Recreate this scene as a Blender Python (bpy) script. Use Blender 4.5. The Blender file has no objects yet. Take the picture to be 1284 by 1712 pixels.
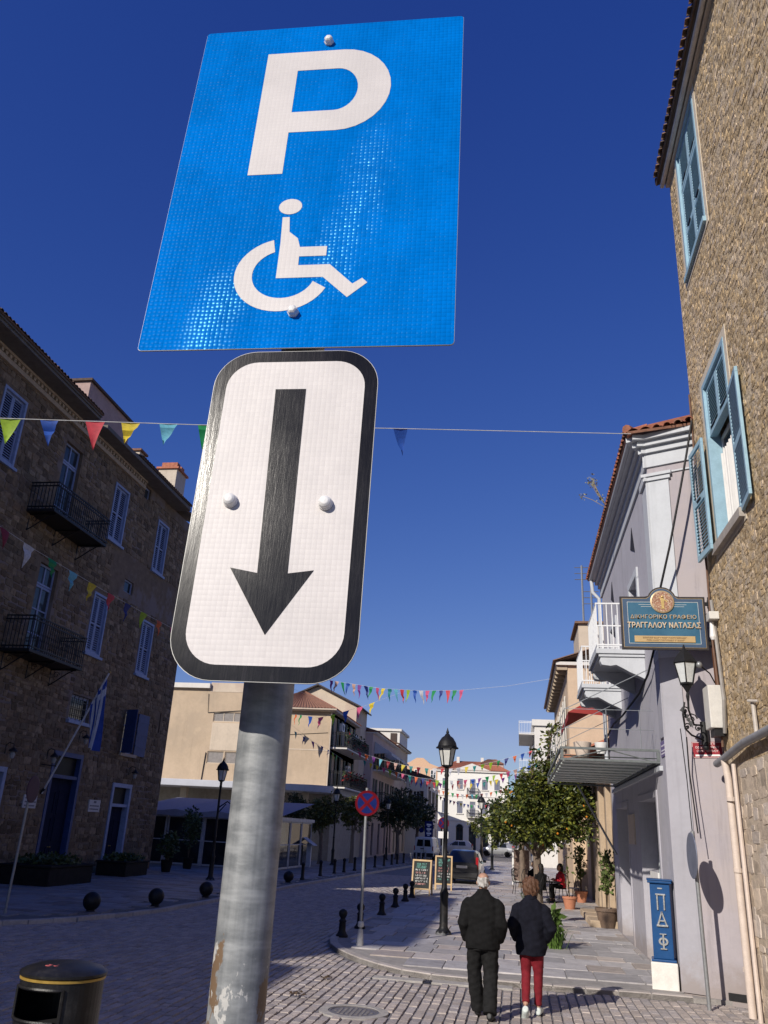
import bpy, bmesh, math, random
from mathutils import Vector, Matrix
R = math.radians
rnd = random.Random(7)
scn = bpy.context.scene

# ------------------------------------------------------------------ camera
cam_d = bpy.data.cameras.new('camera')
cam = bpy.data.objects.new('camera', cam_d)
scn.collection.objects.link(cam)
_fw = Vector((-0.1641, 0.9206, 0.3547))
CAMX = Vector((0.9853, 0.1529, 0.0528)).normalized()      # image right
CAMZ = None
def _cam():
    # the phone is pitched up 21 degrees, turned left of the street axis and rolled 3 degrees
    zen = Vector((188.0, -3556.0, 1375.1)).normalized()
    D = 531.0
    yh = 856 + .9986*D + .0529*(868-(642-.0528*D))
    Yc = Vector((868-642, yh-856, 1375.1)).normalized()
    Yc = (Yc - zen*Yc.dot(zen)).normalized()
    Xc = Yc.cross(zen)
    right = Vector((Xc[0], Yc[0], zen[0]))
    down = Vector((Xc[1], Yc[1], zen[1]))
    fwd = Vector((Xc[2], Yc[2], zen[2]))
    m = Matrix((right, -down, -fwd)).transposed().to_4x4()
    m.translation = (0, 0, 2.2)
    return m
cam.matrix_world = _cam()
cam_d.sensor_fit = 'VERTICAL'
cam_d.sensor_height = 24.0
cam_d.lens = 1375.1/1712*24.0
cam_d.clip_start = .05
cam_d.clip_end = 3000
scn.camera = cam

# ------------------------------------------------------------------ sky and sun
SUN = Vector((.535, 1.0, -.635)).normalized()              # direction the light travels
SUN_EL = math.asin(-SUN.z)
SUN_AZ = math.atan2(-SUN.x, -SUN.y)                         # compass direction of the sun, from +Y clockwise to +X
world = bpy.data.worlds.new('World')
scn.world = world
world.use_nodes = True
wn = world.node_tree
bg = wn.nodes['Background']
sky = wn.nodes.new('ShaderNodeTexSky')
sky.sky_type = 'NISHITA'
sky.sun_disc = False
sky.sun_elevation = SUN_EL
sky.sun_rotation = SUN_AZ
sky.altitude = 400
sky.air_density = 1.0
sky.dust_density = 0.35
sky.ozone_density = 4.5
# the phone's own colour response on the whole sky: one curve per channel
sp_ = wn.nodes.new('ShaderNodeSeparateColor'); cb_ = wn.nodes.new('ShaderNodeCombineColor')
wn.links.new(sky.outputs[0], sp_.inputs[0])
for _i, (_e, _k) in enumerate(((1.431, .894), (1.12, 1.055), (.66, 3.226))):
    _p = wn.nodes.new('ShaderNodeMath'); _p.operation = 'POWER'; _p.inputs[1].default_value = _e
    _m = wn.nodes.new('ShaderNodeMath'); _m.operation = 'MULTIPLY'; _m.inputs[1].default_value = _k
    wn.links.new(sp_.outputs[_i], _p.inputs[0]); wn.links.new(_p.outputs[0], _m.inputs[0]); wn.links.new(_m.outputs[0], cb_.inputs[_i])
_r = wn.nodes.new('ShaderNodeMath'); _r.operation = 'MINIMUM'; _g = wn.nodes.new('ShaderNodeMath'); _g.operation = 'MULTIPLY'; _g.inputs[1].default_value = .74
wn.links.new(cb_.inputs[0].links[0].from_socket, _r.inputs[0]); wn.links.new(cb_.inputs[1].links[0].from_socket, _g.inputs[0]); wn.links.new(_g.outputs[0], _r.inputs[1]); wn.links.new(_r.outputs[0], cb_.inputs[0])
wn.links.new(cb_.outputs[0], bg.inputs[0])
bg.inputs[1].default_value = 0.05
sun_d = bpy.data.lights.new('sun', 'SUN')
sun_d.energy = 4.6
sun_d.angle = R(.5)
sun_d.color = (1, .93, .83)
sun = bpy.data.objects.new('sun', sun_d)
scn.collection.objects.link(sun)
sun.rotation_euler = SUN.to_track_quat('-Z', 'Y').to_euler()
sun.location = (-20, -40, 40)
vs_ = scn.view_settings
vs_.view_transform = 'Standard'
vs_.look = 'None'
vs_.gamma = 1
vs_.exposure = 0.0
vs_.use_curve_mapping = False
scn.cycles.max_bounces = 6
scn.cycles.diffuse_bounces = 3
scn.cycles.glossy_bounces = 3
scn.cycles.transparent_max_bounces = 8
scn.cycles.use_denoising = True

# ------------------------------------------------------------------ helpers: objects
COL = scn.collection
def put(o, parent=None, **kw):
    COL.objects.link(o)
    if parent is not None:
        o.parent = parent
    for k, v in kw.items():
        o[k] = v
    return o
def tag(o, label=None, cat=None, group=None, kind=None):
    if label: o['label'] = label
    if cat: o['category'] = cat
    if group: o['group'] = group
    if kind: o['kind'] = kind
    return o
def thing(name, label, cat, loc=(0, 0, 0), group=None):
    o = bpy.data.objects.new(name, None)
    o.empty_display_size = .2
    COL.objects.link(o)
    o.location = loc
    return tag(o, label, cat, group)
def wloc(o):
    v = Vector((0, 0, 0))
    while o is not None:
        v += o.location
        o = o.parent
    return v
def dup(src, loc=None, rz=None, label=None, group=None, parent=None):
    c = src.copy()
    COL.objects.link(c)
    c.parent = parent
    if loc is not None: c.location = loc
    if rz is not None: c.rotation_euler = (0, 0, rz)
    tag(c, label, None, group)
    for ch in list(src.children):
        dup(ch, parent=c)
    return c

class MB:
    """collects shapes, build() links them as one mesh object"""
    def __init__(s): s.v = []; s.f = []; s.m = []; s.mi = 0
    def add(s, vs, fs):
        n = len(s.v)
        s.v += [tuple(p) for p in vs]
        for f in fs:
            s.f.append(tuple(i+n for i in f)); s.m.append(s.mi)
        return s
    def box(s, x0, x1, y0, y1, z0, z1):
        return s.add([(x0,y0,z0),(x1,y0,z0),(x1,y1,z0),(x0,y1,z0),(x0,y0,z1),(x1,y0,z1),(x1,y1,z1),(x0,y1,z1)], BOXF)
    def cbox(s, c, sz, rot=None):
        hx, hy, hz = sz[0]/2, sz[1]/2, sz[2]/2
        vs = [Vector(p) for p in ((-hx,-hy,-hz),(hx,-hy,-hz),(hx,hy,-hz),(-hx,hy,-hz),(-hx,-hy,hz),(hx,-hy,hz),(hx,hy,hz),(-hx,hy,hz))]
        if rot is not None: vs = [rot @ p for p in vs]
        c = Vector(c)
        return s.add([p+c for p in vs], BOXF)
    def fbox(s, F, u0, u1, z0, z1, d0, d1):
        return s.add([F(u0,z0,d0),F(u1,z0,d0),F(u1,z0,d1),F(u0,z0,d1),F(u0,z1,d0),F(u1,z1,d0),F(u1,z1,d1),F(u0,z1,d1)], BOXF)
    def quad(s, *p): return s.add(p, [tuple(range(len(p)))])
    def tube(s, pts, r, n=8, r1=None, caps=True):
        pts = [Vector(p) for p in pts]
        k = len(pts)
        rs = r if isinstance(r, (list, tuple)) else [r + ((r if r1 is None else r1)-r)*i/max(1, k-1) for i in range(k)]
        vs, fs = [], []
        up = None
        for i, p in enumerate(pts):
            d = (pts[min(i+1, k-1)] - pts[max(i-1, 0)])
            d = d.normalized() if d.length > 1e-9 else Vector((0, 0, 1))
            if up is None or abs(up.dot(d)) > .98:
                up = Vector((0, 0, 1)) if abs(d.z) < .9 else Vector((1, 0, 0))
            a = up.cross(d).normalized(); b = d.cross(a)
            up = b
            for j in range(n):
                t = 2*math.pi*j/n
                vs.append(p + (a*math.cos(t) + b*math.sin(t))*rs[i])
        for i in range(k-1):
            for j in range(n):
                fs.append((i*n+j, i*n+(j+1) % n, (i+1)*n+(j+1) % n, (i+1)*n+j))
        if caps:
            fs.append(tuple(range(n))[::-1]); fs.append(tuple((k-1)*n+j for j in range(n)))
        return s.add(vs, fs)
    def lathe(s, prof, c=(0, 0, 0), n=16, axis=None, caps=True, sq=1.0, ph=0.0):
        """prof: list of (r, h); axis: rotation matrix applied to the shape"""
        vs, fs = [], []
        for r, h in prof:
            for j in range(n):
                t = 2*math.pi*j/n + ph
                p = Vector((r*math.cos(t), r*math.sin(t)*sq, h))
                if axis is not None: p = axis @ p
                vs.append(p + Vector(c))
        k = len(prof)
        for i in range(k-1):
            for j in range(n):
                fs.append((i*n+j, i*n+(j+1) % n, (i+1)*n+(j+1) % n, (i+1)*n+j))
        if caps:
            fs.append(tuple(range(n))[::-1]); fs.append(tuple((k-1)*n+j for j in range(n)))
        return s.add(vs, fs)
    def ball(s, c, r, n=12, m=8, sx=1, sy=1, sz=1):
        prof = [(r*max(.02, math.sin(math.pi*i/m)), -r*math.cos(math.pi*i/m)) for i in range(m+1)]
        rot = Matrix.Diagonal((sx, sy, sz))
        return s.lathe(prof, c, n, axis=rot)
    def prism(s, poly, P0, P1=None, F=None):
        """poly of 2D points; F(a,b,t) -> 3D, extruded between t=P0 and t=P1"""
        n = len(poly)
        vs = [F(a, b, P0) for a, b in poly] + [F(a, b, P1) for a, b in poly]
        fs = [tuple(range(n)), tuple(range(n, 2*n))[::-1]]
        for i in range(n):
            j = (i+1) % n
            fs.append((i, n+i, n+j, j))
        return s.add(vs, fs)
    def build(s, name, mat, parent=None, smooth=False, bevel=0, label=None, kind=None, fix=True, seg=2):
        off = wloc(parent) if parent is not None else Vector((0, 0, 0))
        me = bpy.data.meshes.new(name)
        me.from_pydata([(p[0]-off.x, p[1]-off.y, p[2]-off.z) for p in s.v], [], s.f)
        mats = mat if isinstance(mat, (list, tuple)) else [mat]
        for m in mats: me.materials.append(m)
        if len(mats) > 1: me.polygons.foreach_set('material_index', s.m)
        if fix:
            bm = bmesh.new(); bm.from_mesh(me)
            bmesh.ops.recalc_face_normals(bm, faces=bm.faces)
            bm.to_mesh(me); bm.free()
        if smooth:
            me.polygons.foreach_set('use_smooth', [True]*len(me.polygons))
            try: me.set_sharp_from_angle(angle=R(40))
            except Exception: pass
        o = bpy.data.objects.new(name, me)
        put(o, parent)
        if bevel:
            b = o.modifiers.new('bevel', 'BEVEL'); b.width = bevel; b.segments = seg; b.limit_method = 'ANGLE'; b.angle_limit = R(35)
        tag(o, label, None, None, kind)
        return o
BOXF = [(0,3,2,1),(4,5,6,7),(0,1,5,4),(1,2,6,5),(2,3,7,6),(3,0,4,7)]
def one(name, mb, mat, label, cat, group=None, base=None, **kw):
    """a thing that is one mesh"""
    o = mb.build(name, mat, None, **kw)
    return tag(o, label, cat, group)
def share(name, src, loc, parent, rot=None, scale=None):
    """another piece that shares a mesh"""
    o = bpy.data.objects.new(name, src.data if hasattr(src, 'data') else src)
    put(o, parent)
    o.location = Vector(loc) - (wloc(parent) if parent is not None else Vector((0, 0, 0)))
    if rot is not None: o.rotation_euler = rot
    if scale is not None: o.scale = scale
    return o
def arc(cx, cy, r, a0, a1, n, ry=None):
    ry = r if ry is None else ry
    return [(cx + r*math.cos(R(a0+(a1-a0)*i/n)), cy + ry*math.sin(R(a0+(a1-a0)*i/n))) for i in range(n+1)]
def rrect(x0, x1, z0, z1, r, n=7):
    return arc(x1-r, z1-r, r, 0, 90, n) + arc(x0+r, z1-r, r, 90, 180, n) + arc(x0+r, z0+r, r, 180, 270, n) + arc(x1-r, z0+r, r, 270, 360, n)

# ------------------------------------------------------------------ helpers: materials
def nodes_of(name):
    m = bpy.data.materials.new(name); m.use_nodes = True
    nt = m.node_tree
    return m, nt, nt.nodes['Principled BSDF']
def N(nt, typ, **kw):
    n = nt.nodes.new('ShaderNode' + typ)
    for k, v in kw.items():
        if k in n.inputs: n.inputs[k].default_value = v
        else: setattr(n, k, v)
    return n
def mixc(nt, fac, a, b, mode='MIX'):
    n = nt.nodes.new('ShaderNodeMix'); n.data_type = 'RGBA'; n.blend_type = mode
    for sock, val in ((n.inputs[0], fac), (n.inputs[6], a), (n.inputs[7], b)):
        if hasattr(val, 'is_output') or isinstance(val, bpy.types.NodeSocket): nt.links.new(val, sock)
        elif isinstance(val, (int, float)): sock.default_value = val
        else: sock.default_value = (*val, 1) if len(val) == 3 else val
    return n.outputs[2]
def math_(nt, op, a, b=None, clamp=False):
    n = nt.nodes.new('ShaderNodeMath'); n.operation = op; n.use_clamp = clamp
    for i, v in enumerate((a, b)):
        if v is None: continue
        if isinstance(v, bpy.types.NodeSocket): nt.links.new(v, n.inputs[i])
        else: n.inputs[i].default_value = v
    return n.outputs[0]
def ramp(nt, fac, lo, hi):
    n = nt.nodes.new('ShaderNodeMapRange'); n.interpolation_type = 'SMOOTHSTEP'
    nt.links.new(fac, n.inputs[0]); n.inputs[1].default_value = lo; n.inputs[2].default_value = hi
    return n.outputs[0]
def noise(nt, co, scale, detail=5, rough=.6):
    n = nt.nodes.new('ShaderNodeTexNoise'); nt.links.new(co, n.inputs['Vector'])
    n.inputs['Scale'].default_value = scale; n.inputs['Detail'].default_value = detail; n.inputs['Roughness'].default_value = rough
    return n.outputs[0]
MATS = {}
def M(name, col, rough=.75, metal=0.0, var=.18, vs=5.0, bump=0.0, bs=40.0, isl=0.0, col2=None, c2s=1.5, c2lo=.5, c2hi=.62, spec=.35, coat=0.0, stretch=None, isl2=None, trans=0.0, streak=0.0, grime=0.0):
    """general procedural material: base colour with two scales of variation, patches of a second colour, random tone per piece, bump"""
    if name in MATS: return MATS[name]
    m, nt, b = nodes_of(name)
    geo = N(nt, 'NewGeometry')
    co = geo.outputs['Position']
    if stretch:
        mp = N(nt, 'Mapping'); mp.inputs['Scale'].default_value = stretch
        nt.links.new(co, mp.inputs['Vector']); co = mp.outputs[0]
    n1 = noise(nt, co, vs)
    n2 = noise(nt, co, vs*7.3, 3)
    k = math_(nt, 'ADD', math_(nt, 'MULTIPLY', n1, .65), math_(nt, 'MULTIPLY', n2, .35))
    k = ramp(nt, k, .3, .7)
    lo = tuple(max(0, c*(1-var)) for c in col); hi = tuple(min(1, c*(1+var)) for c in col)
    c = mixc(nt, k, lo, hi)
    if col2:
        n3 = noise(nt, co, c2s, 6, .65)
        c = mixc(nt, ramp(nt, n3, c2lo, c2hi), c, col2)
    if streak:                                                # rain streaks running down the plaster
        ms = N(nt, 'Mapping'); ms.inputs['Scale'].default_value = (5, 5, .35); nt.links.new(geo.outputs['Position'], ms.inputs[0])
        st = ramp(nt, noise(nt, ms.outputs[0], 1.0, 6, .7), .52, .72)
        c = mixc(nt, math_(nt, 'MULTIPLY', st, streak), c, tuple(q*.62 for q in col))
        cr = ramp(nt, noise(nt, geo.outputs['Position'], 1.1, 8, .75), .56, .66)
        c = mixc(nt, math_(nt, 'MULTIPLY', cr, streak*.8), c, tuple(min(1, q*1.18) for q in col))
    if grime:                                                 # splashed dirt and worn paint near the ground, ragged edge
        sz = N(nt, 'SeparateXYZ'); nt.links.new(geo.outputs['Position'], sz.inputs[0])
        gz = math_(nt, 'ADD', sz.outputs[2], math_(nt, 'MULTIPLY', noise(nt, geo.outputs['Position'], 2.6, 7, .7), -1.3))
        gk = math_(nt, 'SUBTRACT', 1.0, ramp(nt, gz, -.55, .0))
        c = mixc(nt, math_(nt, 'MULTIPLY', gk, grime), c, (.25, .2, .165))
    if isl or isl2:
        oi = N(nt, 'ObjectInfo')
        rr = math_(nt, 'FRACT', math_(nt, 'ADD', geo.outputs['Random Per Island'], oi.outputs['Random']))
        if isl2:
            r2 = math_(nt, 'FRACT', math_(nt, 'MULTIPLY', rr, 7.31))
            c = mixc(nt, ramp(nt, r2, .45, .75), c, mixc(nt, k, tuple(q*(1-var) for q in isl2), tuple(q*(1+var) for q in isl2)))
        hs = N(nt, 'HueSaturation')
        nt.links.new(c, hs.inputs['Color'])
        v = math_(nt, 'ADD', math_(nt, 'MULTIPLY', rr, 2*isl), 1-isl)
        nt.links.new(v, hs.inputs['Value'])
        c = hs.outputs[0]
    nt.links.new(c, b.inputs['Base Color'])
    b.inputs['Roughness'].default_value = rough
    b.inputs['Metallic'].default_value = metal
    b.inputs['Specular IOR Level'].default_value = spec
    if coat:
        b.inputs['Coat Weight'].default_value = coat; b.inputs['Coat Roughness'].default_value = .08
    if trans:
        b.inputs['Transmission Weight'].default_value = trans
    nt.links.new(math_(nt, 'ADD', math_(nt, 'MULTIPLY', n2, .16), rough-.08, True), b.inputs['Roughness'])
    if bump:
        nb = noise(nt, co, bs, 6, .65)
        bn = N(nt, 'Bump', Strength=min(1, bump), Distance=.02*max(1, bump))
        nt.links.new(nb, bn.inputs['Height']); nt.links.new(bn.outputs[0], b.inputs['Normal'])
    MATS[name] = m
    return m
def glass_mat(name, col=(.02, .025, .03), rough=.06):
    if name in MATS: return MATS[name]
    m, nt, b = nodes_of(name)
    geo = N(nt, 'NewGeometry')
    n1 = noise(nt, geo.outputs['Position'], .9, 3)
    c = mixc(nt, ramp(nt, n1, .35, .7), col, tuple(q*2.2 for q in col))
    nt.links.new(c, b.inputs['Base Color'])
    b.inputs['Roughness'].default_value = rough
    b.inputs['Specular IOR Level'].default_value = .4
    n2 = noise(nt, geo.outputs['Position'], 1.7, 2)
    bn = N(nt, 'Bump', Strength=.06, Distance=.05)
    nt.links.new(n2, bn.inputs['Height']); nt.links.new(bn.outputs[0], b.inputs['Normal'])
    MATS[name] = m
    return m
# ------------------------------------------------------------------ text
TS = bpy.data.scenes.new('workbench')                       # scratch scene, so that baking a modifier or a text does not update the whole street
def baked(o):
    TS.collection.objects.link(o)
    vl = TS.view_layers[0]; vl.update(); dg = vl.depsgraph
    return bpy.data.meshes.new_from_object(o.evaluated_get(dg))
def text_mesh(txt, size, depth=.0, align='CENTER', spacing=1.0, bold=0.0):
    cu = bpy.data.curves.new('t', 'FONT')
    cu.body = txt; cu.size = size; cu.extrude = depth; cu.align_x = align; cu.align_y = 'CENTER'; cu.space_character = spacing
    cu.offset = bold; cu.resolution_u = 3
    o = bpy.data.objects.new('t', cu)
    me = baked(o)
    bpy.data.objects.remove(o); bpy.data.curves.remove(cu)
    return me
def text_part(name, txt, size, mat, parent, pos, rot, depth=.003, sx=1.0, **kw):
    """pos in world; rot euler"""
    me = text_mesh(txt, size, depth, **kw)
    me.materials.clear(); me.materials.append(mat)
    o = bpy.data.objects.new(name, me); put(o, parent)
    o.location = Vector(pos) - wloc(parent); o.rotation_euler = rot; o.scale = (sx, 1, 1)
    return o
# ================================================================== the parking sign in front
def cell_film(name, col, cell, rough=.3, tilt=.16, metal=.0, vary=.1, spec=.3, coat=.6, undul=.5, gloss=False):
    """retroreflective film: a fine grid of cells, each facing a slightly different way under a clear coat"""
    m, nt, b = nodes_of(name)
    tc = N(nt, 'TexCoord')
    sc = N(nt, 'VectorMath', operation='SCALE'); sc.inputs['Scale'].default_value = 1/cell
    nt.links.new(tc.outputs['Object'], sc.inputs[0])
    fl = N(nt, 'VectorMath', operation='FLOOR'); nt.links.new(sc.outputs[0], fl.inputs[0])
    fr = N(nt, 'VectorMath', operation='FRACTION'); nt.links.new(sc.outputs[0], fr.inputs[0])
    wn_ = N(nt, 'TexWhiteNoise', noise_dimensions='3D')
    sx = N(nt, 'SeparateXYZ'); nt.links.new(fl.outputs[0], sx.inputs[0])
    cx = N(nt, 'CombineXYZ'); nt.links.new(sx.outputs[0], cx.inputs[0]); nt.links.new(sx.outputs[2], cx.inputs[1])
    nt.links.new(cx.outputs[0], wn_.inputs['Vector'])
    # border of each cell
    s2 = N(nt, 'SeparateXYZ'); nt.links.new(fr.outputs[0], s2.inputs[0])
    def edge(o): return math_(nt, 'MULTIPLY', math_(nt, 'ABSOLUTE', math_(nt, 'SUBTRACT', o, .5)), 2.0)
    e = math_(nt, 'MAXIMUM', edge(s2.outputs[0]), edge(s2.outputs[2]))
    line = ramp(nt, e, .72, .98)
    n1 = noise(nt, tc.outputs['Object'], 9.0, 4)
    c = mixc(nt, ramp(nt, n1, .3, .7), tuple(q*(1-vary) for q in col), tuple(min(1, q*(1+vary)) for q in col))
    c = mixc(nt, math_(nt, 'MULTIPLY', line, .22 if col[2] > col[0]*2 else .09), c, tuple(q*.6 for q in col))
    nt.links.new(c, b.inputs['Base Color'])
    b.inputs['Roughness'].default_value = rough
    b.inputs['Specular IOR Level'].default_value = spec
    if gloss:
        # sun glint placed by a mask: specular raised in two slanting streaks, cut elsewhere
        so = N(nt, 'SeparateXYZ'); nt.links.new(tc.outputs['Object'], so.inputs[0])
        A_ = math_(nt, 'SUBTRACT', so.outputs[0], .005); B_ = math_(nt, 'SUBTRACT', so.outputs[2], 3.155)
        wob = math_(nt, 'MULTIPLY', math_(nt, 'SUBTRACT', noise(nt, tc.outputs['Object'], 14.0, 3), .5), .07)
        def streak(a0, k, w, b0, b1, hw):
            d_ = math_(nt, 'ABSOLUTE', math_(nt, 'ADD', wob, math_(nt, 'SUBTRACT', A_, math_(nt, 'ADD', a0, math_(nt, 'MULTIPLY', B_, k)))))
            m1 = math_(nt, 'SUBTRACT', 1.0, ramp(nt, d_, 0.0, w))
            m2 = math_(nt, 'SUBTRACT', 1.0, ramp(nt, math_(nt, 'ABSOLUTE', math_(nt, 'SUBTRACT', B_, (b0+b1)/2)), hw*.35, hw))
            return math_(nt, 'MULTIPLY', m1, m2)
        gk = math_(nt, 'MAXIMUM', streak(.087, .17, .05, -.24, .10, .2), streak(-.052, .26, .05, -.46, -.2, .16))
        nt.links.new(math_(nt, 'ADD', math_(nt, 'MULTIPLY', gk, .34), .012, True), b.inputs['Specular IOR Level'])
    b.inputs['Metallic'].default_value = metal
    # every cell is a tiny shallow prism; the sheet itself undulates a little
    v = N(nt, 'VectorMath', operation='SUBTRACT'); nt.links.new(wn_.outputs['Color'], v.inputs[0]); v.inputs[1].default_value = (.5, .5, .5)
    v2 = N(nt, 'VectorMath', operation='SCALE'); nt.links.new(v.outputs[0], v2.inputs[0]); v2.inputs['Scale'].default_value = tilt*.35
    pr = N(nt, 'VectorMath', operation='SUBTRACT'); nt.links.new(fr.outputs[0], pr.inputs[0]); pr.inputs[1].default_value = (.5, .5, .5)
    pm = N(nt, 'VectorMath', operation='MULTIPLY'); nt.links.new(pr.outputs[0], pm.inputs[0]); pm.inputs[1].default_value = (tilt, 0, tilt)
    geo = N(nt, 'NewGeometry')
    mpu = N(nt, 'Mapping'); mpu.inputs['Rotation'].default_value = (0, R(-32), 0); mpu.inputs['Scale'].default_value = (9, 1, 2.2); nt.links.new(tc.outputs['Object'], mpu.inputs[0])
    nb = noise(nt, mpu.outputs[0], 1.0, 2)
    bn = N(nt, 'Bump', Strength=undul, Distance=.02); nt.links.new(nb, bn.inputs['Height'])
    v3 = N(nt, 'VectorMath', operation='ADD'); nt.links.new(bn.outputs[0], v3.inputs[0]); nt.links.new(v2.outputs[0], v3.inputs[1])
    v5 = N(nt, 'VectorMath', operation='ADD'); nt.links.new(v3.outputs[0], v5.inputs[0]); nt.links.new(pm.outputs[0], v5.inputs[1])
    v4 = N(nt, 'VectorMath', operation='NORMALIZE'); nt.links.new(v5.outputs[0], v4.inputs[0])
    nt.links.new(v4.outputs[0], b.inputs['Normal'])
    b.inputs['Specular Tint'].default_value = (.12, .75, 1, 1) if col[2] > col[0]*2 else (1, 1, 1, 1)
    b.inputs['Coat Weight'].default_value = coat
    b.inputs['Coat Roughness'].default_value = .12
    b.inputs['Coat Tint'].default_value = (.45, .95, 1, 1) if col[2] > col[0]*2 else (1, 1, 1, 1)
    nt.links.new(v4.outputs[0], b.inputs['Coat Normal'])
    return m
def galvanised():
    m, nt, b = nodes_of('galvanised steel')
    geo = N(nt, 'NewGeometry'); co = geo.outputs['Position']
    mp = N(nt, 'Mapping'); mp.inputs['Scale'].default_value = (1, 1, 2.2); nt.links.new(co, mp.inputs[0])
    vz = N(nt, 'TexVoronoi', Scale=34.0); nt.links.new(mp.outputs[0], vz.inputs['Vector'])
    n1 = noise(nt, mp.outputs[0], 22, 6)
    mp2 = N(nt, 'Mapping'); mp2.inputs['Scale'].default_value = (60, 60, 1.6); nt.links.new(co, mp2.inputs[0])
    n2 = noise(nt, mp2.outputs[0], 2.0, 4)
    k = math_(nt, 'ADD', math_(nt, 'MULTIPLY', n1, .7), math_(nt, 'MULTIPLY', n2, .3))
    c = mixc(nt, ramp(nt, k, .3, .7), (.14, .15, .155), (.33, .34, .34))
    mp4 = N(nt, 'Mapping'); mp4.inputs['Scale'].default_value = (5, 5, 30); nt.links.new(co, mp4.inputs[0])
    c = mixc(nt, math_(nt, 'MULTIPLY', ramp(nt, noise(nt, mp4.outputs[0], 1.0, 3), .56, .7), .6), c, (.45, .46, .46))
    # rust patches low down, with a shape of their own
    mp3 = N(nt, 'Mapping'); mp3.inputs['Scale'].default_value = (1, 1, .55); nt.links.new(co, mp3.inputs[0])
    n3 = noise(nt, mp3.outputs[0], 26, 5, .6)
    sp = N(nt, 'SeparateXYZ'); nt.links.new(co, sp.inputs[0])
    low = math_(nt, 'SUBTRACT', 1.0, ramp(nt, sp.outputs[2], 2.05, 2.16))
    rmask = ramp(nt, math_(nt, 'MULTIPLY', n3, low), .54, .57)
    c = mixc(nt, rmask, c, (.17, .11, .065))
    nw = noise(nt, mp3.outputs[0], 34, 5, .7)
    c = mixc(nt, ramp(nt, math_(nt, 'MULTIPLY', nw, low), .575, .6), c, (.5, .49, .46))
    nt.links.new(c, b.inputs['Base Color'])
    nt.links.new(math_(nt, 'SUBTRACT', .12, math_(nt, 'MULTIPLY', rmask, .6), True), b.inputs['Metallic'])
    nt.links.new(math_(nt, 'ADD', math_(nt, 'MULTIPLY', n1, .2), .42), b.inputs['Roughness'])
    bn = N(nt, 'Bump', Strength=.22, Distance=.004)
    nt.links.new(math_(nt, 'ADD', n1, math_(nt, 'MULTIPLY', vz.outputs['Distance'], .4)), bn.inputs['Height']); nt.links.new(bn.outputs[0], b.inputs['Normal'])
    return m
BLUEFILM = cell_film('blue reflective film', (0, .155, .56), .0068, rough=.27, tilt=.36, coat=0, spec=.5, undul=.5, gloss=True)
WHITEFILM = cell_film('white reflective film', (.60, .565, .55), .0068, rough=.45, tilt=.07, vary=.05, coat=.0, undul=.1)
GALV = galvanised()
def worn_black():
    m, nt, b = nodes_of('worn black vinyl')
    tc = N(nt, 'TexCoord')
    mp = N(nt, 'Mapping'); mp.inputs['Scale'].default_value = (90, 1, 9); nt.links.new(tc.outputs['Object'], mp.inputs[0])
    n1 = noise(nt, mp.outputs[0], 2.0, 6, .7)
    n2 = noise(nt, tc.outputs['Object'], 9.0, 5, .7)
    k = math_(nt, 'MULTIPLY', ramp(nt, n1, .45, .75), ramp(nt, n2, .35, .65))
    c = mixc(nt, k, (.004, .0036, .005), (.022, .019, .023))
    nt.links.new(c, b.inputs['Base Color'])
    nt.links.new(math_(nt, 'ADD', math_(nt, 'MULTIPLY', n2, .12), .13), b.inputs['Roughness'])
    b.inputs['Specular IOR Level'].default_value = .3
    bn = N(nt, 'Bump', Strength=.15, Distance=.001); nt.links.new(n1, bn.inputs['Height']); nt.links.new(bn.outputs[0], b.inputs['Normal'])
    return m
BLACKV = worn_black()
ALU = M('sign edge aluminium', (.36, .36, .35), .5, .3, .1, 30)
BOLT = M('white plastic bolt cap', (.72, .71, .7), .4, 0, .06, 60)
BACK = M('grey sign back', (.3, .31, .32), .5, .3, .1, 12)
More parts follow.
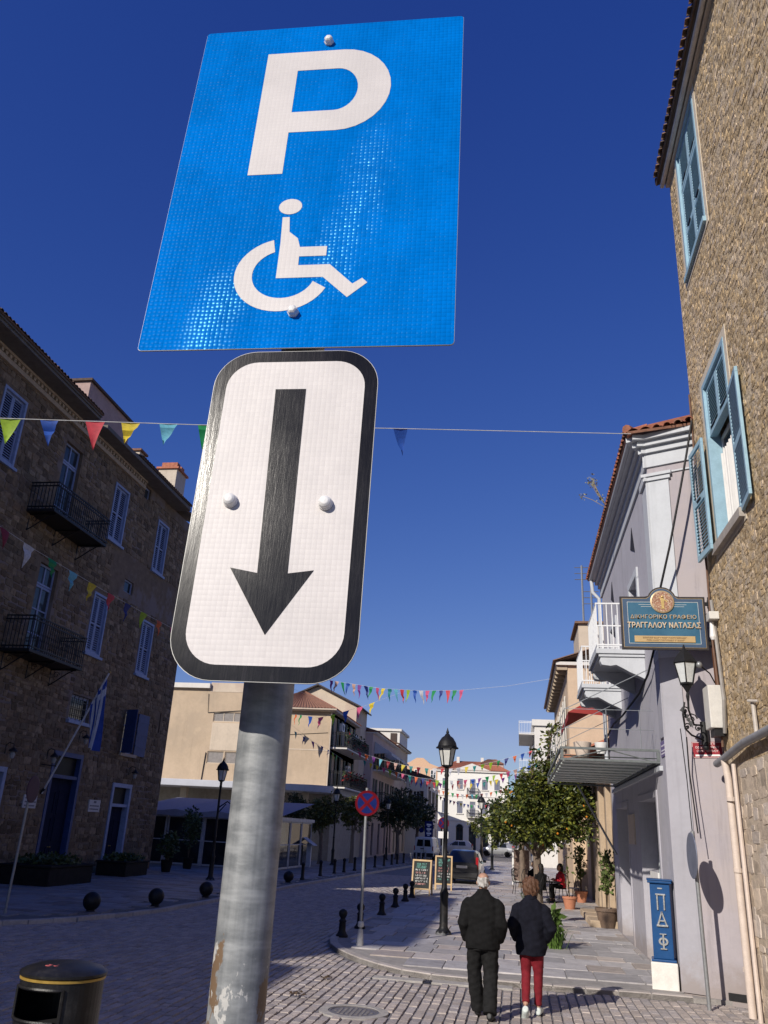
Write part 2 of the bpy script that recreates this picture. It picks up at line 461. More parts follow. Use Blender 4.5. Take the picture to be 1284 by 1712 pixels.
def parking_sign():
    c0 = Vector((-.305, .968, 3.155))
    rot = Matrix.Rotation(R(1.96), 3, 'Z') @ Matrix.Rotation(R(-3.56), 3, 'X') @ Matrix.Rotation(R(.2), 3, 'Y')
    root = thing('parking_sign', 'blue disabled parking sign with white arrow plate below on grey steel pole', 'sign', (-.31, .90, 0))
    def S(a, b, t): return c0 + rot @ Vector((a, -t, b))          # a right, b up, t towards the viewer
    m = MB()
    top = Vector((-.316, 1.04, 3.47)); bot = Vector((-.311, 1.0, 0))
    m.tube([bot, bot.lerp(top, .5), top], .0322, 40)
    post = m.build('post', GALV, root, smooth=True)
    MB().lathe([(.037, 0), (.037, .02), (.03, .03), (.001, .031)], tuple(top), 24).build('post_cap', BACK, root, smooth=True)
    # brackets behind the plates
    for b in (.293, -.279):
        mb = MB(); mb.prism([(-.06, b-.018), (.06, b-.018), (.06, b+.018), (-.06, b+.018)], -.06, -.004, S); mb.build('bracket', BACK, root, bevel=.002)
    plate = MB().prism(rrect(-.225, .225, -.339, .339, .006, 3), -.0022, 0, S).build('parking_plate', [ALU], root)
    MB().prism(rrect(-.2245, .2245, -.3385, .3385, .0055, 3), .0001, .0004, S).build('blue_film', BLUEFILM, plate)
    # letter P
    mb = MB()
    outer = [(-.107, -.008), (-.051, -.008), (-.051, .082), (.025, .082)] + arc(.025, .1775, .0845, -90, 90, 16, .0955) + [(-.107, .273)]
    inner = [(-.051, .128), (.018, .128)] + arc(.018, .179, .036, -90, 90, 12, .048) + [(-.051, .227)]
    # split in two loops: fill by strips between outer and inner
    def ringfill(mb, A, B, t):
        mb.add([S(a, b, t) for a, b in A] + [S(a, b, t) for a, b in B], [(i, i+1, len(A)+i+1, len(A)+i) for i in range(len(A)-1)])
    o_path = [(-.107, .082)] + [(-.051, .082)] + arc(.025, .1775, .0845, -90, 90, 16, .0955) + [(-.051, .273), (-.107, .273), (-.107, .082)]
    t = .0009
    mb.quad(*[S(a, b, t) for a, b in [(-.107, -.008), (-.051, -.008), (-.051, .273), (-.107, .273)]])
    oa = [(-.051, .082)] + arc(.025, .1775, .0845, -90, 90, 16, .0955) + [(-.051, .273)]
    ia = [(-.051, .128)] + arc(.018, .1775, .037, -90, 90, 16, .0495) + [(-.051, .227)]
    ringfill(mb, oa, ia, t)
    mb.build('letter_p', WHITEFILM, plate, fix=False)
    # wheelchair mark
    w = MB(); t = .0009
    w.quad(*[S(a, b, t) for a, b in arc(-.030, -.0775, .018, 0, 352, 22, .0155)])
    body = [(-.040, -.0985), (-.029, -.0985), (-.026, -.128), (-.012, -.141), (-.007, -.158), (.034, -.158), (.034, -.178), (-.006, -.178), (-.006, -.1925), (.041, -.1925), (.077, -.2335), (.088, -.2225), (.0965, -.2305), (.071, -.2535), (.0325, -.2155), (-.037, -.2155)]
    # triangulated by hand: torso+seat column, arm, thigh, leg, foot
    for q in ([(-.040, -.0985), (-.029, -.0985), (-.026, -.128), (-.0375, -.15)], [(-.0375, -.15), (-.026, -.128), (-.012, -.141), (-.007, -.158)], [(-.0375, -.15), (-.007, -.158), (-.006, -.1925), (-.037, -.2155)], [(-.007, -.158), (.034, -.158), (.034, -.176), (-.0065, -.176)], [(-.006, -.1925), (.041, -.1925), (.0325, -.2155), (-.037, -.2155)], [(.041, -.1925), (.077, -.2295), (.071, -.2535), (.0325, -.2155)], [(.077, -.2295), (.0905, -.2195), (.0985, -.228), (.071, -.2535)]):
        w.quad(*[S(a, b, t) for a, b in q])
    A = arc(-.028, -.208, .0725, 106, 336, 30, .0675); B = arc(-.026, -.2075, .0475, 112, 340, 30, .0445)
    ringfill(w, A, B, t)
    w.build('wheelchair_symbol', WHITEFILM, plate, fix=False)
    def bolt(par, a, b, r=.0078):
        mb = MB(); ax = rot @ Matrix.Rotation(R(90), 3, 'X')
        mb.lathe([(r*1.15, 0), (r*1.15, .003), (r, .004), (r*.95, .009), (r*.6, .0115), (.0005, .012)], tuple(S(a, b, .0006)), 6 if r < .008 else 16, axis=ax)
        mb.build('bolt', BOLT, par, smooth=False, bevel=.0012)
    bolt(plate, -.003, .293); bolt(plate, -.004, -.279)
    # arrow plate
    ap = MB().prism(rrect(-.1028, .1248, -.8055, -.3445, .056, 10), -.0022, 0, S).build('arrow_plate', [ALU], root)
    mb = MB(); oa = rrect(-.102, .124, -.8047, -.3453, .0552, 10); ia = rrect(-.0845, .1072, -.7865, -.3625, .042, 10)
    oa.append(oa[0]); ia.append(ia[0])
    mb.add([S(a, b, .0004) for a, b in oa] + [S(a, b, .0004) for a, b in ia], [(i, i+1, len(oa)+i+1, len(oa)+i) for i in range(len(oa)-1)])
    mb.build('black_border', BLACKV, ap, fix=False)
    MB().prism(ia[:-1], .0001, .0004, S).build('white_film', WHITEFILM, ap)
    mb = MB()
    for q in ([(-.0145, -.407), (.0275, -.407), (.0315, -.672), (-.0065, -.672)], [(-.0065, -.672), (.0315, -.672), (.0125, -.7495)], [(-.0415, -.6655), (-.0065, -.672), (.0125, -.7495)], [(.0635, -.6675), (.0315, -.672), (.0125, -.7495)]):
        mb.quad(*[S(a, b, .0009) for a, b in q])
    mb.build('down_arrow', BLACKV, ap, fix=False)
    bolt(ap, -.0535, -.5755, .0082); bolt(ap, .07, -.5785, .0082)
    for a in (-.0535, .07):
        pass
    mb = MB(); mb.prism([(-.07, -.595), (.085, -.595), (.085, -.555), (-.07, -.555)], -.075, -.004, S); mb.build('bracket', BACK, root, bevel=.002)
parking_sign()
# ================================================================== ground, road, pavements
GROUND = M('ground earth', (.16, .15, .14), .95, var=.3, vs=.4)
JOINT = M('dark sandy joints', (.055, .048, .045), .95, var=.4, vs=30)
SETT = M('grey stone sett', (.42, .365, .33), .72, var=.25, vs=26, bump=.35, bs=90, isl=.17, isl2=(.37, .335, .325), col2=(.23, .2, .185), c2s=.9, c2lo=.56, c2hi=.74)
SLAB = M('pavement slab', (.41, .39, .39), .62, var=.18, vs=6, bump=.2, bs=60, isl=.2, isl2=(.42, .365, .33), col2=(.27, .25, .245), c2s=1.3, c2lo=.56, c2hi=.76)
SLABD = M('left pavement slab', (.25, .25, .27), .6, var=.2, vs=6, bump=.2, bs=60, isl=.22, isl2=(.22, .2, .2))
KERB = M('kerb limestone', (.42, .38, .35), .7, var=.18, vs=9, bump=.3, bs=70, isl=.12)
def far_setts():
    m, nt, b = nodes_of('road of stone setts')
    geo = N(nt, 'NewGeometry')
    mp = N(nt, 'Mapping'); mp.inputs['Rotation'].default_value = (0, 0, R(90)); nt.links.new(geo.outputs['Position'], mp.inputs[0])
    br = N(nt, 'TexBrick', Scale=1.0)
    br.inputs['Brick Width'].default_value = .24; br.inputs['Row Height'].default_value = .168; br.inputs['Mortar Size'].default_value = .012
    br.inputs['Color1'].default_value = (.22, .205, .2, 1); br.inputs['Color2'].default_value = (.16, .15, .15, 1); br.inputs['Mortar'].default_value = (.055, .048, .045, 1)
    nt.links.new(mp.outputs[0], br.inputs['Vector'])
    n1 = noise(nt, geo.outputs['Position'], .7, 5)
    c = mixc(nt, ramp(nt, n1, .3, .7), br.outputs[0], mixc(nt, .5, br.outputs[0], (.19, .18, .18)))
    nt.links.new(c, b.inputs['Base Color']); b.inputs['Roughness'].default_value = .7
    bn = N(nt, 'Bump', Strength=.4, Distance=.02); nt.links.new(br.outputs[1], bn.inputs['Height']); bn.invert = True
    nt.links.new(bn.outputs[0], b.inputs['Normal'])
    return m
ROAD = far_setts()
tag(MB().box(-900, 900, -300, 1500, -.9, -.06).build('ground', GROUND), kind='structure')
KR = [(2.6, 14.9), (1.99, 14.95), (1.0, 14.92), (0, 14.95), (-.7, 15.0), (-1.43, 15.08), (-1.95, 15.32), (-2.42, 15.75), (-2.83, 16.25), (-3.15, 16.75), (-3.45, 17.3), (-3.72, 17.95), (-3.9, 18.7), (-3.98, 19.6), (-4.0, 21), (-4.0, 30), (-4.0, 45), (-4.0, 60), (-4.0, 82)]
KL = [(-14.5, 13.5), (-12, 15.4), (-10.9, 17.0), (-10.3, 17.9), (-9.75, 18.9), (-9.25, 20.6), (-9.02, 22.1), (-8.9, 26), (-8.75, 30), (-8.62, 34.8), (-8.35, 40), (-8.1, 45), (-7.65, 53), (-7.2, 61), (-6.6, 75), (-6.0, 92)]
road = tag(MB().box(-22, 6, -25, 113, -.05, -.018).build('road', ROAD), kind='structure')
def inside(p, poly):
    x, y = p; c = False
    for i in range(len(poly)):
        (x1, y1), (x2, y2) = poly[i-1], poly[i]
        if (y1 > y) != (y2 > y) and x < (x2-x1)*(y-y1)/(y2-y1)+x1: c = not c
    return c
PR = KR + [(6, 82), (6, 14.9)]
PL = KL + [(-24, 92), (-24, 13.5)]
def frustum(mb, x0, x1, y0, y1, z0, z1, ins, j=0.0):
    q = lambda: rnd.uniform(-j, j)
    pts = [(x0, y0), (x1, y0), (x1, y1), (x0, y1)]
    mb.add([(x, y, z0) for x, y in pts] + [(x+(ins if i in (0, 3) else -ins)+q(), y+(ins if i < 2 else -ins)+q(), z1+q()*.6) for i, (x, y) in enumerate(pts)], [(4,5,6,7),(0,1,5,4),(1,2,6,5),(2,3,7,6),(3,0,4,7)])
def lay_setts():
    stuff = MB(); near = []
    x = -13.0
    mask = [MB() for _ in range(6)]
    while x < 3.6:
        w = .118+rnd.uniform(-.005, .005)
        y = 8.0 + rnd.uniform(0, .2)
        while y < 47:
            l = rnd.uniform(.16, .26)
            a, b2 = (x, y), (x+w, y+l)
            ok = not any(inside(p, PR) or inside(p, PL) for p in (a, b2, (x+w, y), (x, y+l)))
            if (x+w/2+2.13)**2*1.0+(y+l/2-12.05)**2 < .46**2: ok = False     # manhole
            if -2.36 < x+w/2 < -.1 and 14.6 < y+l/2 < 15.1: ok = False             # concrete apron along the kerb
            if ok:
                vis = -3.3 < x < 2.4 and 11.4 < y < 15.2
                if vis: near.append((x, y, w, l))
                else: frustum(stuff, x, x+w, y, y+l, -.03, rnd.uniform(-.008, .006), .006, .003)
            y += l+.005
        x += w+.019
    near.sort(key=lambda q: q[1])
    near.sort(key=lambda q: abs(q[0]+.6) + abs(q[1]-12.2)*2)
    for x, y, w, l in near[300:]:
        frustum(stuff, x, x+w, y, y+l, -.03, rnd.uniform(-.004, .004), .009, .004)
    metas = []
    for k in range(8):
        mb = MB(); frustum(mb, -.075, .075, -.5, .5, -.03, 0, .009, .005)
        # keep the chamfer true when the length is scaled to a sett
        mb.v = [(p[0], p[1]*(1 if i < 4 else .96), p[2]) for i, p in enumerate(mb.v)]
        o = mb.build('sett', SETT, None); metas.append(o.data); bpy.data.objects.remove(o)
    for i, (x, y, w, l) in enumerate(near[:300]):
        o = share('sett', metas[i % 8], (x+w/2, y+l/2, rnd.uniform(-.008, .006)), road, (rnd.uniform(-.02, .02), rnd.uniform(-.03, .03), rnd.uniform(-.025, .025)))
        o.scale = (w/.15, l, 1)
    stuff.build('setts', SETT, road, kind='stuff', fix=False)
lay_setts()
def kerb(path, parent, side, zt, w=.17):
    """kerb stones along a path, one mesh each"""
    pts = [Vector((*p, 0)) for p in path]
    acc = []
    step = .62
    for a, b2 in zip(pts, pts[1:]):
        L = (b2-a).length; n = max(1, round(L/step)); d = (b2-a)/n
        for i in range(n): acc.append((a+d*i, a+d*(i+1)))
    far = MB()
    for a, b2 in acc:
        d = (b2-a).normalized(); nrm = Vector((-d.y, d.x, 0))*side
        g = d*.006
        z = zt + rnd.uniform(-.004, .004)
        q = [a+g, b2-g, b2-g+nrm*w, a+g+nrm*w]
        ins = [(d-0*nrm)*.008+nrm*.014, -d*.008+nrm*.014, -d*.008-nrm*.006, d*.008-nrm*.006]
        vs = [(p.x, p.y, -.06) for p in q] + [(p.x, p.y, z-.014) for p in q] + [(p.x+i.x, p.y+i.y, z) for p, i in zip(q, ins)]
        fs = [(8,9,10,11)] + [(k, (k+1) % 4, 4+(k+1) % 4, 4+k) for k in range(4)] + [(4+k, 4+(k+1) % 4, 8+(k+1) % 4, 8+k) for k in range(4)]
        if a.y < 50:
            MB().add(vs, fs).build('kerb_stone', KERB, parent)
        else: far.add(vs, fs)
    if far.v: far.build('kerb', KERB, parent)
def lay_slabs(poly, parent, mat, box, zb, zt, lx, ly, limit, nmax, margin=.2, holes=()):
    x0, x1, y0, y1 = box
    y = y0; cells = []
    while y < y1:
        h = rnd.choice(ly); x = x0 - rnd.uniform(0, .6)
        while x < x1:
            w = rnd.choice(lx)*rnd.uniform(.9, 1.1)
            c = [(x-.02, y-.02), (x+w+.02, y-.02), (x+w+.02, y+h+.02), (x-.02, y+h+.02)]
            cs = [(x-margin, y-margin), (x+w+margin, y-margin), (x+w+margin, y+h+margin), (x-margin, y+h+margin)]
            if all(inside(p, poly) for p in cs) and not any(hx0 < x+w and x < hx1 and hy0 < y+h and y < hy1 for hx0, hx1, hy0, hy1 in holes):
                cells.append((x, y, w, h))
            x += w+.012
        y += h+.012
    st = MB()
    cells.sort(key=lambda q: q[1])
    for i, (x, y, w, h) in enumerate(cells):
        zz = zt+rnd.uniform(-.005, .005)
        if i < nmax:
            mb = MB(); frustum(mb, x, x+w, y, y+h, zb, zz, .006, .003); mb.build('slab', mat, parent, fix=False)
        else: frustum(st, x, x+w, y, y+h, zb, zz, .006, .003)
    st.build('slabs', mat, parent, kind='stuff', fix=False)
def pavement(name, poly, mat):
    mb = MB(); mb.prism(poly, -.06, .052, lambda a, b, t: (a, b, t))
    o = mb.build(name, mat); tag(o, kind='structure'); return o
PAVJ = M('pavement bedding', (.3, .28, .265), .9, var=.2, vs=9, bump=.2, bs=60)
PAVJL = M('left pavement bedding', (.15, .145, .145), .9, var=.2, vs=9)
pav_r = pavement('pavement_right', PR, PAVJ)
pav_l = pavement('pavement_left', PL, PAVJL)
kerb(KR, pav_r, -1, .068); kerb(KL, pav_l, -1, .085)
lay_slabs(PR, pav_r, SLAB, (-4, 4, 14.9, 81), .03, .072, (.5, .62, .7, .45, .8), (.6, .75, .9), None, 300, .11)
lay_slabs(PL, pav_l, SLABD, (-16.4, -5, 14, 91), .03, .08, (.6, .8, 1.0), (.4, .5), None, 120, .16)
# concrete apron pieces with a drain in front of the dropped kerb
CONC = M('worn concrete', (.36, .34, .32), .85, var=.2, vs=8, bump=.3, bs=50)
for x0, x1 in ((-2.33, -1.52), (-1.38, -.12)):
    MB().box(x0, x1, 14.66, 14.93, -.04, .012).build('apron_slab', CONC, road, bevel=.006)
for x0, x1, y0, y1 in ((-2.36, -2.33, 14.62, 14.98), (-1.5, -1.4, 14.66, 14.95)):
    mb = MB()
    mb.box(x0, x1, y0, y1, -.04, -.004)
    for k in range(3): mb.box(x0+.01+k*(x1-x0)/3, x0+.01+k*(x1-x0)/3+.006, y0, y1, -.004, .004)
    mb.build('drain_grate', M('dark iron', (.05, .05, .055), .5, .6, .3, 30), road)
def manhole():
    IR = M('worn manhole iron', (.2, .185, .18), .5, .35, .25, 18, bump=.3, bs=40)
    root = thing('manhole_cover', 'round iron manhole cover set in the stone sett road', 'manhole', (-2.13, 12.05, -.02))
    c = (-2.13, 12.05, 0)
    MB().lathe([(.45, -.03), (.45, .004), (.335, .006), (.335, -.012)], c, 40, caps=False).build('ring', CONC, root, smooth=True)
    mb = MB(); mb.lathe([(.33, -.03), (.33, .0), (.30, .002), (.30, -.004), (.01, -.004)], c, 40)
    for i in range(-4, 5):
        for j in range(-4, 5):
            if i*i+j*j < 17: mb.cbox((c[0]+i*.06, c[1]+j*.06, -.002), (.034, .034, .008))
    mb.build('lid', IR, root)
manhole()
def litter():
    LM = M('dry brown leaf litter', (.09, .06, .04), .9, var=.4, vs=60)
    r2 = random.Random(3)
    for nm, (x, y), lab in (('leaf_litter', (-3.05, 12.7), 'small clump of dry brown leaves on the setts in the sun'), ('leaf_litter', (-2.95, 14.2), 'small clump of dry brown leaves beside the shadow edge on the road')):
        mb = MB()
        for k in range(26):
            px, py = x+r2.gauss(0, .06), y+r2.gauss(0, .045)
            rot = Matrix.Rotation(r2.uniform(0, 6.3), 3, 'Z') @ Matrix.Rotation(r2.uniform(-.9, .9), 3, 'X')
            s = r2.uniform(.018, .04)
            q = [rot @ Vector(p) for p in ((-s, -s*.4, 0), (0, -s*.5, s*.2), (s, 0, 0), (0, s*.5, s*.2))]
            mb.add([(p.x+px, p.y+py, p.z+.02+r2.uniform(0, .03)) for p in q], [(0, 1, 2, 3)])
        one(nm, mb, LM, lab, 'leaves', fix=False)
litter()
# ================================================================== left stone house and its neighbours
def FX(x0, s): return lambda u, z, d: (x0 + s*d, u, z)       # facade looking along s*X, u = world y
def FY(y0): return lambda u, z, d: (u, y0 - d, z)             # facade looking at -Y, u = world x
def wall_skin(mb, F, u0, u1, z0, z1, ops, depth=.28, back=6.0):
    us = sorted({u0, u1, *[o[0] for o in ops], *[o[1] for o in ops]})
    zs = sorted({z0, z1, *[o[2] for o in ops], *[o[3] for o in ops]})
    us = [u for u in us if u0 <= u <= u1]; zs = [z for z in zs if z0 <= z <= z1]
    for a, b in zip(us, us[1:]):
        for c, d in zip(zs, zs[1:]):
            um, zm = (a+b)/2, (c+d)/2
            if any(o[0] < um < o[1] and o[2] < zm < o[3] for o in ops): continue
            mb.quad(F(a, c, 0), F(b, c, 0), F(b, d, 0), F(a, d, 0))
    for a, b, c, d in ops:
        e = -depth-.02
        mb.quad(F(a, c, 0), F(a, d, 0), F(a, d, e), F(a, c, e)); mb.quad(F(b, c, 0), F(b, d, 0), F(b, d, e), F(b, c, e))
        mb.quad(F(a, d, 0), F(b, d, 0), F(b, d, e), F(a, d, e)); mb.quad(F(a, c, 0), F(b, c, 0), F(b, c, e), F(a, c, e))
    for u in (u0, u1): mb.quad(F(u, z0, 0), F(u, z1, 0), F(u, z1, -depth), F(u, z0, -depth))
    mb.quad(F(u0, z1, 0), F(u1, z1, 0), F(u1, z1, -depth), F(u0, z1, -depth))
    mb.fbox(F, u0, u1, z0, z1, -back, -depth)
def ring(mb, F, a, b, c, d, w, d0, d1):
    mb.fbox(F, a, b, c, c+w, d0, d1); mb.fbox(F, a, b, d-w, d, d0, d1)
    mb.fbox(F, a, a+w, c+w+.001, d-w-.001, d0, d1); mb.fbox(F, b-w, b, c+w+.001, d-w-.001, d0, d1)
def shutter_leaf(F, parent, a, b, c, d, d0, th, fm, sm, n=None, mid=True, w=.07):
    """closed louvred leaf: frame with slats; the slats of far leaves are one part"""
    mb = MB(); ring(mb, F, a, b, c, d, w, d0, d0+th)
    zm = (c+d)/2
    if mid: mb.fbox(F, a+w, b-w, zm-w/2, zm+w/2, d0, d0+th)
    leaf = mb.build('shutter', fm, parent)
    n = n or int((d-c-2*w)/.085)
    ms = MB()
    for k in range(n):
        z = c+w+(k+.5)*(d-c-2*w)/n
        if mid and abs(z-zm) < w/2+.02: continue
        h = .034
        ms.add([F(a+w, z-h, d0+th*.9), F(b-w, z-h, d0+th*.9), F(b-w, z+h*.6, d0+th*.15), F(a+w, z+h*.6, d0+th*.15)], [(0, 1, 2, 3)])
    mb2 = ms.build('slats', sm, leaf, kind='stuff', fix=False)
    bk = MB(); bk.fbox(F, a+w*.5, b-w*.5, c+w*.5, d-w*.5, d0-.012, d0-.004); bk.build('backing', DARKIN, leaf)
    return leaf
DARKIN = M('dark interior', (.008, .008, .01), .9, var=.2)
IRON = M('black wrought iron', (.018, .018, .02), .5, .3, .3, 20)
def window_sash(F, parent, a, b, c, d, dd, fm, gm, cols=2, rows=2, w=.06, name='window', sill=None):
    mb = MB(); ring(mb, F, a, b, c, d, w, dd, dd+.06)
    for i in range(1, cols): u = a+(b-a)*i/cols; mb.fbox(F, u-w*.45, u+w*.45, c+w, d-w, dd+.002, dd+.056)
    for j in range(1, rows): z = c+(d-c)*j/rows; mb.fbox(F, a+w, b-w, z-w*.3, z+w*.3, dd+.004, dd+.05)
    wn_ = mb.build(name, fm, parent)
    for i in range(cols):
        for j in range(rows):
            ua, ub = a+w*.6+(b-a-w*1.2)*i/cols, a+w*.6+(b-a-w*1.2)*(i+1)/cols
            za, zb = c+w*.6+(d-c-w*1.2)*j/rows, c+w*.6+(d-c-w*1.2)*(j+1)/rows
            MB().fbox(F, ua, ub, za, zb, dd+.018, dd+.024).build('pane', gm, wn_)
    if sill is not None:
        s = MB(); s.fbox(F, a-.12, b+.12, c-.13, c-.005, dd, .12); s.build('sill', sill, wn_)
    return wn_
def stones(F, u0, u1, z0, z1, ops, size, mat, parent, nsingle=0, seed=1, proud=.02, near=None, gap=.012, wild=0.0, skip=0.0):
    r = random.Random(seed); z = z0; cells = []
    while z < z1-.04:
        h = size[1]*r.uniform(.6, 1.35); u = u0 - r.uniform(0, size[0])
        if z+h > z1: h = z1-z
        while u < u1:
            w = size[0]*r.uniform(.5, 1.5)
            a, b = max(u, u0)+gap/2, min(u+w, u1)-gap/2
            u += w
            if b-a < .05: continue
            if any(o[0]-.01 < b and a < o[1]+.01 and o[2]-.01 < z+h and z < o[3]+.01 for o in ops): continue
            if skip and r.random() < skip: continue
            dz = r.uniform(-wild, wild); k_ = 1+r.uniform(-.3, .35)*(wild > 0)
            cells.append((a, b, z+gap/2+dz, z+gap/2+dz+(h-gap)*k_))
        z += h
    def stone(mb, a, b, c, d):
        jx, jz = (b-a)*.14, (d-c)*.16
        k = min(.3, .5*min(b-a, d-c)/max(b-a, d-c)+.05) if not wild else .14
        P = [(a, c+(d-c)*k), (a+(b-a)*k, c), (b-(b-a)*k, c), (b, c+(d-c)*k), (b, d-(d-c)*k), (b-(b-a)*k, d), (a+(b-a)*k, d), (a, d-(d-c)*k)]
        P = [(p+r.uniform(-jx, jx)*.6, q+r.uniform(-jz, jz)*.6) for p, q in P]
        uc, zc = (a+b)/2, (c+d)/2
        pr = proud*r.uniform(.4, 1.5); tx, tz = r.uniform(-.25, .25)*proud/(b-a)*2, r.uniform(-.25, .25)*proud/(d-c)*2
        vs = [F(p, q, -.015) for p, q in P]
        for p, q in P:
            p2, q2 = uc+(p-uc)*(.82 if not wild else .86), zc+(q-zc)*(.8 if not wild else .84)
            vs.append(F(p2, q2, pr+(p2-uc)*tx+(q2-zc)*tz))
        vs.append(F(uc, zc, pr*1.25))
        mb.add(vs, [(i, (i+1) % 8, 8+(i+1) % 8, 8+i) for i in range(8)] + [(8+i, 8+(i+1) % 8, 16) for i in range(8)])
    if near: cells.sort(key=near)
    st = MB()
    for i, q in enumerate(cells):
        if i < nsingle:
            mb = MB(); stone(mb, *q); mb.build('stone', mat, parent, fix=False)
        else: stone(st, *q)
    if st.v: st.build('stones', mat, parent, kind='stuff', fix=False)
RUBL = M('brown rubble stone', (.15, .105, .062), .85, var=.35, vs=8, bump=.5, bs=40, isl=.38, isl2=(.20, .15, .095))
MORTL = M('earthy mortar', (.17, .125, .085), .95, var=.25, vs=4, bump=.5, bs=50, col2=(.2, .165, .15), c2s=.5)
PINKP = M('pinkish old plaster', (.42, .3, .27), .9, var=.15, vs=2, bump=.2, bs=30)
LBLUE = M('faded lavender blue paint', (.25, .31, .47), .55, var=.15, vs=9)
LSLAT = M('lavender slat paint', (.22, .28, .43), .55, var=.2, vs=9)
DBLUE = M('deep blue paint', (.028, .055, .17), .55, var=.2, vs=7)
STUC = M('pale cornice stucco', (.42, .34, .25), .85, var=.15, vs=3)
TILE = M('terracotta roof tile', (.36, .13, .075), .8, var=.3, vs=9, bump=.3, bs=40, isl=.3, isl2=(.24, .12, .08))
TILED = M('aged brown roof tile', (.15, .09, .06), .85, var=.3, vs=9, bump=.3, bs=40, isl=.35, isl2=(.1, .07, .055))
DOORN = M('near black navy door paint', (.010, .014, .038), .8, var=.2, vs=7, spec=.1)
PANEG = glass_mat('dark window glass')
def tile_row(F, u0, u1, zt, d_out, d_in, rise, mat, parent, pitch=.22, r=.085, name='roof_tile', single=True, limit=300):
    """a course of half-round eave tiles seen end on; each tile its own piece that shares one mesh"""
    n = int(abs(u1-u0)/pitch)
    def tile(mb, u):
        k = 6; L = d_out-d_in
        v = []
        for (d, z, rr) in ((d_out, zt, r), (d_in, zt+rise, r*.86)):
            for i in range(k+1):
                t = math.pi*i/k
                v.append(F(u+rr*math.cos(t), z+rr*math.sin(t)*.9, d))
            for i in range(k+1):
                t = math.pi*(k-i)/k
                v.append(F(u+(rr-.016)*math.cos(t), z+(rr-.016)*math.sin(t)*.9, d))
        m = 2*(k+1)
        fs = [(i, (i+1) % m, m+(i+1) % m, m+i) for i in range(m)]
        fs += [(i, i+1, m-2-i, m-1-i) for i in range(k)] + [(m+i, m+i+1, m+m-2-i, m+m-1-i) for i in range(k)]
        mb.add(v, fs)
    if single and n <= limit:
        mb = MB(); tile(mb, u0+pitch/2); first = mb.build(name, mat, parent, smooth=False)
        p0 = Vector(F(0, 0, 0)); du = Vector(F(1, 0, 0))-p0
        for i in range(1, n):
            o = share(name, first, wloc(parent)+du*(pitch*i*(1 if u1 > u0 else -1)) + Vector((0, 0, rnd.uniform(-.01, .01))), parent)
    else:
        mb = MB()
        for i in range(n): tile(mb, u0+pitch*(i+.5))
        mb.build('eave_tiles', mat, parent, kind='stuff')
def corrugated_roof(P, mat, parent, name='roof', waves=.22, amp=.06, slab=True):
    """roof plane between eave points A->B and ridge points D->C with tile waves"""
    A, B, C, D = [Vector(p) for p in P]
    n = max(4, int((B-A).length/waves)*6)
    up = (B-A).cross(D-A).normalized()
    if up.z < 0: up = -up
    vs, fs = [], []
    rows = 6
    for i in range(n+1):
        t = i/n
        ph = (i % 6)/6
        h = amp*abs(math.sin(math.pi*ph))
        for j in range(rows+1):
            s = j/rows
            p = A.lerp(B, t).lerp(D.lerp(C, t), s) + up*(h+.0)
            vs.append(p)
    for i in range(n):
        for j in range(rows):
            a = i*(rows+1)+j
            fs.append((a, a+1, a+rows+2, a+rows+1))
    mb = MB(); mb.add(vs, fs)
    mb.add([A-up*.04, B-up*.04, C-up*.04, D-up*.04], [(0, 1, 2, 3)])
    mb.add([A-up*.04, B-up*.04, B+up*.01, A+up*.01], [(0, 1, 2, 3)])
    return mb.build(name, mat, parent, fix=False)
def balcony(F, root, u0, u1, zs, zr, d, iron=IRON, slab=None, nb=None, bracket=True):
    bl = MB(); bl.fbox(F, u0, u1, zs-.1, zs, .0, d)
    b = bl.build('balcony', slab or IRON, root, bevel=.01)
    rl = MB(); t = .02
    for z in (zr, zr-.12, zs+.08):
        rl.fbox(F, u0, u1, z-t, z+t, d-.04, d-.04+2*t)
        for u in (u0+.03, u1-.03): rl.fbox(F, u-t, u+t, z-t, z+t, 0, d-.041)
    n = nb or int((u1-u0)/.13)
    def bar(u, dd):
        rl.fbox(F, u-.01, u+.01, zs, zr, dd-.01, dd+.01)
    for i in range(n+1): bar(u0+.03+(u1-u0-.06)*i/n, d-.02)
    m = max(2, int(d/.13))
    for i in range(m):
        for u in (u0+.03, u1-.03): bar(u, d*(i+.3)/m)
    # scroll rings in the panel between bars
    for i in range(n):
        u = u0+.03+(u1-u0-.06)*(i+.5)/n
        c = Vector(F(u, zs+.45, d-.02)); a = Vector(F(u+1, 0, 0))-Vector(F(u, 0, 0))
        pts = [c + a*.05*math.cos(q*math.pi/4) + Vector((0, 0, .12*math.sin(q*math.pi/4))) for q in range(9)]
        rl.tube(pts, .008, 4, caps=False)
    rl.build('railing', iron, b)
    if bracket:
        for u in (u0+.25, (u0+u1)/2, u1-.25):
            br = MB()
            pts = [F(u, zs-.12, d-.08)]
            for i in range(9):
                t_ = i/8
                pts.append(F(u, zs-.12-.55*t_**1.6, (d-.1)*(1-t_)**.8+.02))
            br.tube(pts, .022, 6); br.tube([F(u, zs-.12, d-.06), F(u, zs-.12, .0)], .022, 6); br.tube([F(u, zs-.7, .02), F(u, zs-.1, .02)], .022, 6)
            cc = Vector(F(u, zs-.3, .25)); a = Vector(F(0, 0, 1))-Vector(F(0, 0, 0))
            br.tube([cc + a*.12*math.cos(q*.7)*(1-q*.06) + Vector((0, 0, .12*math.sin(q*.7)*(1-q*.06))) for q in range(11)], .012, 5)
            br.build('bracket', iron, b)
    return b
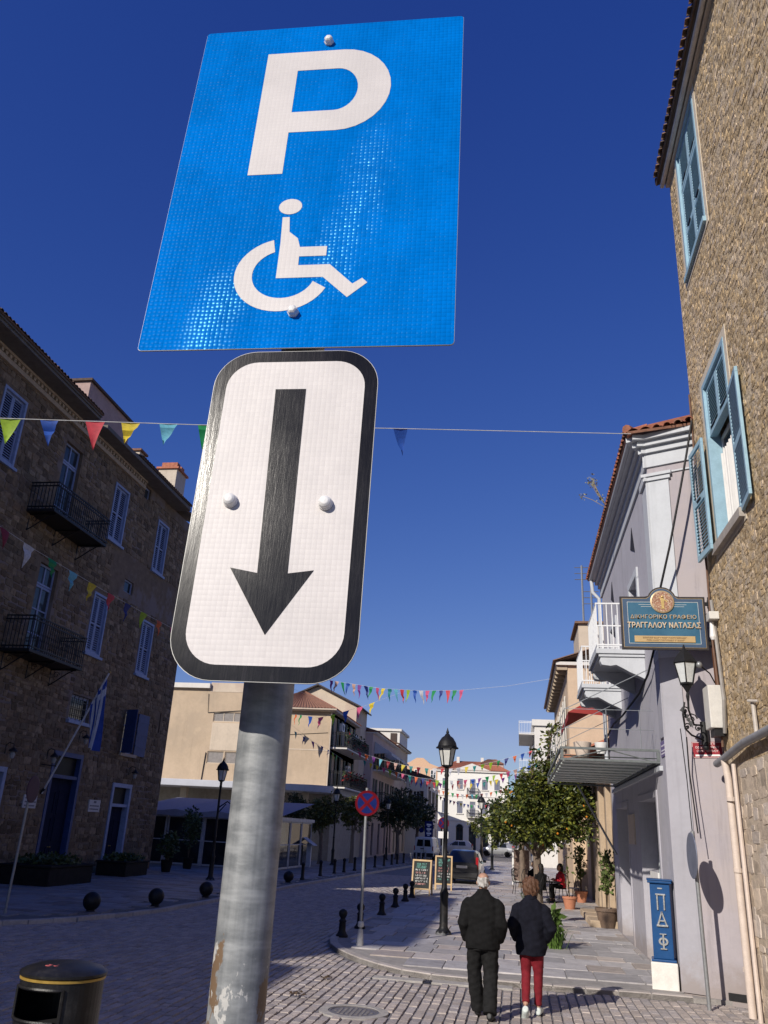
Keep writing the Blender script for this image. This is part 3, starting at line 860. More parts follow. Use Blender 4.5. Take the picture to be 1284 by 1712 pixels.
def left_house():
    XL = -16.4
    F = FX(XL, 1)
    root = thing('stone_house', 'tall brown rubble stone house with lavender shutters and two iron balconies', 'house', (XL-4, 27, 0))
    ups = [(21.3, 22.55), (25.3, 26.5), (29.33, 30.55), (33.7, 34.87)]
    ops = [(a, b, 12.75, 15.12) for a, b in ups]
    ops[1] = (25.3, 26.5, 11.75, 15.1)
    mids = [(21.2, 22.4, 8.04, 10.36), (25.25, 26.43, 7.1, 10.36), (29.2, 30.35, 8.04, 10.38), (33.7, 34.85, 8.04, 10.38)]
    mezz = [(28.9, 30.45, 5.45, 6.38), (33.5, 34.75, 4.68, 6.4)]
    doors = [(28.4, 30.5, 0.05, 4.27), (33.3, 35.05, 0.05, 3.45), (23.6, 25.7, .05, 3.48)]
    small = [(31.9, 32.5, 15.53, 16.08), (31.45, 32.3, 11.08, 11.62), (36.95, 37.1, 5.87, 6.77), (21.0, 22.5, 5.4, 6.4)]
    allops = ops+mids+mezz+doors+small
    mb = MB(); wall_skin(mb, F, 16.6, 38.1, -.1, 16.2, allops, .32, 9)
    wall = mb.build('wall', MORTL, root, fix=False)
    stones(F, 16.7, 38.05, .1, 15.78, allops + [(30.3, 37, 10.9, 12.6)], (.34, .2), RUBL, wall, 300, 5, .02, wild=.02, near=lambda q: abs(q[0]-22.5)+abs(q[2]-9)*.3)
    # side wall towards the side street
    # mouldings
    mb = MB(); mb.fbox(F, 16.6, 31.75, 15.82, 15.98, .0, .1); mb.fbox(F, 16.6, 31.75, 16.12, 16.2, 0, .16)
    k = 16.7
    while k < 31.7: mb.fbox(F, k, k+.12, 15.99, 16.11, .0, .12); k += .24
    mb.build('dentil_cornice', STUC, wall)
    mb = MB(); mb.fbox(F, 16.4, 25.9, 16.22, 16.32, -.2, .8); mb.fbox(F, 16.4, 25.9, 16.32, 16.4, -.2, .86); mb.fbox(F, 26.6, 35.4, 16.22, 16.38, -.2, .74)
    mb.build('eave_board', M('dark eave timber', (.14, .13, .12), .8, var=.2, vs=3), wall)
    roof = corrugated_roof([(XL+.92, 16.4, 16.42), (XL+.92, 25.9, 16.42), (XL-4, 25.9, 18.6), (XL-4, 16.4, 18.6)], TILED, root)
    tile_row(F, 16.5, 25.9, 16.42, .95, .5, .18, TILED, roof, .21)
    roof2 = corrugated_roof([(XL+.8, 29.6, 16.44), (XL+.8, 35.4, 16.44), (XL-4, 35.4, 18.2), (XL-4, 29.6, 18.2)], TILED, root)
    tile_row(F, 29.6, 35.4, 16.42, .84, .4, .18, TILED, roof2, .21)
    roof3 = corrugated_roof([(XL+.3, 35.4, 16.5), (XL+.3, 38.3, 16.5), (XL-4, 38.3, 18.0), (XL-4, 35.4, 18.0)], TILED, root)
    # pink raised block over the cornice
    mb = MB(); mb.fbox(F, 26.0, 29.6, 16.2, 18.0, -5, .02); pk = mb.build('raised_block', PINKP, root)
    mb = MB(); mb.fbox(F, 25.9, 29.7, 18.0, 18.1, -5.1, .12); mb.build('coping', TILED, pk)
    # windows
    for a, b, c, d in (ops[0], ops[2], ops[3], mids[0], mids[2], mids[3]):
        fr = MB(); ring(fr, F, a-.03, b+.03, c-.03, d+.03, .09, -.12, .03)
        w = fr.build('window', LBLUE, root)
        s = MB(); s.fbox(F, a-.12, b+.12, c-.13, c-.035, -.1, .12); s.build('sill', LBLUE, w)
        m_ = (a+b)/2
        for (p, q) in ((a+.07, m_-.005), (m_+.005, b-.07)):
            shutter_leaf(F, root, p, q, c+.07, d-.07, -.1, .04, LBLUE, LSLAT)
    for a, b, c, d in (ops[1], mids[1]):
        w = window_sash(F, root, a, b, c, d-.75, -.2, LBLUE, PANEG, 2, 3, .08, 'balcony_door')
        window_sash(F, root, a, b, d-.73, d, -.2, LBLUE, PANEG, 2, 1, .07, 'transom_window')
    for a, b, c, d in small[:2]:
        window_sash(F, root, a, b, c, d, -.15, LBLUE, PANEG, 1, 1, .06)
    g = mezz[0]; w = window_sash(F, root, *g, -.2, LBLUE, PANEG, 1, 1, .1, sill=LBLUE)
    gr = MB()
    for i in range(1, 5): u = g[0]+(g[1]-g[0])*i/5; gr.fbox(F, u-.012, u+.012, g[2], g[3], -.06, -.036)
    for i in range(1, 4): z = g[2]+(g[3]-g[2])*i/4; gr.fbox(F, g[0], g[1], z-.012, z+.012, -.034, -.01)
    gr.build('window_grille', IRON, w)
    g = small[3]; window_sash(F, root, *g, -.2, LBLUE, PANEG, 2, 2, .1, sill=LBLUE)
    g = mezz[1]; w = window_sash(F, root, *g, -.2, LBLUE, PANEG, 2, 3, .08, sill=STUC)
    # open shutters beside the small window
    for (hx, sgn, ln) in ((g[1], 1, 1.0), (g[0], -1, .25)):
        mb = MB(); e = .09 if ln > .5 else .62
        p0 = Vector(F(hx, g[2]-.02, .03)); p1 = Vector(F(hx+sgn*ln*.95, g[2]-.02, e)); nrm = Vector((0, 0, 1)).cross(p1-p0).normalized()*.035
        up = Vector((0, 0, g[3]-g[2]+.04))
        mb.add([p0, p1, p1+nrm, p0+nrm, p0+up, p1+up, p1+nrm+up, p0+nrm+up], BOXF)
        for k in (.2, .5, .8): q = up*k; mb.add([p0+q-nrm*.4, p1+q-nrm*.4, p1+nrm*1.4+q, p0+nrm*1.4+q, p0+q-nrm*.4+up*.05, p1+q-nrm*.4+up*.05, p1+nrm*1.4+q+up*.05, p0+nrm*1.4+q+up*.05], BOXF)
        mb.build('open_shutter', DBLUE, root)
    # doors
    for i, (a, b, c, d) in enumerate(doors):
        mb = MB(); ring(mb, F, a-.02, b+.02, c, d+.02, .16, -.2, .03 if i != 1 else .05)
        tr = d-.9; mb.fbox(F, a+.14, b-.14, tr, tr+.12, -.2, .0)
        dr = mb.build('door_frame', LBLUE if i != 0 else DBLUE, root)
        MB().fbox(F, a+.14, b-.14, tr+.12, d-.14, -.16, -.15).build('pane', M('dusty dark pane', (.012, .013, .016), .5, spec=.12), dr)
        m_ = (a+b)/2
        for p, q in ((a+.15, m_-.01), (m_+.01, b-.15)):
            lf = MB(); lf.fbox(F, p, q, c, tr-.01, -.24, -.19)
            for zz in (c+.25, c+1.2, c+2.1):
                if zz+.6 < tr: ring(lf, F, p+.1, q-.1, zz, min(zz+.8, tr-.08), .05, -.19, -.165)
            l_ = lf.build('door_leaf', DOORN, dr)
            MB().ball(F(m_ + (.07 if p > m_ else -.07), 1.05, -.15), .03, 8, 6).build('door_knob', M('old brass', (.4, .28, .1), .35, .9), l_)
    # balconies
    balcony(F, root, 23.75, 27.55, 11.76, 12.72, 1.05)
    balcony(F, root, 23.95, 27.4, 7.05, 8.12, 1.05)
    # name plates
    PL_ = M('pale enamel plate', (.42, .42, .46), .4, var=.06, vs=4)
    for (a, b, c, d) in ((26.95, 27.75, 2.3, 2.72), (31.5, 32.4, 2.3, 2.74)):
        p = MB().fbox(F, a, b, c, d, .0, .06).build('wall_plate', PL_, root)
        mk = MB()
        for k in range(3):
            z = d-.1-k*.12
            if k == 0 and a > 30: mk.fbox(F, (a+b)/2-.1, (a+b)/2+.1, z-.02, z+.06, .061, .064)
            else:
                u = a+.08
                while u < b-.1: w_ = rnd.uniform(.03, .07); mk.fbox(F, u, u+w_, z-.025, z+.025, .061, .064); u += w_+.02
        mk.build('lettering', M('dark plate print', (.08, .08, .12), .5), p)
    # chimneys behind the far eave
    CHM = M('cream chimney render', (.55, .47, .38), .9, var=.12, vs=4, streak=.4)
    for (x0, x1, y0, y1, z1) in ((-18.2, -17.2, 36.5, 37.7, 19.0), (-18.0, -17.5, 32.9, 33.5, 18.3)):
        ch = MB().box(x0, x1, y0, y1, 16.6, z1).build('chimney', CHM, root)
        MB().box(x0-.1, x1+.1, y0-.1, y1+.1, z1, z1+.1).build('cap', TILE, ch)
        if y0 > 35:
            for k in range(2): MB().box(x0+.08, x1-.08, y0+.12+k*.55, y0+.5+k*.55, z1+.1, z1+.42).build('chimney_pot', TILE, ch)
    return root
left_house()
# wall lanterns of the stone house
def left_lantern(u, z, label):
    F = FX(-16.4, 1)
    root = thing('wall_lantern', label, 'lamp', F(u, z, 0), 'small dark lanterns on the stone house')
    MB().tube([F(u, z-.15, .02), F(u, z+.12, .02), F(u, z+.2, .12), F(u, z+.16, .28), F(u, z+.05, .3)], .016, 6).build('arm', IRON, root)
    m = MB(); m.lathe([(.02, .06), (.14, -.04), (.15, -.08)], F(u, z, .3), 12); m.build('shade', IRON, root)
    MB().lathe([(.05, -.08), (.09, -.16), (.06, -.28), (.02, -.3)], F(u, z, .3), 8).build('glass', M('lantern glass unlit', (.35, .35, .33), .2), root)
for u, z, l_ in ((29.95, 4.95, 'above the tall blue door'), (34.6, 4.0, 'above the narrow door'), (25.4, 4.05, 'over the leftmost doorway'), (27.95, 4.1, 'beside the flag pole')):
    left_lantern(u, z, 'small dark swan neck lantern on the brown stone wall ' + l_)
def flag():
    F = FX(-16.4, 1)
    root = thing('flag', 'limp blue and white striped flag on a slanting white pole over the door', 'flag', F(28.0, 2.8, 0))
    a = Vector(F(28.0, 2.8, .05)); b = Vector((-14.3, 27.45, 6.95))
    MB().tube([a, b], .03, 8).build('pole', M('white painted pole', (.6, .6, .62), .4), root, smooth=True)
    MB().ball(tuple(b), .05, 8, 6).build('finial', M('old brass', (.4, .28, .1), .35, .9), root)
    MB().tube([Vector(F(28.0, 2.8, 0)), a.lerp(b, .04)], .05, 8).build('socket', IRON, root)
    arm = MB(); arm.tube([F(27.7, 3.75, 0), a.lerp(b, .22)], .02, 6); arm.build('stay', IRON, root)
    n, m = 14, 18
    p0, p1 = a.lerp(b, .95), a.lerp(b, .74)
    vs, fs, mi = [], [], []
    for i in range(n+1):
        t = i/n
        top = p0.lerp(p1, t)
        for j in range(m+1):
            s = j/m
            sag = Vector((0, 0, -2.5*s))
            fold = math.sin(t*11+s*2.3)*.09*(.3+s) + math.sin(t*23+s*1.1)*.03
            hor = (p1-p0)*(-.45*s*t) + Vector((fold, fold*.6, 0)) + Vector((0, .12*s, 0))
            vs.append(top + sag*(1-.25*t) + hor)
    mb = MB()
    for i in range(n):
        for j in range(m):
            mb.mi = 0
            q = i*(m+1)+j
            k = int(i/n*9)
            white = (k % 2 == 1)
            if j < m*.22 and k < 5: white = (k == 2 or int(j/m*9) == 1)
            mb.f.append((q, q+1, q+m+2, q+m+1)); mb.m.append(1 if white else 0)
    mb.v = [tuple(p) for p in vs]
    mb.build('cloth', [M('flag blue', (.03, .07, .32), .8), M('flag white', (.55, .55, .6), .8)], root, smooth=True, fix=False)
flag()
# neighbours outside the frame whose shade falls on the street
def plain_house(name, label, x0, x1, y0, y1, h, face, mat, wins):
    root = thing(name, label, 'house', ((x0+x1)/2, (y0+y1)/2, 0))
    F = FX(x1, 1) if face > 0 else FX(x0, -1)
    mb = MB(); wall_skin(mb, F, y0, y1, -.1, h, wins, .25, x1-x0); mb.build('wall', mat, root, fix=False)
    for w in wins: window_sash(F, root, *w, -.2, LBLUE, PANEG, 2, 3, .08, sill=STUC)
    mb = MB(); mb.box(x0-.3, x1+.6, y0, y1, h+.002, h+.15); mb.build('eave_board', STUC, root)
    corrugated_roof([(x1+.7, y0, h+.16), (x1+.7, y1, h+.16), ((x0+x1)/2, y1, h+1.5), ((x0+x1)/2, y0, h+1.5)], TILED, root)
    corrugated_roof([(x0-.4, y0, h+.16), (x0-.4, y1, h+.16), ((x0+x1)/2, y1, h+1.5), ((x0+x1)/2, y0, h+1.5)], TILED, root)
W3 = lambda ys, zs: [(y, y+1.2, z, z+2.3) for y in ys for z in zs]
plain_house('plastered_house', 'plain plastered town house with pink walls further along from the stone house', -26, -16.4, -7.2, 6.7, 16.0, 1, PINKP, W3((-5, 0, 4), (1.0, 6.5, 12)))
plain_house('plastered_house', 'lower pale plastered town house at the far back of the left side', -26, -16.4, -40, -7.4, 14.2, 1, STUC, W3((-36, -30, -24, -18, -12), (1.0, 6.0, 10.5)))
plain_house('low_town_house', 'low plastered house between the pink house and the stone house', -22, -16.4, 6.9, 15.6, 9.6, 1, PINKP, W3((8, 11, 13.5), (1.0, 5.4)))
# ================================================================== right: rubble stone house and lilac house
RUBR = M('sunlit tan rubble', (.50, .365, .205), .88, var=.28, vs=10, bump=.8, bs=45, isl=.3, isl2=(.52, .41, .29), col2=(.62, .54, .44), c2s=2.2, c2lo=.56, c2hi=.68)
def rubble_render():
    """old rubble masonry half covered with lime: mottled tan, pale and brown lumps"""
    m, nt, b = nodes_of('tan rubble with lime pointing')
    geo = N(nt, 'NewGeometry'); co = geo.outputs['Position']
    wv = N(nt, 'Mapping'); nt.links.new(co, wv.inputs[0]); wv.inputs['Scale'].default_value = (1, 1, 1.5)
    dn = N(nt, 'TexNoise', Scale=7.0, Detail=4.0); nt.links.new(wv.outputs[0], dn.inputs['Vector'])
    ad = N(nt, 'VectorMath', operation='MULTIPLY_ADD'); nt.links.new(dn.outputs['Color'], ad.inputs[0]); ad.inputs[1].default_value = (.12, .12, .12); nt.links.new(wv.outputs[0], ad.inputs[2])
    v1 = N(nt, 'TexVoronoi', Scale=6.5); nt.links.new(ad.outputs[0], v1.inputs['Vector'])
    v2 = N(nt, 'TexVoronoi', Scale=17.0); nt.links.new(ad.outputs[0], v2.inputs['Vector'])
    s1 = N(nt, 'SeparateColor'); nt.links.new(v1.outputs['Color'], s1.inputs[0]); s2 = N(nt, 'SeparateColor'); nt.links.new(v2.outputs['Color'], s2.inputs[0])
    c = mixc(nt, s1.outputs[0], (.40, .285, .155), (.58, .44, .27))
    c = mixc(nt, math_(nt, 'MULTIPLY', ramp(nt, s2.outputs[1], .5, .9), .6), c, (.60, .50, .36))
    c = mixc(nt, math_(nt, 'MULTIPLY', ramp(nt, s2.outputs[2], .72, .95), .75), c, (.22, .15, .085))
    c = mixc(nt, math_(nt, 'MULTIPLY', ramp(nt, noise(nt, co, .9, 7, .7), .5, .66), .7), c, (.64, .54, .42))
    c = mixc(nt, math_(nt, 'MULTIPLY', ramp(nt, noise(nt, co, 1.7, 7, .7), .58, .7), .5), c, (.33, .235, .13))
    nt.links.new(c, b.inputs['Base Color']); b.inputs['Roughness'].default_value = .92; b.inputs['Specular IOR Level'].default_value = .2
    h = math_(nt, 'ADD', math_(nt, 'MULTIPLY', v1.outputs['Distance'], -1.2), math_(nt, 'ADD', math_(nt, 'MULTIPLY', v2.outputs['Distance'], -.7), noise(nt, co, 30, 6, .7)))
    bn = N(nt, 'Bump', Strength=.7, Distance=.022); nt.links.new(h, bn.inputs['Height']); nt.links.new(bn.outputs[0], b.inputs['Normal'])
    return m
MORTR = rubble_render()
RUBLOW = M('exposed pale stone', (.56, .455, .35), .85, var=.25, vs=9, bump=.7, bs=40, isl=.28, isl2=(.52, .445, .375))
SHUT = M('light blue shutter paint', (.30, .46, .55), .5, var=.1, vs=8)
SHUTD = M('light blue slat paint', (.25, .41, .50), .5, var=.12, vs=8)
WHITEP = M('white paint', (.78, .77, .75), .5, var=.05, vs=4)
CURT = M('white curtain', (.74, .72, .68), .9, var=.06, vs=6)
LILAC = M('lilac house plaster', (.385, .35, .372), .88, var=.07, vs=1.2, bump=.12, bs=40, col2=(.41, .365, .37), c2s=.5, streak=.5, grime=.55)
LILG = M('grey lilac plaster', (.43, .42, .465), .88, var=.07, vs=1.2, bump=.12, bs=40, streak=.5, grime=.55)
TRIM = M('pale grey trim paint', (.51, .53, .56), .7, var=.06, vs=3, streak=.3)
STEEL = M('grey steel', (.3, .31, .32), .45, .5, .15, 20)
WSTEEL = M('white railing paint', (.72, .73, .74), .45, var=.06, vs=10)
CREAMP = M('cream downpipe', (.62, .52, .45), .55, var=.1, vs=6)
CABLE = M('black cable', (.012, .012, .014), .6)
RUST = M('rusty iron', (.2, .085, .04), .8, .2, .35, 25)
GREYBOX = M('off white box paint', (.62, .6, .56), .6, var=.1, vs=6)
def leaf3(parent, hinge, ang, w, z0, z1, th, frame, slat, name='shutter', n=20, mid=None):
    """an open louvred leaf: hinge point (x,y), ang = direction of the leaf in plan; slats are pieces that share one mesh"""
    d = Vector((math.cos(ang), math.sin(ang), 0)); nrm = Vector((-d.y, d.x, 0))
    o = Vector((hinge[0], hinge[1], 0))
    F = lambda u, z, t: tuple(o + d*u + nrm*t + Vector((0, 0, z)))
    mb = MB(); fw = .085
    ring(mb, F, 0, w, z0, z1, fw, 0, th)
    zm = z0+(z1-z0)*(mid or .5)
    mb.fbox(F, fw, w-fw, zm-.06, zm+.06, 0, th)
    lf = mb.build(name, frame, parent, bevel=.004)
    src = None
    k = 0
    for (a, b) in ((z0+fw, zm-.06), (zm+.06, z1-fw)):
        m = max(2, int((b-a)/.062))
        for i in range(m):
            z = a+(i+.5)*(b-a)/m
            if src is None:
                s = MB(); h = .03
                s.add([F(fw, z-h, th*.95), F(w-fw, z-h, th*.95), F(w-fw, z+h, th*.05), F(fw, z+h, th*.05), F(fw, z-h+.01, th*.99), F(w-fw, z-h+.01, th*.99), F(w-fw, z+h+.01, th*.09), F(fw, z+h+.01, th*.09)], BOXF)
                src = s.build('slat', slat, lf); zsrc = z
            else: share('slat', src, wloc(lf)+Vector((0, 0, z-zsrc)), lf)
    MB().fbox(F, w*.35, w*.62, zm-.015, zm+.015, th, th+.02).build('latch', IRON, lf)
    return lf
def stone_house_right():
    XS = 3.3; F = FX(XS, -1)
    root = thing('rubble_house', 'sunlit tan rubble stone house with light blue shutters and tiled eave', 'house', (XS+3, 9, 0))
    wl = (11.92, 13.55, 6.86, 9.84); wu = (12.1, 13.78, 12.38, 15.32)
    ops = [wl, wu]
    mb = MB(); wall_skin(mb, F, 4.0, 14.55, -.1, 16.2, ops, .3, 7); wall = mb.build('wall', MORTR, root, fix=False)
    pl = lambda w, m=.16: (w[0]-m, w[1]+m, w[2]-m-.12, w[3]+m)
    stones(F, 7.5, 14.5, 3.55, 15.9, [pl(wl), pl(wu)], (.14, .09), RUBR, wall, 100, 11, .006, gap=.0, wild=.05, skip=.42, near=lambda q: abs(q[0]-11.2)+abs(q[2]-6)*.5)
    stones(F, 7.5, 14.42, .05, 3.36, [], (.30, .2), RUBLOW, wall, 200, 12, .012, near=lambda q: abs(q[0]-13.2), gap=.0, wild=.05, skip=.06)
    MB().fbox(F, 7.5, 14.53, -.05, 3.4, .0, .006).build('lower_pointing', M('pale lime pointing', (.56, .46, .35), .95, var=.25, vs=8, bump=.8, bs=40), wall)
    # near end face of the corner seen edge on is covered by the lilac wall
    # lime band around the windows
    LIME = M('lime wash band', (.62, .54, .43), .9, var=.12, vs=9, bump=.4, bs=50)
    for w in (wl, wu):
        mb = MB(); ring(mb, F, w[0]-.15, w[1]+.15, w[2]-.2, w[3]+.14, .14, -.02, .012); mb.build('window_surround', LIME, wall)
    # eave
    mb = MB(); mb.fbox(F, 4, 14.62, 15.34, 15.46, -.1, .07); mb.build('eave_board', M('cream eave board', (.62, .55, .45), .8, var=.1), wall)
    mb = MB(); mb.fbox(F, 4, 14.62, 15.47, 15.5, -.1, .2); mb.build('eave_soffit', M('dark eave timber', (.14, .13, .12), .8), wall)
    mb = MB(); mb.tube([F(4, 15.42, .13), F(14.66, 15.42, .13)], .05, 10); mb.build('gutter', M('white gutter', (.66, .63, .58), .5), root, smooth=True)
    roof = corrugated_roof([(XS-.26, 4, 15.5), (XS-.26, 14.68, 15.5), (XS+4, 14.68, 17.4), (XS+4, 4, 17.4)], TILED, root)
    tile_row(F, 4, 14.7, 15.5, .33, -.05, .14, TILED, roof, .21, .085)
    # upper window: closed shutters
    a, b, c, d = wu
    mb = MB(); ring(mb, F, a, b, c, d, .09, -.14, .02); w = mb.build('window_frame', SHUT, root, bevel=.004)
    mb = MB(); mb.fbox(F, a+.09, b-.09, d-.98, d-.9, -.12, -.02); mb.build('transom', SHUT, w)
    mb = MB(); mb.fbox(F, a-.04, b+.04, c-.1, c, -.1, .07); mb.build('sill', SHUT, w)
    m_ = (a+b)/2
    for p, q in ((a+.09, m_-.004), (m_+.004, b-.09)):
        leaf3(root, (XS+.07, p), R(90), q-p, d-.895, d-.09, .045, SHUT, SHUTD, mid=.02)
        leaf3(root, (XS+.07, p), R(90), q-p, c+.09, d-.985, .045, SHUT, SHUTD, mid=.45)
    # the lower window: louvred top light, open leaves, aluminium sash and a curtain
    a, b, c, d = wl
    mb = MB(); ring(mb, F, a, b, c, d, .1, -.2, .02); w = mb.build('window_frame', SHUT, root, bevel=.004)
    mb = MB(); mb.fbox(F, a+.1, b-.1, d-1.04, d-.96, -.14, -.02); mb.build('transom', SHUT, w)
    m_ = (a+b)/2
    for p, q in ((a+.1, m_-.004), (m_+.004, b-.1)):
        leaf3(root, (XS+.07, p), R(90), q-p, d-.955, d-.1, .045, SHUT, SHUTD, mid=.02)
    mb = MB(); ring(mb, F, a+.1, b-.1, c+.1, d-1.05, .06, -.26, -.2); mb.fbox(F, m_-.04, m_+.04, c+.16, d-1.11, -.255, -.21)
    sash = mb.build('sash', WHITEP, root)
    for p, q in ((a+.16, m_-.04), (m_+.04, b-.16)):
        MB().fbox(F, p, q, c+.16, d-1.11, -.235, -.228).build('pane', PANEG, sash)
    # curtain drawn half way, in folds
    vs, fs = [], []
    n = 30
    for i in range(n+1):
        u = m_-.25+(b-.2-m_+.25)*i/n; dd = -.17+.03*math.sin(i*1.3)
        vs += [F(u, c+.12, dd), F(u, d-1.4, dd)]
    fs = [(2*i, 2*i+2, 2*i+3, 2*i+1) for i in range(n)]
    MB().add(vs, fs).build('curtain', CURT, sash, fix=False, smooth=True)
    mb = MB(); mb.fbox(F, a-.1, b+.1, c-.14, c, -.1, .09); mb.build('sill', M('grey stone sill', (.4, .36, .32), .85, var=.15), root)
    z0, z1 = c-.06, d-1.0
    leaf3(root, (XS-.04, a+.02), R(-90-5), .78, z0, z1, .045, SHUT, SHUTD)
    leaf3(root, (XS-.085, b-.02), R(90+4), .78, z0, z1, .045, SHUT, SHUTD)
    # rendered ledge above the bare stone with a fat grey pipe
    mb = MB(); mb.tube([F(6.5, 3.78, .1), F(12.9, 3.62, .1), F(14.1, 3.5, .12), F(14.5, 3.46, .14)], .058, 12); mb.build('service_pipe', M('grey plastic pipe', (.25, .25, .26), .5), root, smooth=True)
    mb = MB(); mb.tube([F(12.35, 4.15, .05), F(12.25, 3.7, .07)], .03, 8); mb.tube([F(12.2, 4.12, .02), F(12.33, 4.14, .12)], .02, 6); mb.build('pipe_stub', M('pale pipe', (.5, .45, .4), .6), root)
    # downpipes on the joint with the lilac house
    mb = MB(); mb.tube([F(14.05, 3.48, .12), F(14.0, 3.2, .1), F(13.9, 0.0, .1)], .055, 12); dp = mb.build('downpipe', CREAMP, root, smooth=True)
    for z in (.6, 1.9, 2.9): MB().lathe([(.064, -.03), (.064, .03)], F(13.95, z, .1), 12).build('pipe_collar', CREAMP, dp)
    mb = MB(); mb.tube([F(13.72, 3.4, .07), F(13.6, 0, .07)], .032, 8); mb.build('downpipe', CREAMP, root, smooth=True)
    # rust coloured and white cables beside the corner
    mb = MB(); mb.tube([F(14.45, 10.2, .03), F(14.45, 8.2, .05), F(14.3, 6.7, .05), F(14.35, 5.5, .06), F(14.2, 4.6, .07), F(14.25, 3.7, .08)], .018, 6); mb.build('conduit', M('brown conduit', (.16, .09, .06), .7), root)
    mb = MB(); mb.tube([F(14.2, 6.1, .05), F(14.05, 5.2, .06), F(13.95, 4.4, .06), F(14.1, 3.9, .06)], .03, 6); mb.build('conduit', M('grey conduit', (.3, .28, .26), .7), root)
    mb = MB(); mb.fbox(F, 13.95, 14.2, 5.72, 5.85, 0, .16); mb.build('junction_box', GREYBOX, root, bevel=.01)
    MB().lathe([(.03, 0), (.05, -.25), (.03, -.3)], F(14.1, 5.7, .1), 8).build('insulator', WHITEP, root)
    MB().fbox(F, 14.38, 14.5, 4.6, 5.7, .0, .05).build('rusty_strip', RUST, root)
    # power box on the corner
    mb = MB(); mb.fbox(F, 14.1, 14.5, 3.98, 4.66, .0, .26); bx = mb.build('meter_box', GREYBOX, root, bevel=.015)
    MB().fbox(F, 14.14, 14.46, 3.86, 3.97, .03, .2).build('cable_entry', IRON, bx)
stone_house_right()
def lilac_house():
    X = 2.52; F = FX(X, -1); YC = 15.2; Y1 = 24.6
    root = thing('lilac_house', 'lilac plastered house with white cornice, bracketed balconies and red tiled roof', 'house', (X+3, 19, 0))
    # openings on the street side: two doorways in recesses, two balcony doors
    niche = [(16.7, 19.05, .08, 3.02), (21.15, 23.3, .08, 3.0)]
    ups = [(17.35, 18.5, 5.86, 7.5), (21.45, 22.6, 5.86, 7.5)]
    dark_marks = []
    mb = MB(); wall_skin(mb, F, YC, Y1, -.1, 9.3, niche+ups, .35, 6)
    wall = mb.build('street_wall', LILG, root, fix=False)
    # slanting front towards the camera from the corner to the stone house
    mb = MB()
    def FC(u, z, d):                                        # u 0..1.1 along the front
        p = Vector((X, YC, 0)); q = Vector((3.75, 14.62, 0)); dd = (q-p).normalized(); n = Vector((dd.y, -dd.x, 0))
        r_ = p + dd*u + n*d; return (r_.x, r_.y, z)
    mb.fbox(FC, 0, 1.3, -.1, 9.3, -.3, 0); fw = mb.build('front_wall', LILAC, root)
    # pilaster on the corner with capital, on both faces
    mb = MB(); mb.fbox(FC, -.035, .40, 5.3, 8.72, .0, .035); mb.fbox(F, YC-.035, YC+.55, 5.3, 8.72, .0, .035); p1 = mb.build('pilaster', TRIM, fw)
    mb = MB(); mb.fbox(FC, -.03, .34, .08, 5.3, .0, .03); mb.fbox(F, YC-.03, YC+.5, 3.95, 5.3, .0, .03); mb.build('pilaster_foot', M('light grey lilac', (.37, .365, .405), .88, var=.07, vs=1.2, bump=.1, streak=.25, grime=.6), fw)
    mb = MB(); mb.fbox(FC, -.07, .44, 8.72, 8.8, .0, .07); mb.fbox(FC, -.1, .47, 8.8, 8.86, 0, .1); mb.fbox(F, YC-.07, YC+.6, 8.721, 8.86, 0, .08); mb.build('capital', TRIM, p1)
    # cornice in steps round the corner
    for z0, z1, d in ((9.02, 9.3, .04), (9.3, 9.42, .1), (9.42, 9.52, .18), (9.52, 9.62, .27)):
        mb = MB(); mb.fbox(FC, -d-.02, 1.3, z0+.001, z1, -.3, d); mb.fbox(F, YC-d, Y1+.1, z0, z1-.002, -.3, d+.002); mb.build('cornice_course', TRIM, root)
    mb = MB(); mb.fbox(FC, 0, 1.25, 8.84, 8.87, 0, .03); mb.build('string_moulding', TRIM, fw)
    # roof
    EO = .38
    roof = corrugated_roof([(X-EO, 14.85, 9.64), (X-EO, Y1+.3, 9.64), (X+3, Y1+.3, 11.4), (X+3, 16.9, 11.4)], TILE, root)
    corrugated_roof([(X-EO, 14.85, 9.64), (3.9, 14.35, 9.64), (4.2, 16.9, 11.3), (X+3, 16.9, 11.4)], TILE, roof, 'front_roof')
    tile_row(F, 14.9, Y1+.3, 9.66, EO+.05, EO-.4, .16, TILE, roof, .2, .08)
    def F2(u, z, d): return FC(u, z, d)
    tile_row(F2, -.35, 1.2, 9.66, .4, .0, .16, TILE, roof, .2, .08)
    mb = MB(); mb.tube([F(14.88, 9.72, EO), F(16, 10.0, EO-.6)], .09, 8); mb.build('ridge_tile', TILE, roof)
    # drain from the eave
    mb = MB(); mb.tube([F(Y1-.1, 9.5, .3), F(Y1-.1, 9.15, .28), F(Y1-.1, 8.95, .1), F(Y1-.1, 3.9, .09)], .055, 10); mb.build('downpipe', TRIM, root, smooth=True)
    mb = MB(); mb.tube([F(15.1, 9.57, .31), F(Y1, 9.57, .31)], .05, 8); mb.build('gutter', TRIM, root, smooth=True)
    # dark triangles laid flat on the street wall
    for u, z in ((17.75, 8.35), (21.95, 8.35)):
        P = [(-.3, 0), (0, -.24), (.3, 0), (0, .24)]
        P = [(-.34, -.3), (.3, -.05), (-.05, .36)]
        mb = MB(); mb.prism(P, .004, .012, lambda a, b, t: F(u+a, z+b, t)); mb.build('dark_mark', M('near black wall mark', (.02, .02, .03), .9), wall)
    # balcony doors
    for (a, b, c, d) in ups:
        dr = window_sash(F, root, a, b, c, d, -.22, TRIM, PANEG, 2, 3, .07, 'balcony_door')
        mb = MB(); ring(mb, F, a-.16, b+.16, c, d+.14, .15, .0, .04); mb.build('surround', TRIM, dr)
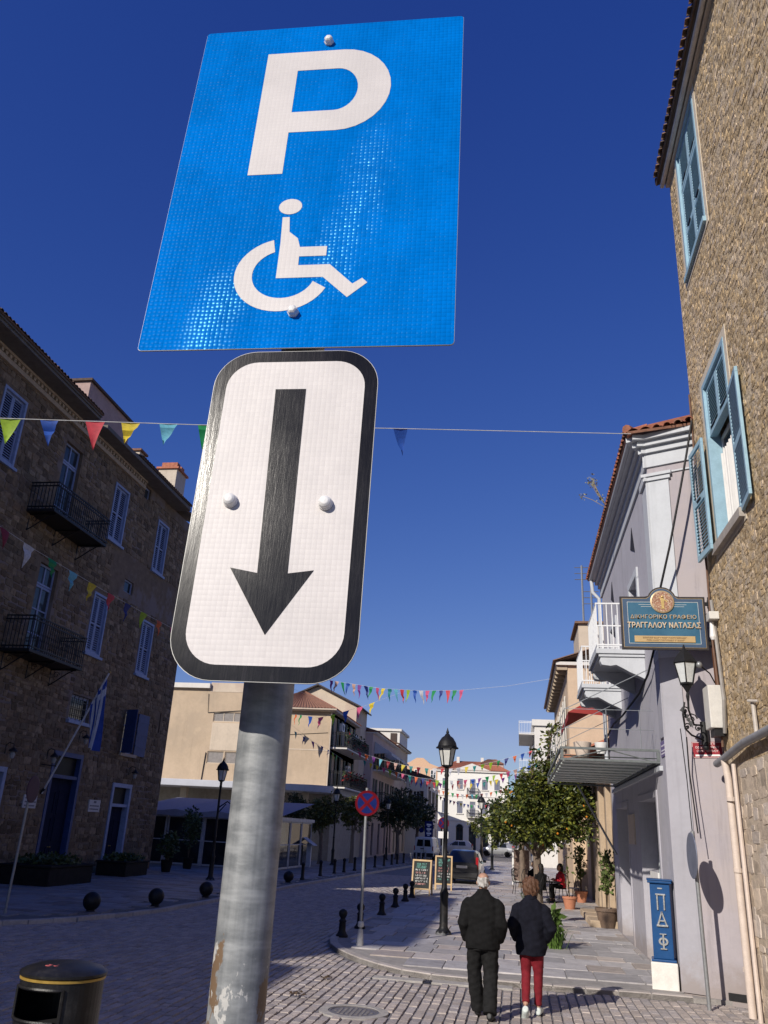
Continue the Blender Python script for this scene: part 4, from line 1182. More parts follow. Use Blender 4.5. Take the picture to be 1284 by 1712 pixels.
    # balconies with moulded slab, scrolled console and white bars
    for k, (y0, y1) in enumerate(((16.95, 18.95), (21.1, 23.0))):
        d = .95
        mb = MB(); mb.fbox(F, y0, y1, 5.74, 5.84, 0, d); mb.fbox(F, y0+.03, y1-.03, 5.68, 5.739, 0, d-.05); bl = mb.build('balcony', TRIM, root, bevel=.008)
        for y in (y0+.06, y1-.3):
            prof = [(0, 5.68), (.86, 5.68), (.88, 5.6), (.84, 5.52), (.68, 5.50), (.56, 5.52), (.46, 5.47), (.3, 5.38), (.12, 5.30), (0, 5.24)]
            mb = MB(); mb.prism(prof, 0, .24, lambda a, b, t: F(y+t, b-.001, a)); mb.build('console', TRIM, bl, bevel=.008)
        rl = MB(); H = 6.78
        for z in (H, 5.92): rl.fbox(F, y0+.02, y1-.02, z-.015, z+.015, d-.05, d-.02); rl.fbox(F, y0+.02, y0+.05, z-.015, z+.015, 0, d-.051); rl.fbox(F, y1-.05, y1-.02, z-.015, z+.015, 0, d-.051)
        rail = rl.build('railing', WSTEEL, bl)
        src = None
        def bar(u, dd):
            nonlocal_src = bar.src
            if nonlocal_src is None:
                bar.src = MB().fbox(F, u-.009, u+.009, 5.84, H, dd-.009, dd+.009).build('baluster', WSTEEL, rail); bar.o = Vector(F(u, 0, dd))
            else: share('baluster', bar.src, wloc(rail)+Vector(F(u, 0, dd))-bar.o, rail)
        bar.src = None
        n = int((y1-y0)/.11)
        for i in range(n+1): bar(y0+.03+(y1-y0-.06)*i/n, d-.035)
        for i in range(8):
            bar(y0+.035, .06+i*.108); bar(y1-.035, .06+i*.108)
    # niches: shaded doorway recesses with panel doors
    for (a, b, c, d) in niche:
        dr = MB(); dr.fbox(F, a+.02, b-.02, c, d-.02, -.34, -.30); door = dr.build('door', M('grey door paint', (.33, .36, .38), .6, var=.06), root)
        for p, q in ((a+.15, (a+b)/2-.05), ((a+b)/2+.05, b-.15)):
            mb = MB()
            for z0, z1 in ((c+.2, c+.95), (c+1.05, c+2.0), (c+2.1, d-.2)): ring(mb, F, p, q, z0, z1, .05, -.3, -.285)
            mb.build('door_panel', M('grey door paint', (.33, .36, .38), .6), door)
        mb = MB(); ring(mb, F, a-.12, b+.12, c-.1, d+.12, .12, .0, .02); mb.build('surround', LILG, wall)
    # ledge above the doors, under the canopy
    mb = MB(); mb.fbox(F, 15.75, 23.9, 3.42, 3.5, .0, .06); mb.build('ledge', TRIM, wall)
    return root
lilac_house()
def wall_plates():
    F = FX(2.52, -1)
    p = one('wall_plaque', MB().fbox(F, 19.95, 20.95, 2.18, 2.8, .0, .03), M('beige stone plaque', (.55, .46, .38), .7, var=.1), 'beige stone plaque between the two doorways of the lilac house', 'plaque')
    pw = one('notice_panel', MB().fbox(F, 16.95, 17.9, .95, 1.72, .0, .03), WHITEP, 'white panel low on the lilac house wall behind the blue pillar', 'panel')
    PUR = M('purple enamel plate', (.16, .11, .26), .4, var=.1)
    o = thing('street_plate', 'small purple street plate with pale lines by the canopy end', 'sign', F(15.5, 3.75, 0))
    MB().fbox(F, 15.25, 15.75, 3.64, 3.9, .0, .015).build('plate', PUR, o)
    mb = MB()
    for i, z in enumerate((3.82, 3.74, 3.69)):
        u = 15.3
        while u < 15.68: w = rnd.uniform(.02, .05); mb.fbox(F, u, u+w, z-.012, z+.012, .016, .019); u += w+.012
    mb.build('lettering', M('plate print', (.6, .58, .65), .5), o)
    # red plate on the front
    def FC(u, z, d):
        p_ = Vector((2.52, 15.2, 0)); q = Vector((3.75, 14.62, 0)); dd = (q-p_).normalized(); n = Vector((dd.y, -dd.x, 0))
        r_ = p_ + dd*u + n*d; return (r_.x, r_.y, z)
    o = thing('street_plate', 'dark red street name plate with white lettering on the lilac wall', 'sign', FC(.6, 3.7, 0))
    MB().fbox(FC, .42, .92, 3.585, 3.845, .0, .012).build('plate', M('dark red enamel', (.28, .018, .03), .35, var=.06), o)
    mb = MB(); ring(mb, FC, .428, .912, 3.593, 3.837, .005, .0125, .0145); mb.build('border', WHITEP, o)
    ang = math.atan2(14.62-15.2, 3.75-2.52)
    for txt, sz, z in (('ΟΔΟΣ  ΣΤΑΪΚΟΥ', .05, 3.755), ('ΟΔΟΣ  ΣΠΥΡΟΥ', .046, 3.695)):
        text_part('lettering', txt, sz, WHITEP, o, FC(.67, z, .0135), (R(90), 0, ang), .0015, bold=0)['kind'] = 'stuff'
    mb = MB(); mb.fbox(FC, .47, .88, 3.612, 3.64, .0125, .015)
    for u in (.55, .6, .72, .77): mb.fbox(FC, u, u+.035, 3.805, 3.815, .0125, .015)
    mb.lathe([(.014, 0), (.014, .004)], FC(.67, 3.81, .013), 10, axis=Matrix.Rotation(ang, 3, 'Z') @ Matrix.Rotation(R(90), 3, 'X'))
    mb.build('print', WHITEP, o)
    # foot_vent at the base of the wall
    MB().fbox(FC, .66, .95, .06, .16, .0, .02).build('foot_vent', IRON, bpy.data.objects['lilac_house'])
wall_plates()
def canopy():
    X = 2.52; F = FX(X, -1)
    root = thing('glass_canopy', 'grey steel canopy with ribbed glass sheets over the lilac house doorways', 'canopy', F(20, 3.6, .8))
    D = 1.76; y0, y1 = 16.0, 23.5
    mb = MB()
    for y in (y0, y1): mb.fbox(F, y-.02, y+.02, 3.56, 3.6, 0, D); mb.fbox(F, y-.02, y+.02, 3.76, 3.8, 0, D)
    mb.fbox(F, y0+.02, y1-.02, 3.56, 3.6, D-.04, D); mb.fbox(F, y0+.02, y1-.02, 3.76, 3.8, D-.04, D); mb.fbox(F, y0+.031, y1-.031, 3.551, 3.61, .0, .05)
    for y in (y0, y1):
        for d in (.03, D-.03): mb.fbox(F, y-.025, y+.025, 3.6, 3.75, d-.025, d+.025)
    mb.tube([F(y0, 3.58, .1), F(y0, 3.77, .9), F(y0, 3.58, D-.1)], .012, 5)
    mb.build('frame', M('dull canopy steel', (.15, .165, .165), .6, .2, .2, 12), root)
    n = 10
    rib, nt_, b_ = nodes_of('ribbed wired glass')
    b_.inputs['Base Color'].default_value = (.08, .095, .09, 1); b_.inputs['Roughness'].default_value = .4
    tr_ = N(nt_, 'BsdfTranslucent', Color=(.16, .2, .19, 1)); mx_ = N(nt_, 'MixShader'); mx_.inputs[0].default_value = .55
    nt_.links.new(b_.outputs[0], mx_.inputs[1]); nt_.links.new(tr_.outputs[0], mx_.inputs[2]); nt_.links.new(mx_.outputs[0], nt_.nodes['Material Output'].inputs[0])
    for i in range(n):
        a = y0+.04+(y1-y0-.08)*i/n; b = a+(y1-y0-.08)/n*1.02
        mb = MB(); mb.add([F(a, 3.64, .04), F(a, 3.64, D-.04), F(b, 3.70, D-.04), F(b, 3.70, .04), F(a, 3.652, .04), F(a, 3.652, D-.04), F(b, 3.712, D-.04), F(b, 3.712, .04)], BOXF)
        mb.build('glass_sheet', rib, root)
        if i: MB().fbox(F, a-.2, a+.2, 3.60, 3.635, .051, D-.051).build('cross_bar', M('pale green bar', (.5, .55, .53), .5), root)
    # wire guard above it with stays to the wall
    mb = MB()
    for z in (4.15, 4.5): mb.tube([F(y0+.1, z, .05), F(y0+.1, z, D-.1), F(y1-.1, z, D-.1)], .006, 5)
    for d in (.3, .9, D-.1): mb.tube([F(y0+.1, 3.8, d), F(y0+.1, 4.5, d)], .008, 5)
    for k in range(6): y = y0+.1+(y1-y0-.2)*k/5; mb.tube([F(y, 3.8, D-.1), F(y, 4.5, D-.1)], .008, 5)
    for y in (y0+.1, 19.7, y1-.1): mb.tube([F(y, 4.5, D-.12), F(y, 5.3, .02)], .008, 5)
    mb.build('wire_guard', M('thin grey wire', (.26, .28, .3), .5, .3), root)
    mb = MB(); mb.tube([F(y1, 3.56, D*.55), F(y1, 1.9, .05)], .03, 6); mb.build('strut', STEEL, root)
canopy()
def pots_on_canopy():
    F = FX(2.52, -1)
    TC = M('terracotta pot', (.45, .19, .11), .8, var=.12, vs=9)
    for u, d, s, m, lab in ((18.2, 1.2, 1.0, M('pale pot', (.6, .5, .42), .8), 'pale round pot standing on the glass canopy'), (17.3, .9, .7, WHITEP, 'small white pot standing on the glass canopy'), (20.8, 1.3, .9, TC, 'terracotta pot standing on the glass canopy')):
        one('plant_pot', MB().lathe([(.12*s, 0), (.17*s, .2*s), (.19*s, .3*s), (.16*s, .31*s), (.14*s, .24*s)], F(u, 3.81, d), 14), m, lab, 'pot', 'pots standing on the canopy', smooth=True)
pots_on_canopy()
def facade_cable():
    mb = MB(); mb.tube([(3.26, 14.4, 9.62), (3.12, 14.45, 8.95), (2.95, 14.5, 8.2), (2.72, 14.62, 7.2), (2.47, 14.9, 6.2), (2.44, 15.3, 5.5), (2.44, 16.2, 5.2), (2.44, 17.5, 5.05), (2.44, 20.5, 5.0), (2.44, 22.5, 5.05), (2.44, 24.5, 4.9)], .022, 6)
    one('cable', mb, CABLE, 'thick black cable drooping down the lilac house front to the balconies', 'cable', smooth=True)
    mb = MB(); mb.tube([(2.36, 15.15, 4.2), (2.6, 15.1, 3.8), (2.66, 15.1, 2.1), (2.68, 14.4, 2.1)], .006, 5)
facade_cable()
def corner_lantern():
    c = Vector((2.76, 14.3, 4.70))
    root = thing('wall_lantern', 'black four sided street lantern with ornate iron bracket under the hanging sign', 'lamp', (3.1, 14.75, 4.2))
    n = 6
    mb = MB()
    mb.lathe([(.215, .34), (.2, .37), (.13, .47), (.06, .55), (.03, .58), (.022, .62), (.004, .66)], c, n, ph=.3); mb.build('hood', IRON, root)
    mb = MB()
    for j in range(n):
        t = 2*math.pi*j/n+.3
        mb.tube([c+Vector((.11*math.cos(t), .11*math.sin(t), 0)), c+Vector((.19*math.cos(t), .19*math.sin(t), .34))], .010, 5)
    mb.lathe([(.12, -.015), (.12, .015)], c, n, ph=.3); mb.lathe([(.2, .33), (.2, .35)], c, n, ph=.3)
    mb.lathe([(.02, -.28), (.03, -.2), (.018, -.14), (.05, -.08), (.09, -.02)], c, 10)
    mb.build('cage', IRON, root)
    g = MB()
    for j in range(n):
        t0, t1 = 2*math.pi*j/n+.3, 2*math.pi*(j+1)/n+.3
        P = lambda r, t, z: c+Vector((r*math.cos(t), r*math.sin(t), z))
        gm = MB(); gm.quad(P(.106, t0, .015), P(.106, t1, .015), P(.184, t1, .33), P(.184, t0, .33)); gm.build('pane', M('milky lantern glass', (.58, .6, .6), .25, spec=.5), root, fix=False)
    # bracket: scrolls down to the wall
    w = Vector((3.08, 14.82, 4.1))
    b = MB()
    b.tube([c+Vector((0, 0, -.26)), c+Vector((0, .02, -.42)), c+Vector((.12, .3, -.62)), w], .018, 6)
    b.tube([c+Vector((-.06, 0, -.3)), c+Vector((-.1, 0, -.5)), c+Vector((-.07, .05, -.72)), c+Vector((.05, .2, -.8)), w+Vector((0, 0, -.25))], .016, 6)
    for k, (dx, dz, r) in enumerate(((-.05, -.42, .07), (.05, -.55, .09), (-.03, -.68, .06), (.14, -.7, .06))):
        cc = c+Vector((dx, .1, dz)); b.tube([cc+Vector((r*math.cos(q*.75)*(1-q*.07), 0, r*math.sin(q*.75)*(1-q*.07))) for q in range(11)], .011, 5)
        b.ball(cc, .02, 6, 5)
    for k in range(5):
        b.add([c+Vector((-.07+k*.03, .08, -.35-k*.06)), c+Vector((-.13+k*.03, .1, -.42-k*.05)), c+Vector((-.06+k*.03, .06, -.47-k*.06))], [(0, 1, 2)])
    b.lathe([(.06, -.32), (.06, .06)], w, 8)
    b.ball(w+Vector((0, -.05, -.36)), .05, 8, 6)
    b.build('bracket', IRON, root)
    # spot lamp on a stalk next to it
    sp = MB(); sp.ball(c+Vector((.2, -.1, .3)), .055, 10, 8); sp.build('spot_lamp', STEEL, root, smooth=True)
    st = MB(); st.tube([c+Vector((.22, -.06, .3)), c+Vector((.4, .1, .2)), Vector((3.24, 14.45, 4.75))], .012, 5); st.build('stalk', IRON, root)
    mb = MB(); mb.tube([(2.78, 14.78, 3.9), (2.8, 14.9, 3.4), (2.86, 14.9, 2.4)], .012, 5); mb.build('cable', CABLE, root)
corner_lantern()
def hanging_sign():
    Y = 14.5; FS = FY(Y)
    root = thing('hanging_sign', 'blue and gold hanging office sign with round medallion on the stone house corner', 'sign', (2.4, Y, 5.2))
    x0, x1, z0, z1 = 1.78, 3.205, 5.30, 6.235; xm = (x0+x1)/2
    def outline(i):
        r = .245-i*.75
        return [(x0+i, z0+i), (x1-i, z0+i), (x1-i, z1-i), (xm+r+.05, z1-i)] + arc(xm, z1-.07, r, 20, 160, 12) + [(xm-r-.05, z1-i), (x0+i, z1-i)]
    DK = M('dark brown sign frame', (.035, .03, .032), .45, var=.2, vs=20)
    MB().prism(outline(0), -.02, .03, lambda a, b, t: FS(a, b, t)).build('board', DK, root, bevel=.004)
    MB().prism(outline(.035), .031, .036, lambda a, b, t: FS(a, b, t)).build('gold_line', M('gold paint line', (.45, .33, .17), .4, .3), root)
    MB().prism(outline(.043), .0365, .039, lambda a, b, t: FS(a, b, t)).build('blue_border', M('slate blue enamel', (.055, .095, .165), .45, var=.08), root)
    def FIELD():
        m, nt, b = nodes_of('teal blue sign field')
        geo = N(nt, 'NewGeometry'); n1 = noise(nt, geo.outputs['Position'], 2.2, 3)
        nt.links.new(mixc(nt, ramp(nt, n1, .35, .65), (.025, .105, .185), (.04, .135, .22)), b.inputs['Base Color']); b.inputs['Roughness'].default_value = .4
        return m
    MB().fbox(FS, x0+.12, x1-.12, z0+.10, z1-.10, .0395, .042).build('field', FIELD(), root)
    PL_ = M('pale sign line', (.55, .57, .56), .5)
    mb = MB(); ring(mb, FS, x0+.12, x1-.12, z0+.10, z1-.10, .007, .0425, .044)
    for z, w in ((z1-.15, .4), (z1-.185, .36)): mb.fbox(FS, xm-w, xm-.19, z, z+.006, .0425, .044); mb.fbox(FS, xm+.19, xm+w, z, z+.006, .0425, .044)
    mb.build('thin_lines', PL_, root)
    md = MB(); ax = Matrix.Rotation(R(90), 3, 'X'); cz = z1-.1
    md.lathe([(.2, 0), (.2, .02), (.18, .03)], FS(xm, cz, .04), 32, axis=ax); md_ = md.build('medallion', M('pale gold rim', (.55, .42, .25), .4, .4), root)
    md = MB(); md.lathe([(.178, 0), (.178, .031)], FS(xm, cz, .04), 32, axis=ax); md.build('relief_ground', M('mottled copper relief', (.34, .17, .11), .6, .2, .5, 60, bump=.6, bs=90, col2=(.6, .5, .38), c2s=40, c2lo=.5, c2hi=.6), md_)
    f_ = MB(); G = lambda a, b, t: FS(xm+a, cz+b, .068+t)
    f_.prism([(-.018, -.12), (.02, -.12), (.024, -.04), (.03, .03), (.02, .06), (-.02, .06), (-.026, .02), (-.022, -.05)], 0, .014, G); f_.ball(G(.0, .085, .008), .02, 8, 6)
    f_.prism([(.02, .04), (.07, .02), (.07, .012), (.02, .02)], 0, .01, G); f_.prism([(-.02, .05), (-.05, .09), (-.058, .085), (-.024, .03)], 0, .01, G); f_.prism([(.05, .015), (.09, .015), (.07, -.015)], 0, .008, G); f_.prism([(-.035, -.13), (.04, -.13), (.04, -.12), (-.035, -.12)], 0, .01, G)
    f_.build('figure', M('bright gold', (.75, .55, .22), .35, .5), md_)
    GL = M('gilded lettering', (.55, .42, .27), .4, .2)
    text_part('lettering', 'ΔΙΚΗΓΟΡΙΚΟ ΓΡΑΦΕΙΟ', .095, GL, root, FS(xm, z0+.565, .052), (R(90), 0, 0), .008, sx=1.02, spacing=1.08)['kind'] = 'stuff'
    text_part('lettering', 'ΤΡΑΓΓΑΛΟΥ ΝΑΤΑΣΑΣ', .13, M('pale gilded lettering', (.66, .53, .38), .4, .2), root, FS(xm, z0+.415, .054), (R(90), 0, 0), .011, sx=.84, bold=.002, spacing=1.02)['kind'] = 'stuff'
    bar = MB().fbox(FS, xm-.5, xm+.5, z0+.125, z0+.235, .0445, .056).build('name_bar', M('ochre name bar', (.5, .35, .17), .5, var=.08), root, bevel=.004)
    mk = MB()
    r3 = random.Random(9)
    for z, w in ((z0+.198, .36), (z0+.155, .30)):
        u = xm-w
        while u < xm+w:
            q = r3.uniform(.014, .03); mk.fbox(FS, u, u+.006, z-.014, z+.014, .0565, .059)
            if r3.random() < .7: mk.fbox(FS, u, u+q, z+.008, z+.014, .0565, .0585)
            if r3.random() < .6: mk.fbox(FS, u+q-.006, u+q, z-.014, z+.014, .0566, .0588)
            u += q+.012
    mk.build('small_print', M('brown print', (.14, .07, .03), .6), bar)
    # hangers to the wall
    mb = MB()
    for z in (z0+.12, z1-.12): mb.box(3.205, 3.30, Y-.02, Y+.02, z-.03, z+.03); mb.box(3.25, 3.3, Y-.07, Y+.04, z-.07, z+.07)
    mb.box(3.255, 3.285, Y-.015, Y+.015, z0, z1); mb.build('hanger', IRON, root)
hanging_sign()
def round_sign_edge():
    root = thing('round_sign', 'grey round traffic sign on thin pole seen nearly edge on before the lilac wall', 'sign', (2.70, 14.28, 0))
    MB().tube([(2.70, 14.28, -.03), (2.66, 14.28, 2.42)], .03, 14).build('pole', STEEL, root, smooth=True)
    a = R(-88)
    ax = Matrix.Rotation(a, 3, 'Z') @ Matrix.Rotation(R(90), 3, 'X')
    MB().lathe([(.33, -.008), (.335, 0), (.33, .008), (.30, .010)], (2.62, 14.25, 2.07), 36, axis=ax).build('disc', M('bluish grey sign back', (.2, .22, .29), .45, .3, .15, 6), root, smooth=True)
    mb = MB()
    for z in (1.95, 2.2): mb.box(2.63, 2.69, 14.22, 14.34, z-.02, z+.02)
    mb.build('clamp', STEEL, root)
    MB().tube([(2.64, 14.5, 4.0), (2.68, 14.5, 3.2), (2.67, 14.35, 2.42)], .008, 5).build('cable', CABLE, root)
round_sign_edge()
def blue_pillar():
    root = thing('information_pillar', 'blue metal pillar with relief letters on a white painted base', 'pillar', (2.33, 15.35, 0))
    BL = M('gloss blue enamel', (.008, .065, .2), .4, var=.1, vs=5, coat=.2)
    WB = M('rough white wash', (.74, .71, .66), .85, var=.1, vs=7, bump=.3, bs=30, col2=(.5, .38, .26), c2s=4, c2lo=.66, c2hi=.75)
    ang = R(-8)
    rot = Matrix.Rotation(ang, 3, 'Z'); c = Vector((2.315, 15.62, 0))
    def P(u, z, d): return tuple(c + rot @ Vector((u, -d, z)))
    mb = MB(); mb.fbox(P, -.215, .2, .0, .44, -.25, .2); mb.build('base', WB, root, bevel=.02)
    mb = MB(); mb.fbox(P, -.2, .185, .441, .48, -.2, .18); mb.fbox(P, -.165, .15, .48, 1.6, -.16, .14); mb.fbox(P, -.2, .185, 1.6, 1.64, -.2, .18); b = mb.build('body', BL, root, bevel=.012)
    mb = MB(); mb.fbox(P, -.21, .195, 1.641, 1.665, -.21, .19); mb.build('cap', BL, root, bevel=.008)
    CH = M('polished letter metal', (.6, .6, .58), .25, .7, .3, 30)
    mb = MB()
    mb.fbox(P, -.07, -.045, 1.2, 1.42, .14, .165); mb.fbox(P, .035, .06, 1.2, 1.42, .14, .165); mb.fbox(P, -.085, .075, 1.42, 1.445, .14, .165); mb.build('letter_pi', CH, root, bevel=.004)
    Z = 1.07
    mb = MB(); q = lambda a, b, t: P(a, Z+b, t)
    for s in (-1, 1): mb.prism([(s*.085, -.1), (s*.055, -.1), (-.0+s*.0, .07), (s*.006, .12)], .14, .168, q)
    mb.prism([(-.09, -.115), (.09, -.115), (.09, -.088), (-.09, -.088)], .14, .17, q); mb.prism([(-.045, -.04), (.045, -.04), (.04, -.018), (-.04, -.018)], .14, .166, q); mb.build('letter_delta', CH, root, bevel=.004)
    mb = MB(); ax = rot @ Matrix.Rotation(R(90), 3, 'X')
    A = arc(0, 0, .075, 0, 360, 20, .06); B = arc(0, 0, .045, 0, 360, 20, .034)
    n = len(A)
    cc = .74
    vs = [P(a, cc+b_, .165) for a, b_ in A]+[P(a, cc+b_, .165) for a, b_ in B]+[P(a, cc+b_, .14) for a, b_ in A]+[P(a, cc+b_, .14) for a, b_ in B]
    mb.add(vs, [(i, i+1, n+i+1, n+i) for i in range(n-1)]+[(i, i+1, 2*n+i+1, 2*n+i) for i in range(n-1)]+[(n+i, n+i+1, 3*n+i+1, 3*n+i) for i in range(n-1)])
    mb.fbox(P, -.013, .013, cc-.11, cc+.11, .14, .17); mb.fbox(P, -.05, .05, cc-.115, cc-.1, .14, .168); mb.fbox(P, -.05, .05, cc+.1, cc+.115, .14, .168); mb.build('letter_phi', CH, root)
    mb = MB(); mb.fbox(P, -.045, .03, 1.515, 1.535, .141, .15); mb.build('small_badge', CH, root)
blue_pillar()
# ================================================================== houses further along the street
BEIGE = M('warm beige render', (.47, .365, .26), .9, var=.08, vs=1.0, bump=.1, bs=20, col2=(.42, .33, .24), c2s=.35, streak=.35)
BEIGE2 = M('cream render', (.55, .46, .36), .9, var=.08, vs=1.0, col2=(.5, .4, .32), c2s=.4, streak=.3)
PINKR = M('pale pink render', (.52, .40, .36), .9, var=.07, vs=1.0)
WHITER = M('white render', (.66, .63, .58), .88, var=.06, vs=.8, streak=.25)
FASC = M('bluish white fascia', (.46, .47, .52), .7, var=.06, vs=2)
DGREEN = M('dark green shutter', (.02, .035, .03), .6, var=.2)
DBROWN = M('dark brown shutter', (.05, .03, .022), .6, var=.2)
GREYSH = M('grey blue shutter paint', (.16, .17, .22), .6, var=.1)
AWN = M('pale awning canvas', (.5, .5, .52), .85, var=.1, vs=2)
def win(F, root, a, b, c, d, fm=None, sh=None, cols=2, rows=3, shutters=True, sill=None, name='window'):
    fm = fm or WHITEP
    w = window_sash(F, root, a, b, c, d, -.18, fm, PANEG, cols, rows, .07, name, sill)
    if sh:
        L = (b-a)/2
        for u0, u1 in ((a-L, a-.02), (b+.02, b+L)) if shutters else ((a+.03, (a+b)/2-.01), ((a+b)/2+.01, b-.03)):
            m = MB(); dd = .03 if shutters else -.1
            m.fbox(F, u0, u1, c, d, dd, dd+.05)
            for z in (c+.12, (c+d)/2, d-.16): m.fbox(F, u0+.04, u1-.04, z, z+.05, dd+.05, dd+.062)
            m.build('shutter', sh, w)
    return w
def beige_corner_house():
    Y = 56.5; X = -12.7
    F = FY(Y); S = FX(X, 1)
    root = thing('corner_house', 'warm beige corner house with red tiled roof, shop canopy and flowered balconies', 'house', (-16.90, 58, 0))
    # camera side: main block and a lower flat roofed wing to the left
    mb = MB(); wall_skin(mb, F, -18.37, X, 4.7, 9.75, [], .25, 11.4); mb.build('gable_wall', BEIGE, root, fix=False)
    mb = MB(); wall_skin(mb, F, -28.51, -18.37, 4.7, 10.97, [(-21.12, -18.90, 8.7, 9.36), (-21.23, -20.06, 5.9, 6.7), (-19.96, -18.90, 5.9, 6.7)], .22, 8); wing = mb.build('wing_wall', BEIGE, root, fix=False)
    mb = MB(); mb.fbox(F, -28.72, -21.54, 10.97, 11.3, -8, .3); mb.build('parapet', WHITER, wing)
    mb = MB(); mb.fbox(F, -21.54, -18.37, 10.75, 11.4, -.2, .02); mb.build('raised_parapet', BEIGE2, wing)
    for a, b, c, d in ((-21.12, -18.90, 8.7, 9.36), (-21.23, -20.06, 5.9, 6.7), (-19.96, -18.90, 5.9, 6.7)): window_sash(F, root, a, b, c, d, -.12, BEIGE2, M('dull louvre glass', (.22, .2, .19), .5), 3 if b-a > 1.5 else 1, 1, .05)
    mb = MB(); mb.fbox(F, -21.12, -18.37, 6.78, 8.62, 0, .03); mb.build('render_panel', BEIGE2, wing)
    mb = MB(); mb.tube([F(-21.65, 10.6, .05), F(-21.54, 9.3, .05), F(-18.37, 9.55, .05)], .02, 5); mb.tube([F(-21.44, 4.6, .06), F(-21.33, 6.6, .06)], .03, 5); mb.build('wall_cable', CABLE, wing)
    mb = MB(); mb.fbox(F, -18.37, X, 7.0, 7.08, 0, .02); mb.build('string_course', BEIGE2, root)
    # street side
    sops = [(y_, y_+1.1, z_, z_+1.95) for y_ in (57.5, 60.5, 63.6) for z_ in (4.85, 7.45)]
    mb = MB(); wall_skin(mb, S, Y+.26, 65.8, 4.7, 9.75, sops, .25, 5.2); mb.build('street_wall', BEIGE2, root, fix=False)
    for o in sops: win(S, root, *o, fm=DBROWN, sh=DGREEN, sill=WHITER)
    # ground floor: recessed shop front under a canopy
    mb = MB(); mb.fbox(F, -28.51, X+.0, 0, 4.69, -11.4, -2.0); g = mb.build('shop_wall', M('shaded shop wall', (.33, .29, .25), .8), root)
    mb = MB(); mb.fbox(F, -28.51, -13.73, 4.3, 4.72, -2.2, 1.6); mb.build('canopy_slab', FASC, root, bevel=.03)
    A = arc(-13.73, 56.4, 1.5, -90, 0, 8); 
    mb = MB(); mb.prism([(-13.73, 60)] + [(-13.73, 54.9)] + A + [(-12.23, 60)], 4.301, 4.719, lambda a, b, t: (a, b, t)); mb.build('canopy_corner', FASC, root)
    mb = MB(); mb.box(-13.73, -12.23, 60.001, 65.8, 4.3, 4.72); mb.build('canopy_side', FASC, root)
    for x in (-27.46, -22.70, -18.48, -14.15): MB().fbox(F, x-.22, x+.22, 0, 4.29, -.6, -.2).build('column', BEIGE2, root)
    # roof
    r = corrugated_roof([(-18.59, Y-.45, 9.76), (X+.45, Y-.45, 9.76), (-15.52, Y+3.5, 11.45), (-15.73, Y+3.5, 11.45)], TILE, root)
    corrugated_roof([(X+.45, Y-.45, 9.76), (X+.45, 65.8, 9.76), (-15.52, 65.8, 11.45), (-15.52, Y+3.5, 11.45)], TILE, r, 'street_roof')
    mb = MB(); mb.box(-18.59, X+.45, Y-.44, Y, 9.6, 9.74); mb.box(X, X+.44, Y+.001, 65.8, 9.6, 9.74); mb.build('eave', BEIGE2, root)
    # services on the walls
    MB().tube([(X+.08, Y-.1, 9.6), (X+.08, Y-.1, 4.75)], .05, 8).build('downpipe', BEIGE2, root)
    mb = MB(); mb.tube([(-18.3, Y-.5, 9.7), (X+.5, Y-.5, 9.7)], .06, 8); mb.build('gutter', BEIGE2, root)
    for (yy, zz) in ((59.6, 8.9), (62.6, 6.2), (65.0, 8.7)):
        ac = MB().box(X, X+.32, yy-.4, yy+.4, zz-.28, zz+.28).build('air_conditioner', WHITEP, root, bevel=.02)
        MB().lathe([(.2, 0), (.2, .01)], (X+.325, yy-.08, zz), 16, axis=Matrix.Rotation(R(90), 3, 'Y')).build('fan_grille', IRON, ac)
    mb = MB(); mb.tube([F(-18.3, 8.1, .03), F(-16, 7.95, .03), F(X-.1, 8.2, .03)], .015, 5); mb.build('wall_cable', CABLE, root)
    # balconies
    for zs in (4.75, 7.3):
        b = balcony(S, root, 56.9, 65.6, zs, zs+1.0, 1.2, IRON, WHITER, 60, False)
        for k, yy in enumerate((57.2, 59, 61, 63.4)):
            fl = MB(); r2 = random.Random(k*7+int(zs))
            for q in range(46):
                p = Vector(S(yy+r2.gauss(0, .4), zs+.75+r2.gauss(0, .22), 1.15+r2.gauss(0, .1))); s = r2.uniform(.05, .12)
                a = Vector((r2.uniform(-1, 1), r2.uniform(-1, 1), r2.uniform(-1, 1))).normalized()*s; c = Vector((r2.uniform(-1, 1), r2.uniform(-1, 1), r2.uniform(-1, 1))).normalized()*s
                fl.mi = 1 if r2.random() < (.55 if zs < 5 else .15) else 0
                fl.add([p-a, p+c, p+a, p-c], [(0, 1, 2, 3)])
            fl.build('flower_box', [M('balcony greenery', (.05, .07, .03), .7), M('red geranium', (.35, .03, .03), .7)], b, fix=False, kind='stuff')
beige_corner_house()
def loft_block():
    # pale pediment storey rising behind the corner house
    root = thing('pediment_house', 'pale house with a low gabled upper storey behind the red tiled roof', 'house', (-15, 70, 0))
    Y = 66; F = FY(Y); X = -12.75
    poly = [(-19.2, 0), (X, 0), (X, 11.5), (-16.0, 13.0), (-19.2, 11.5)]
    MB().prism(poly, 0, -4.8, lambda a, b, t: (a, Y-t, b)).build('wall', BEIGE2, root)
    for s in (-1, 1):
        P = [(-16.0+s*.0, 13.02), (-16.0+s*3.6, 11.35), (-16.0+s*3.6, 11.23), (-16.0, 12.9)]
        MB().prism(P, .4, -5.0, lambda a, b, t: (a, Y-t, b)).build('roof_slope', M('dark roof edge', (.06, .05, .05), .8), root)
    S = FX(X, 1)
    for u in (67, 68.5): win(S, root, u, u+.9, 8.6, 10.6, WHITEP)
loft_block()
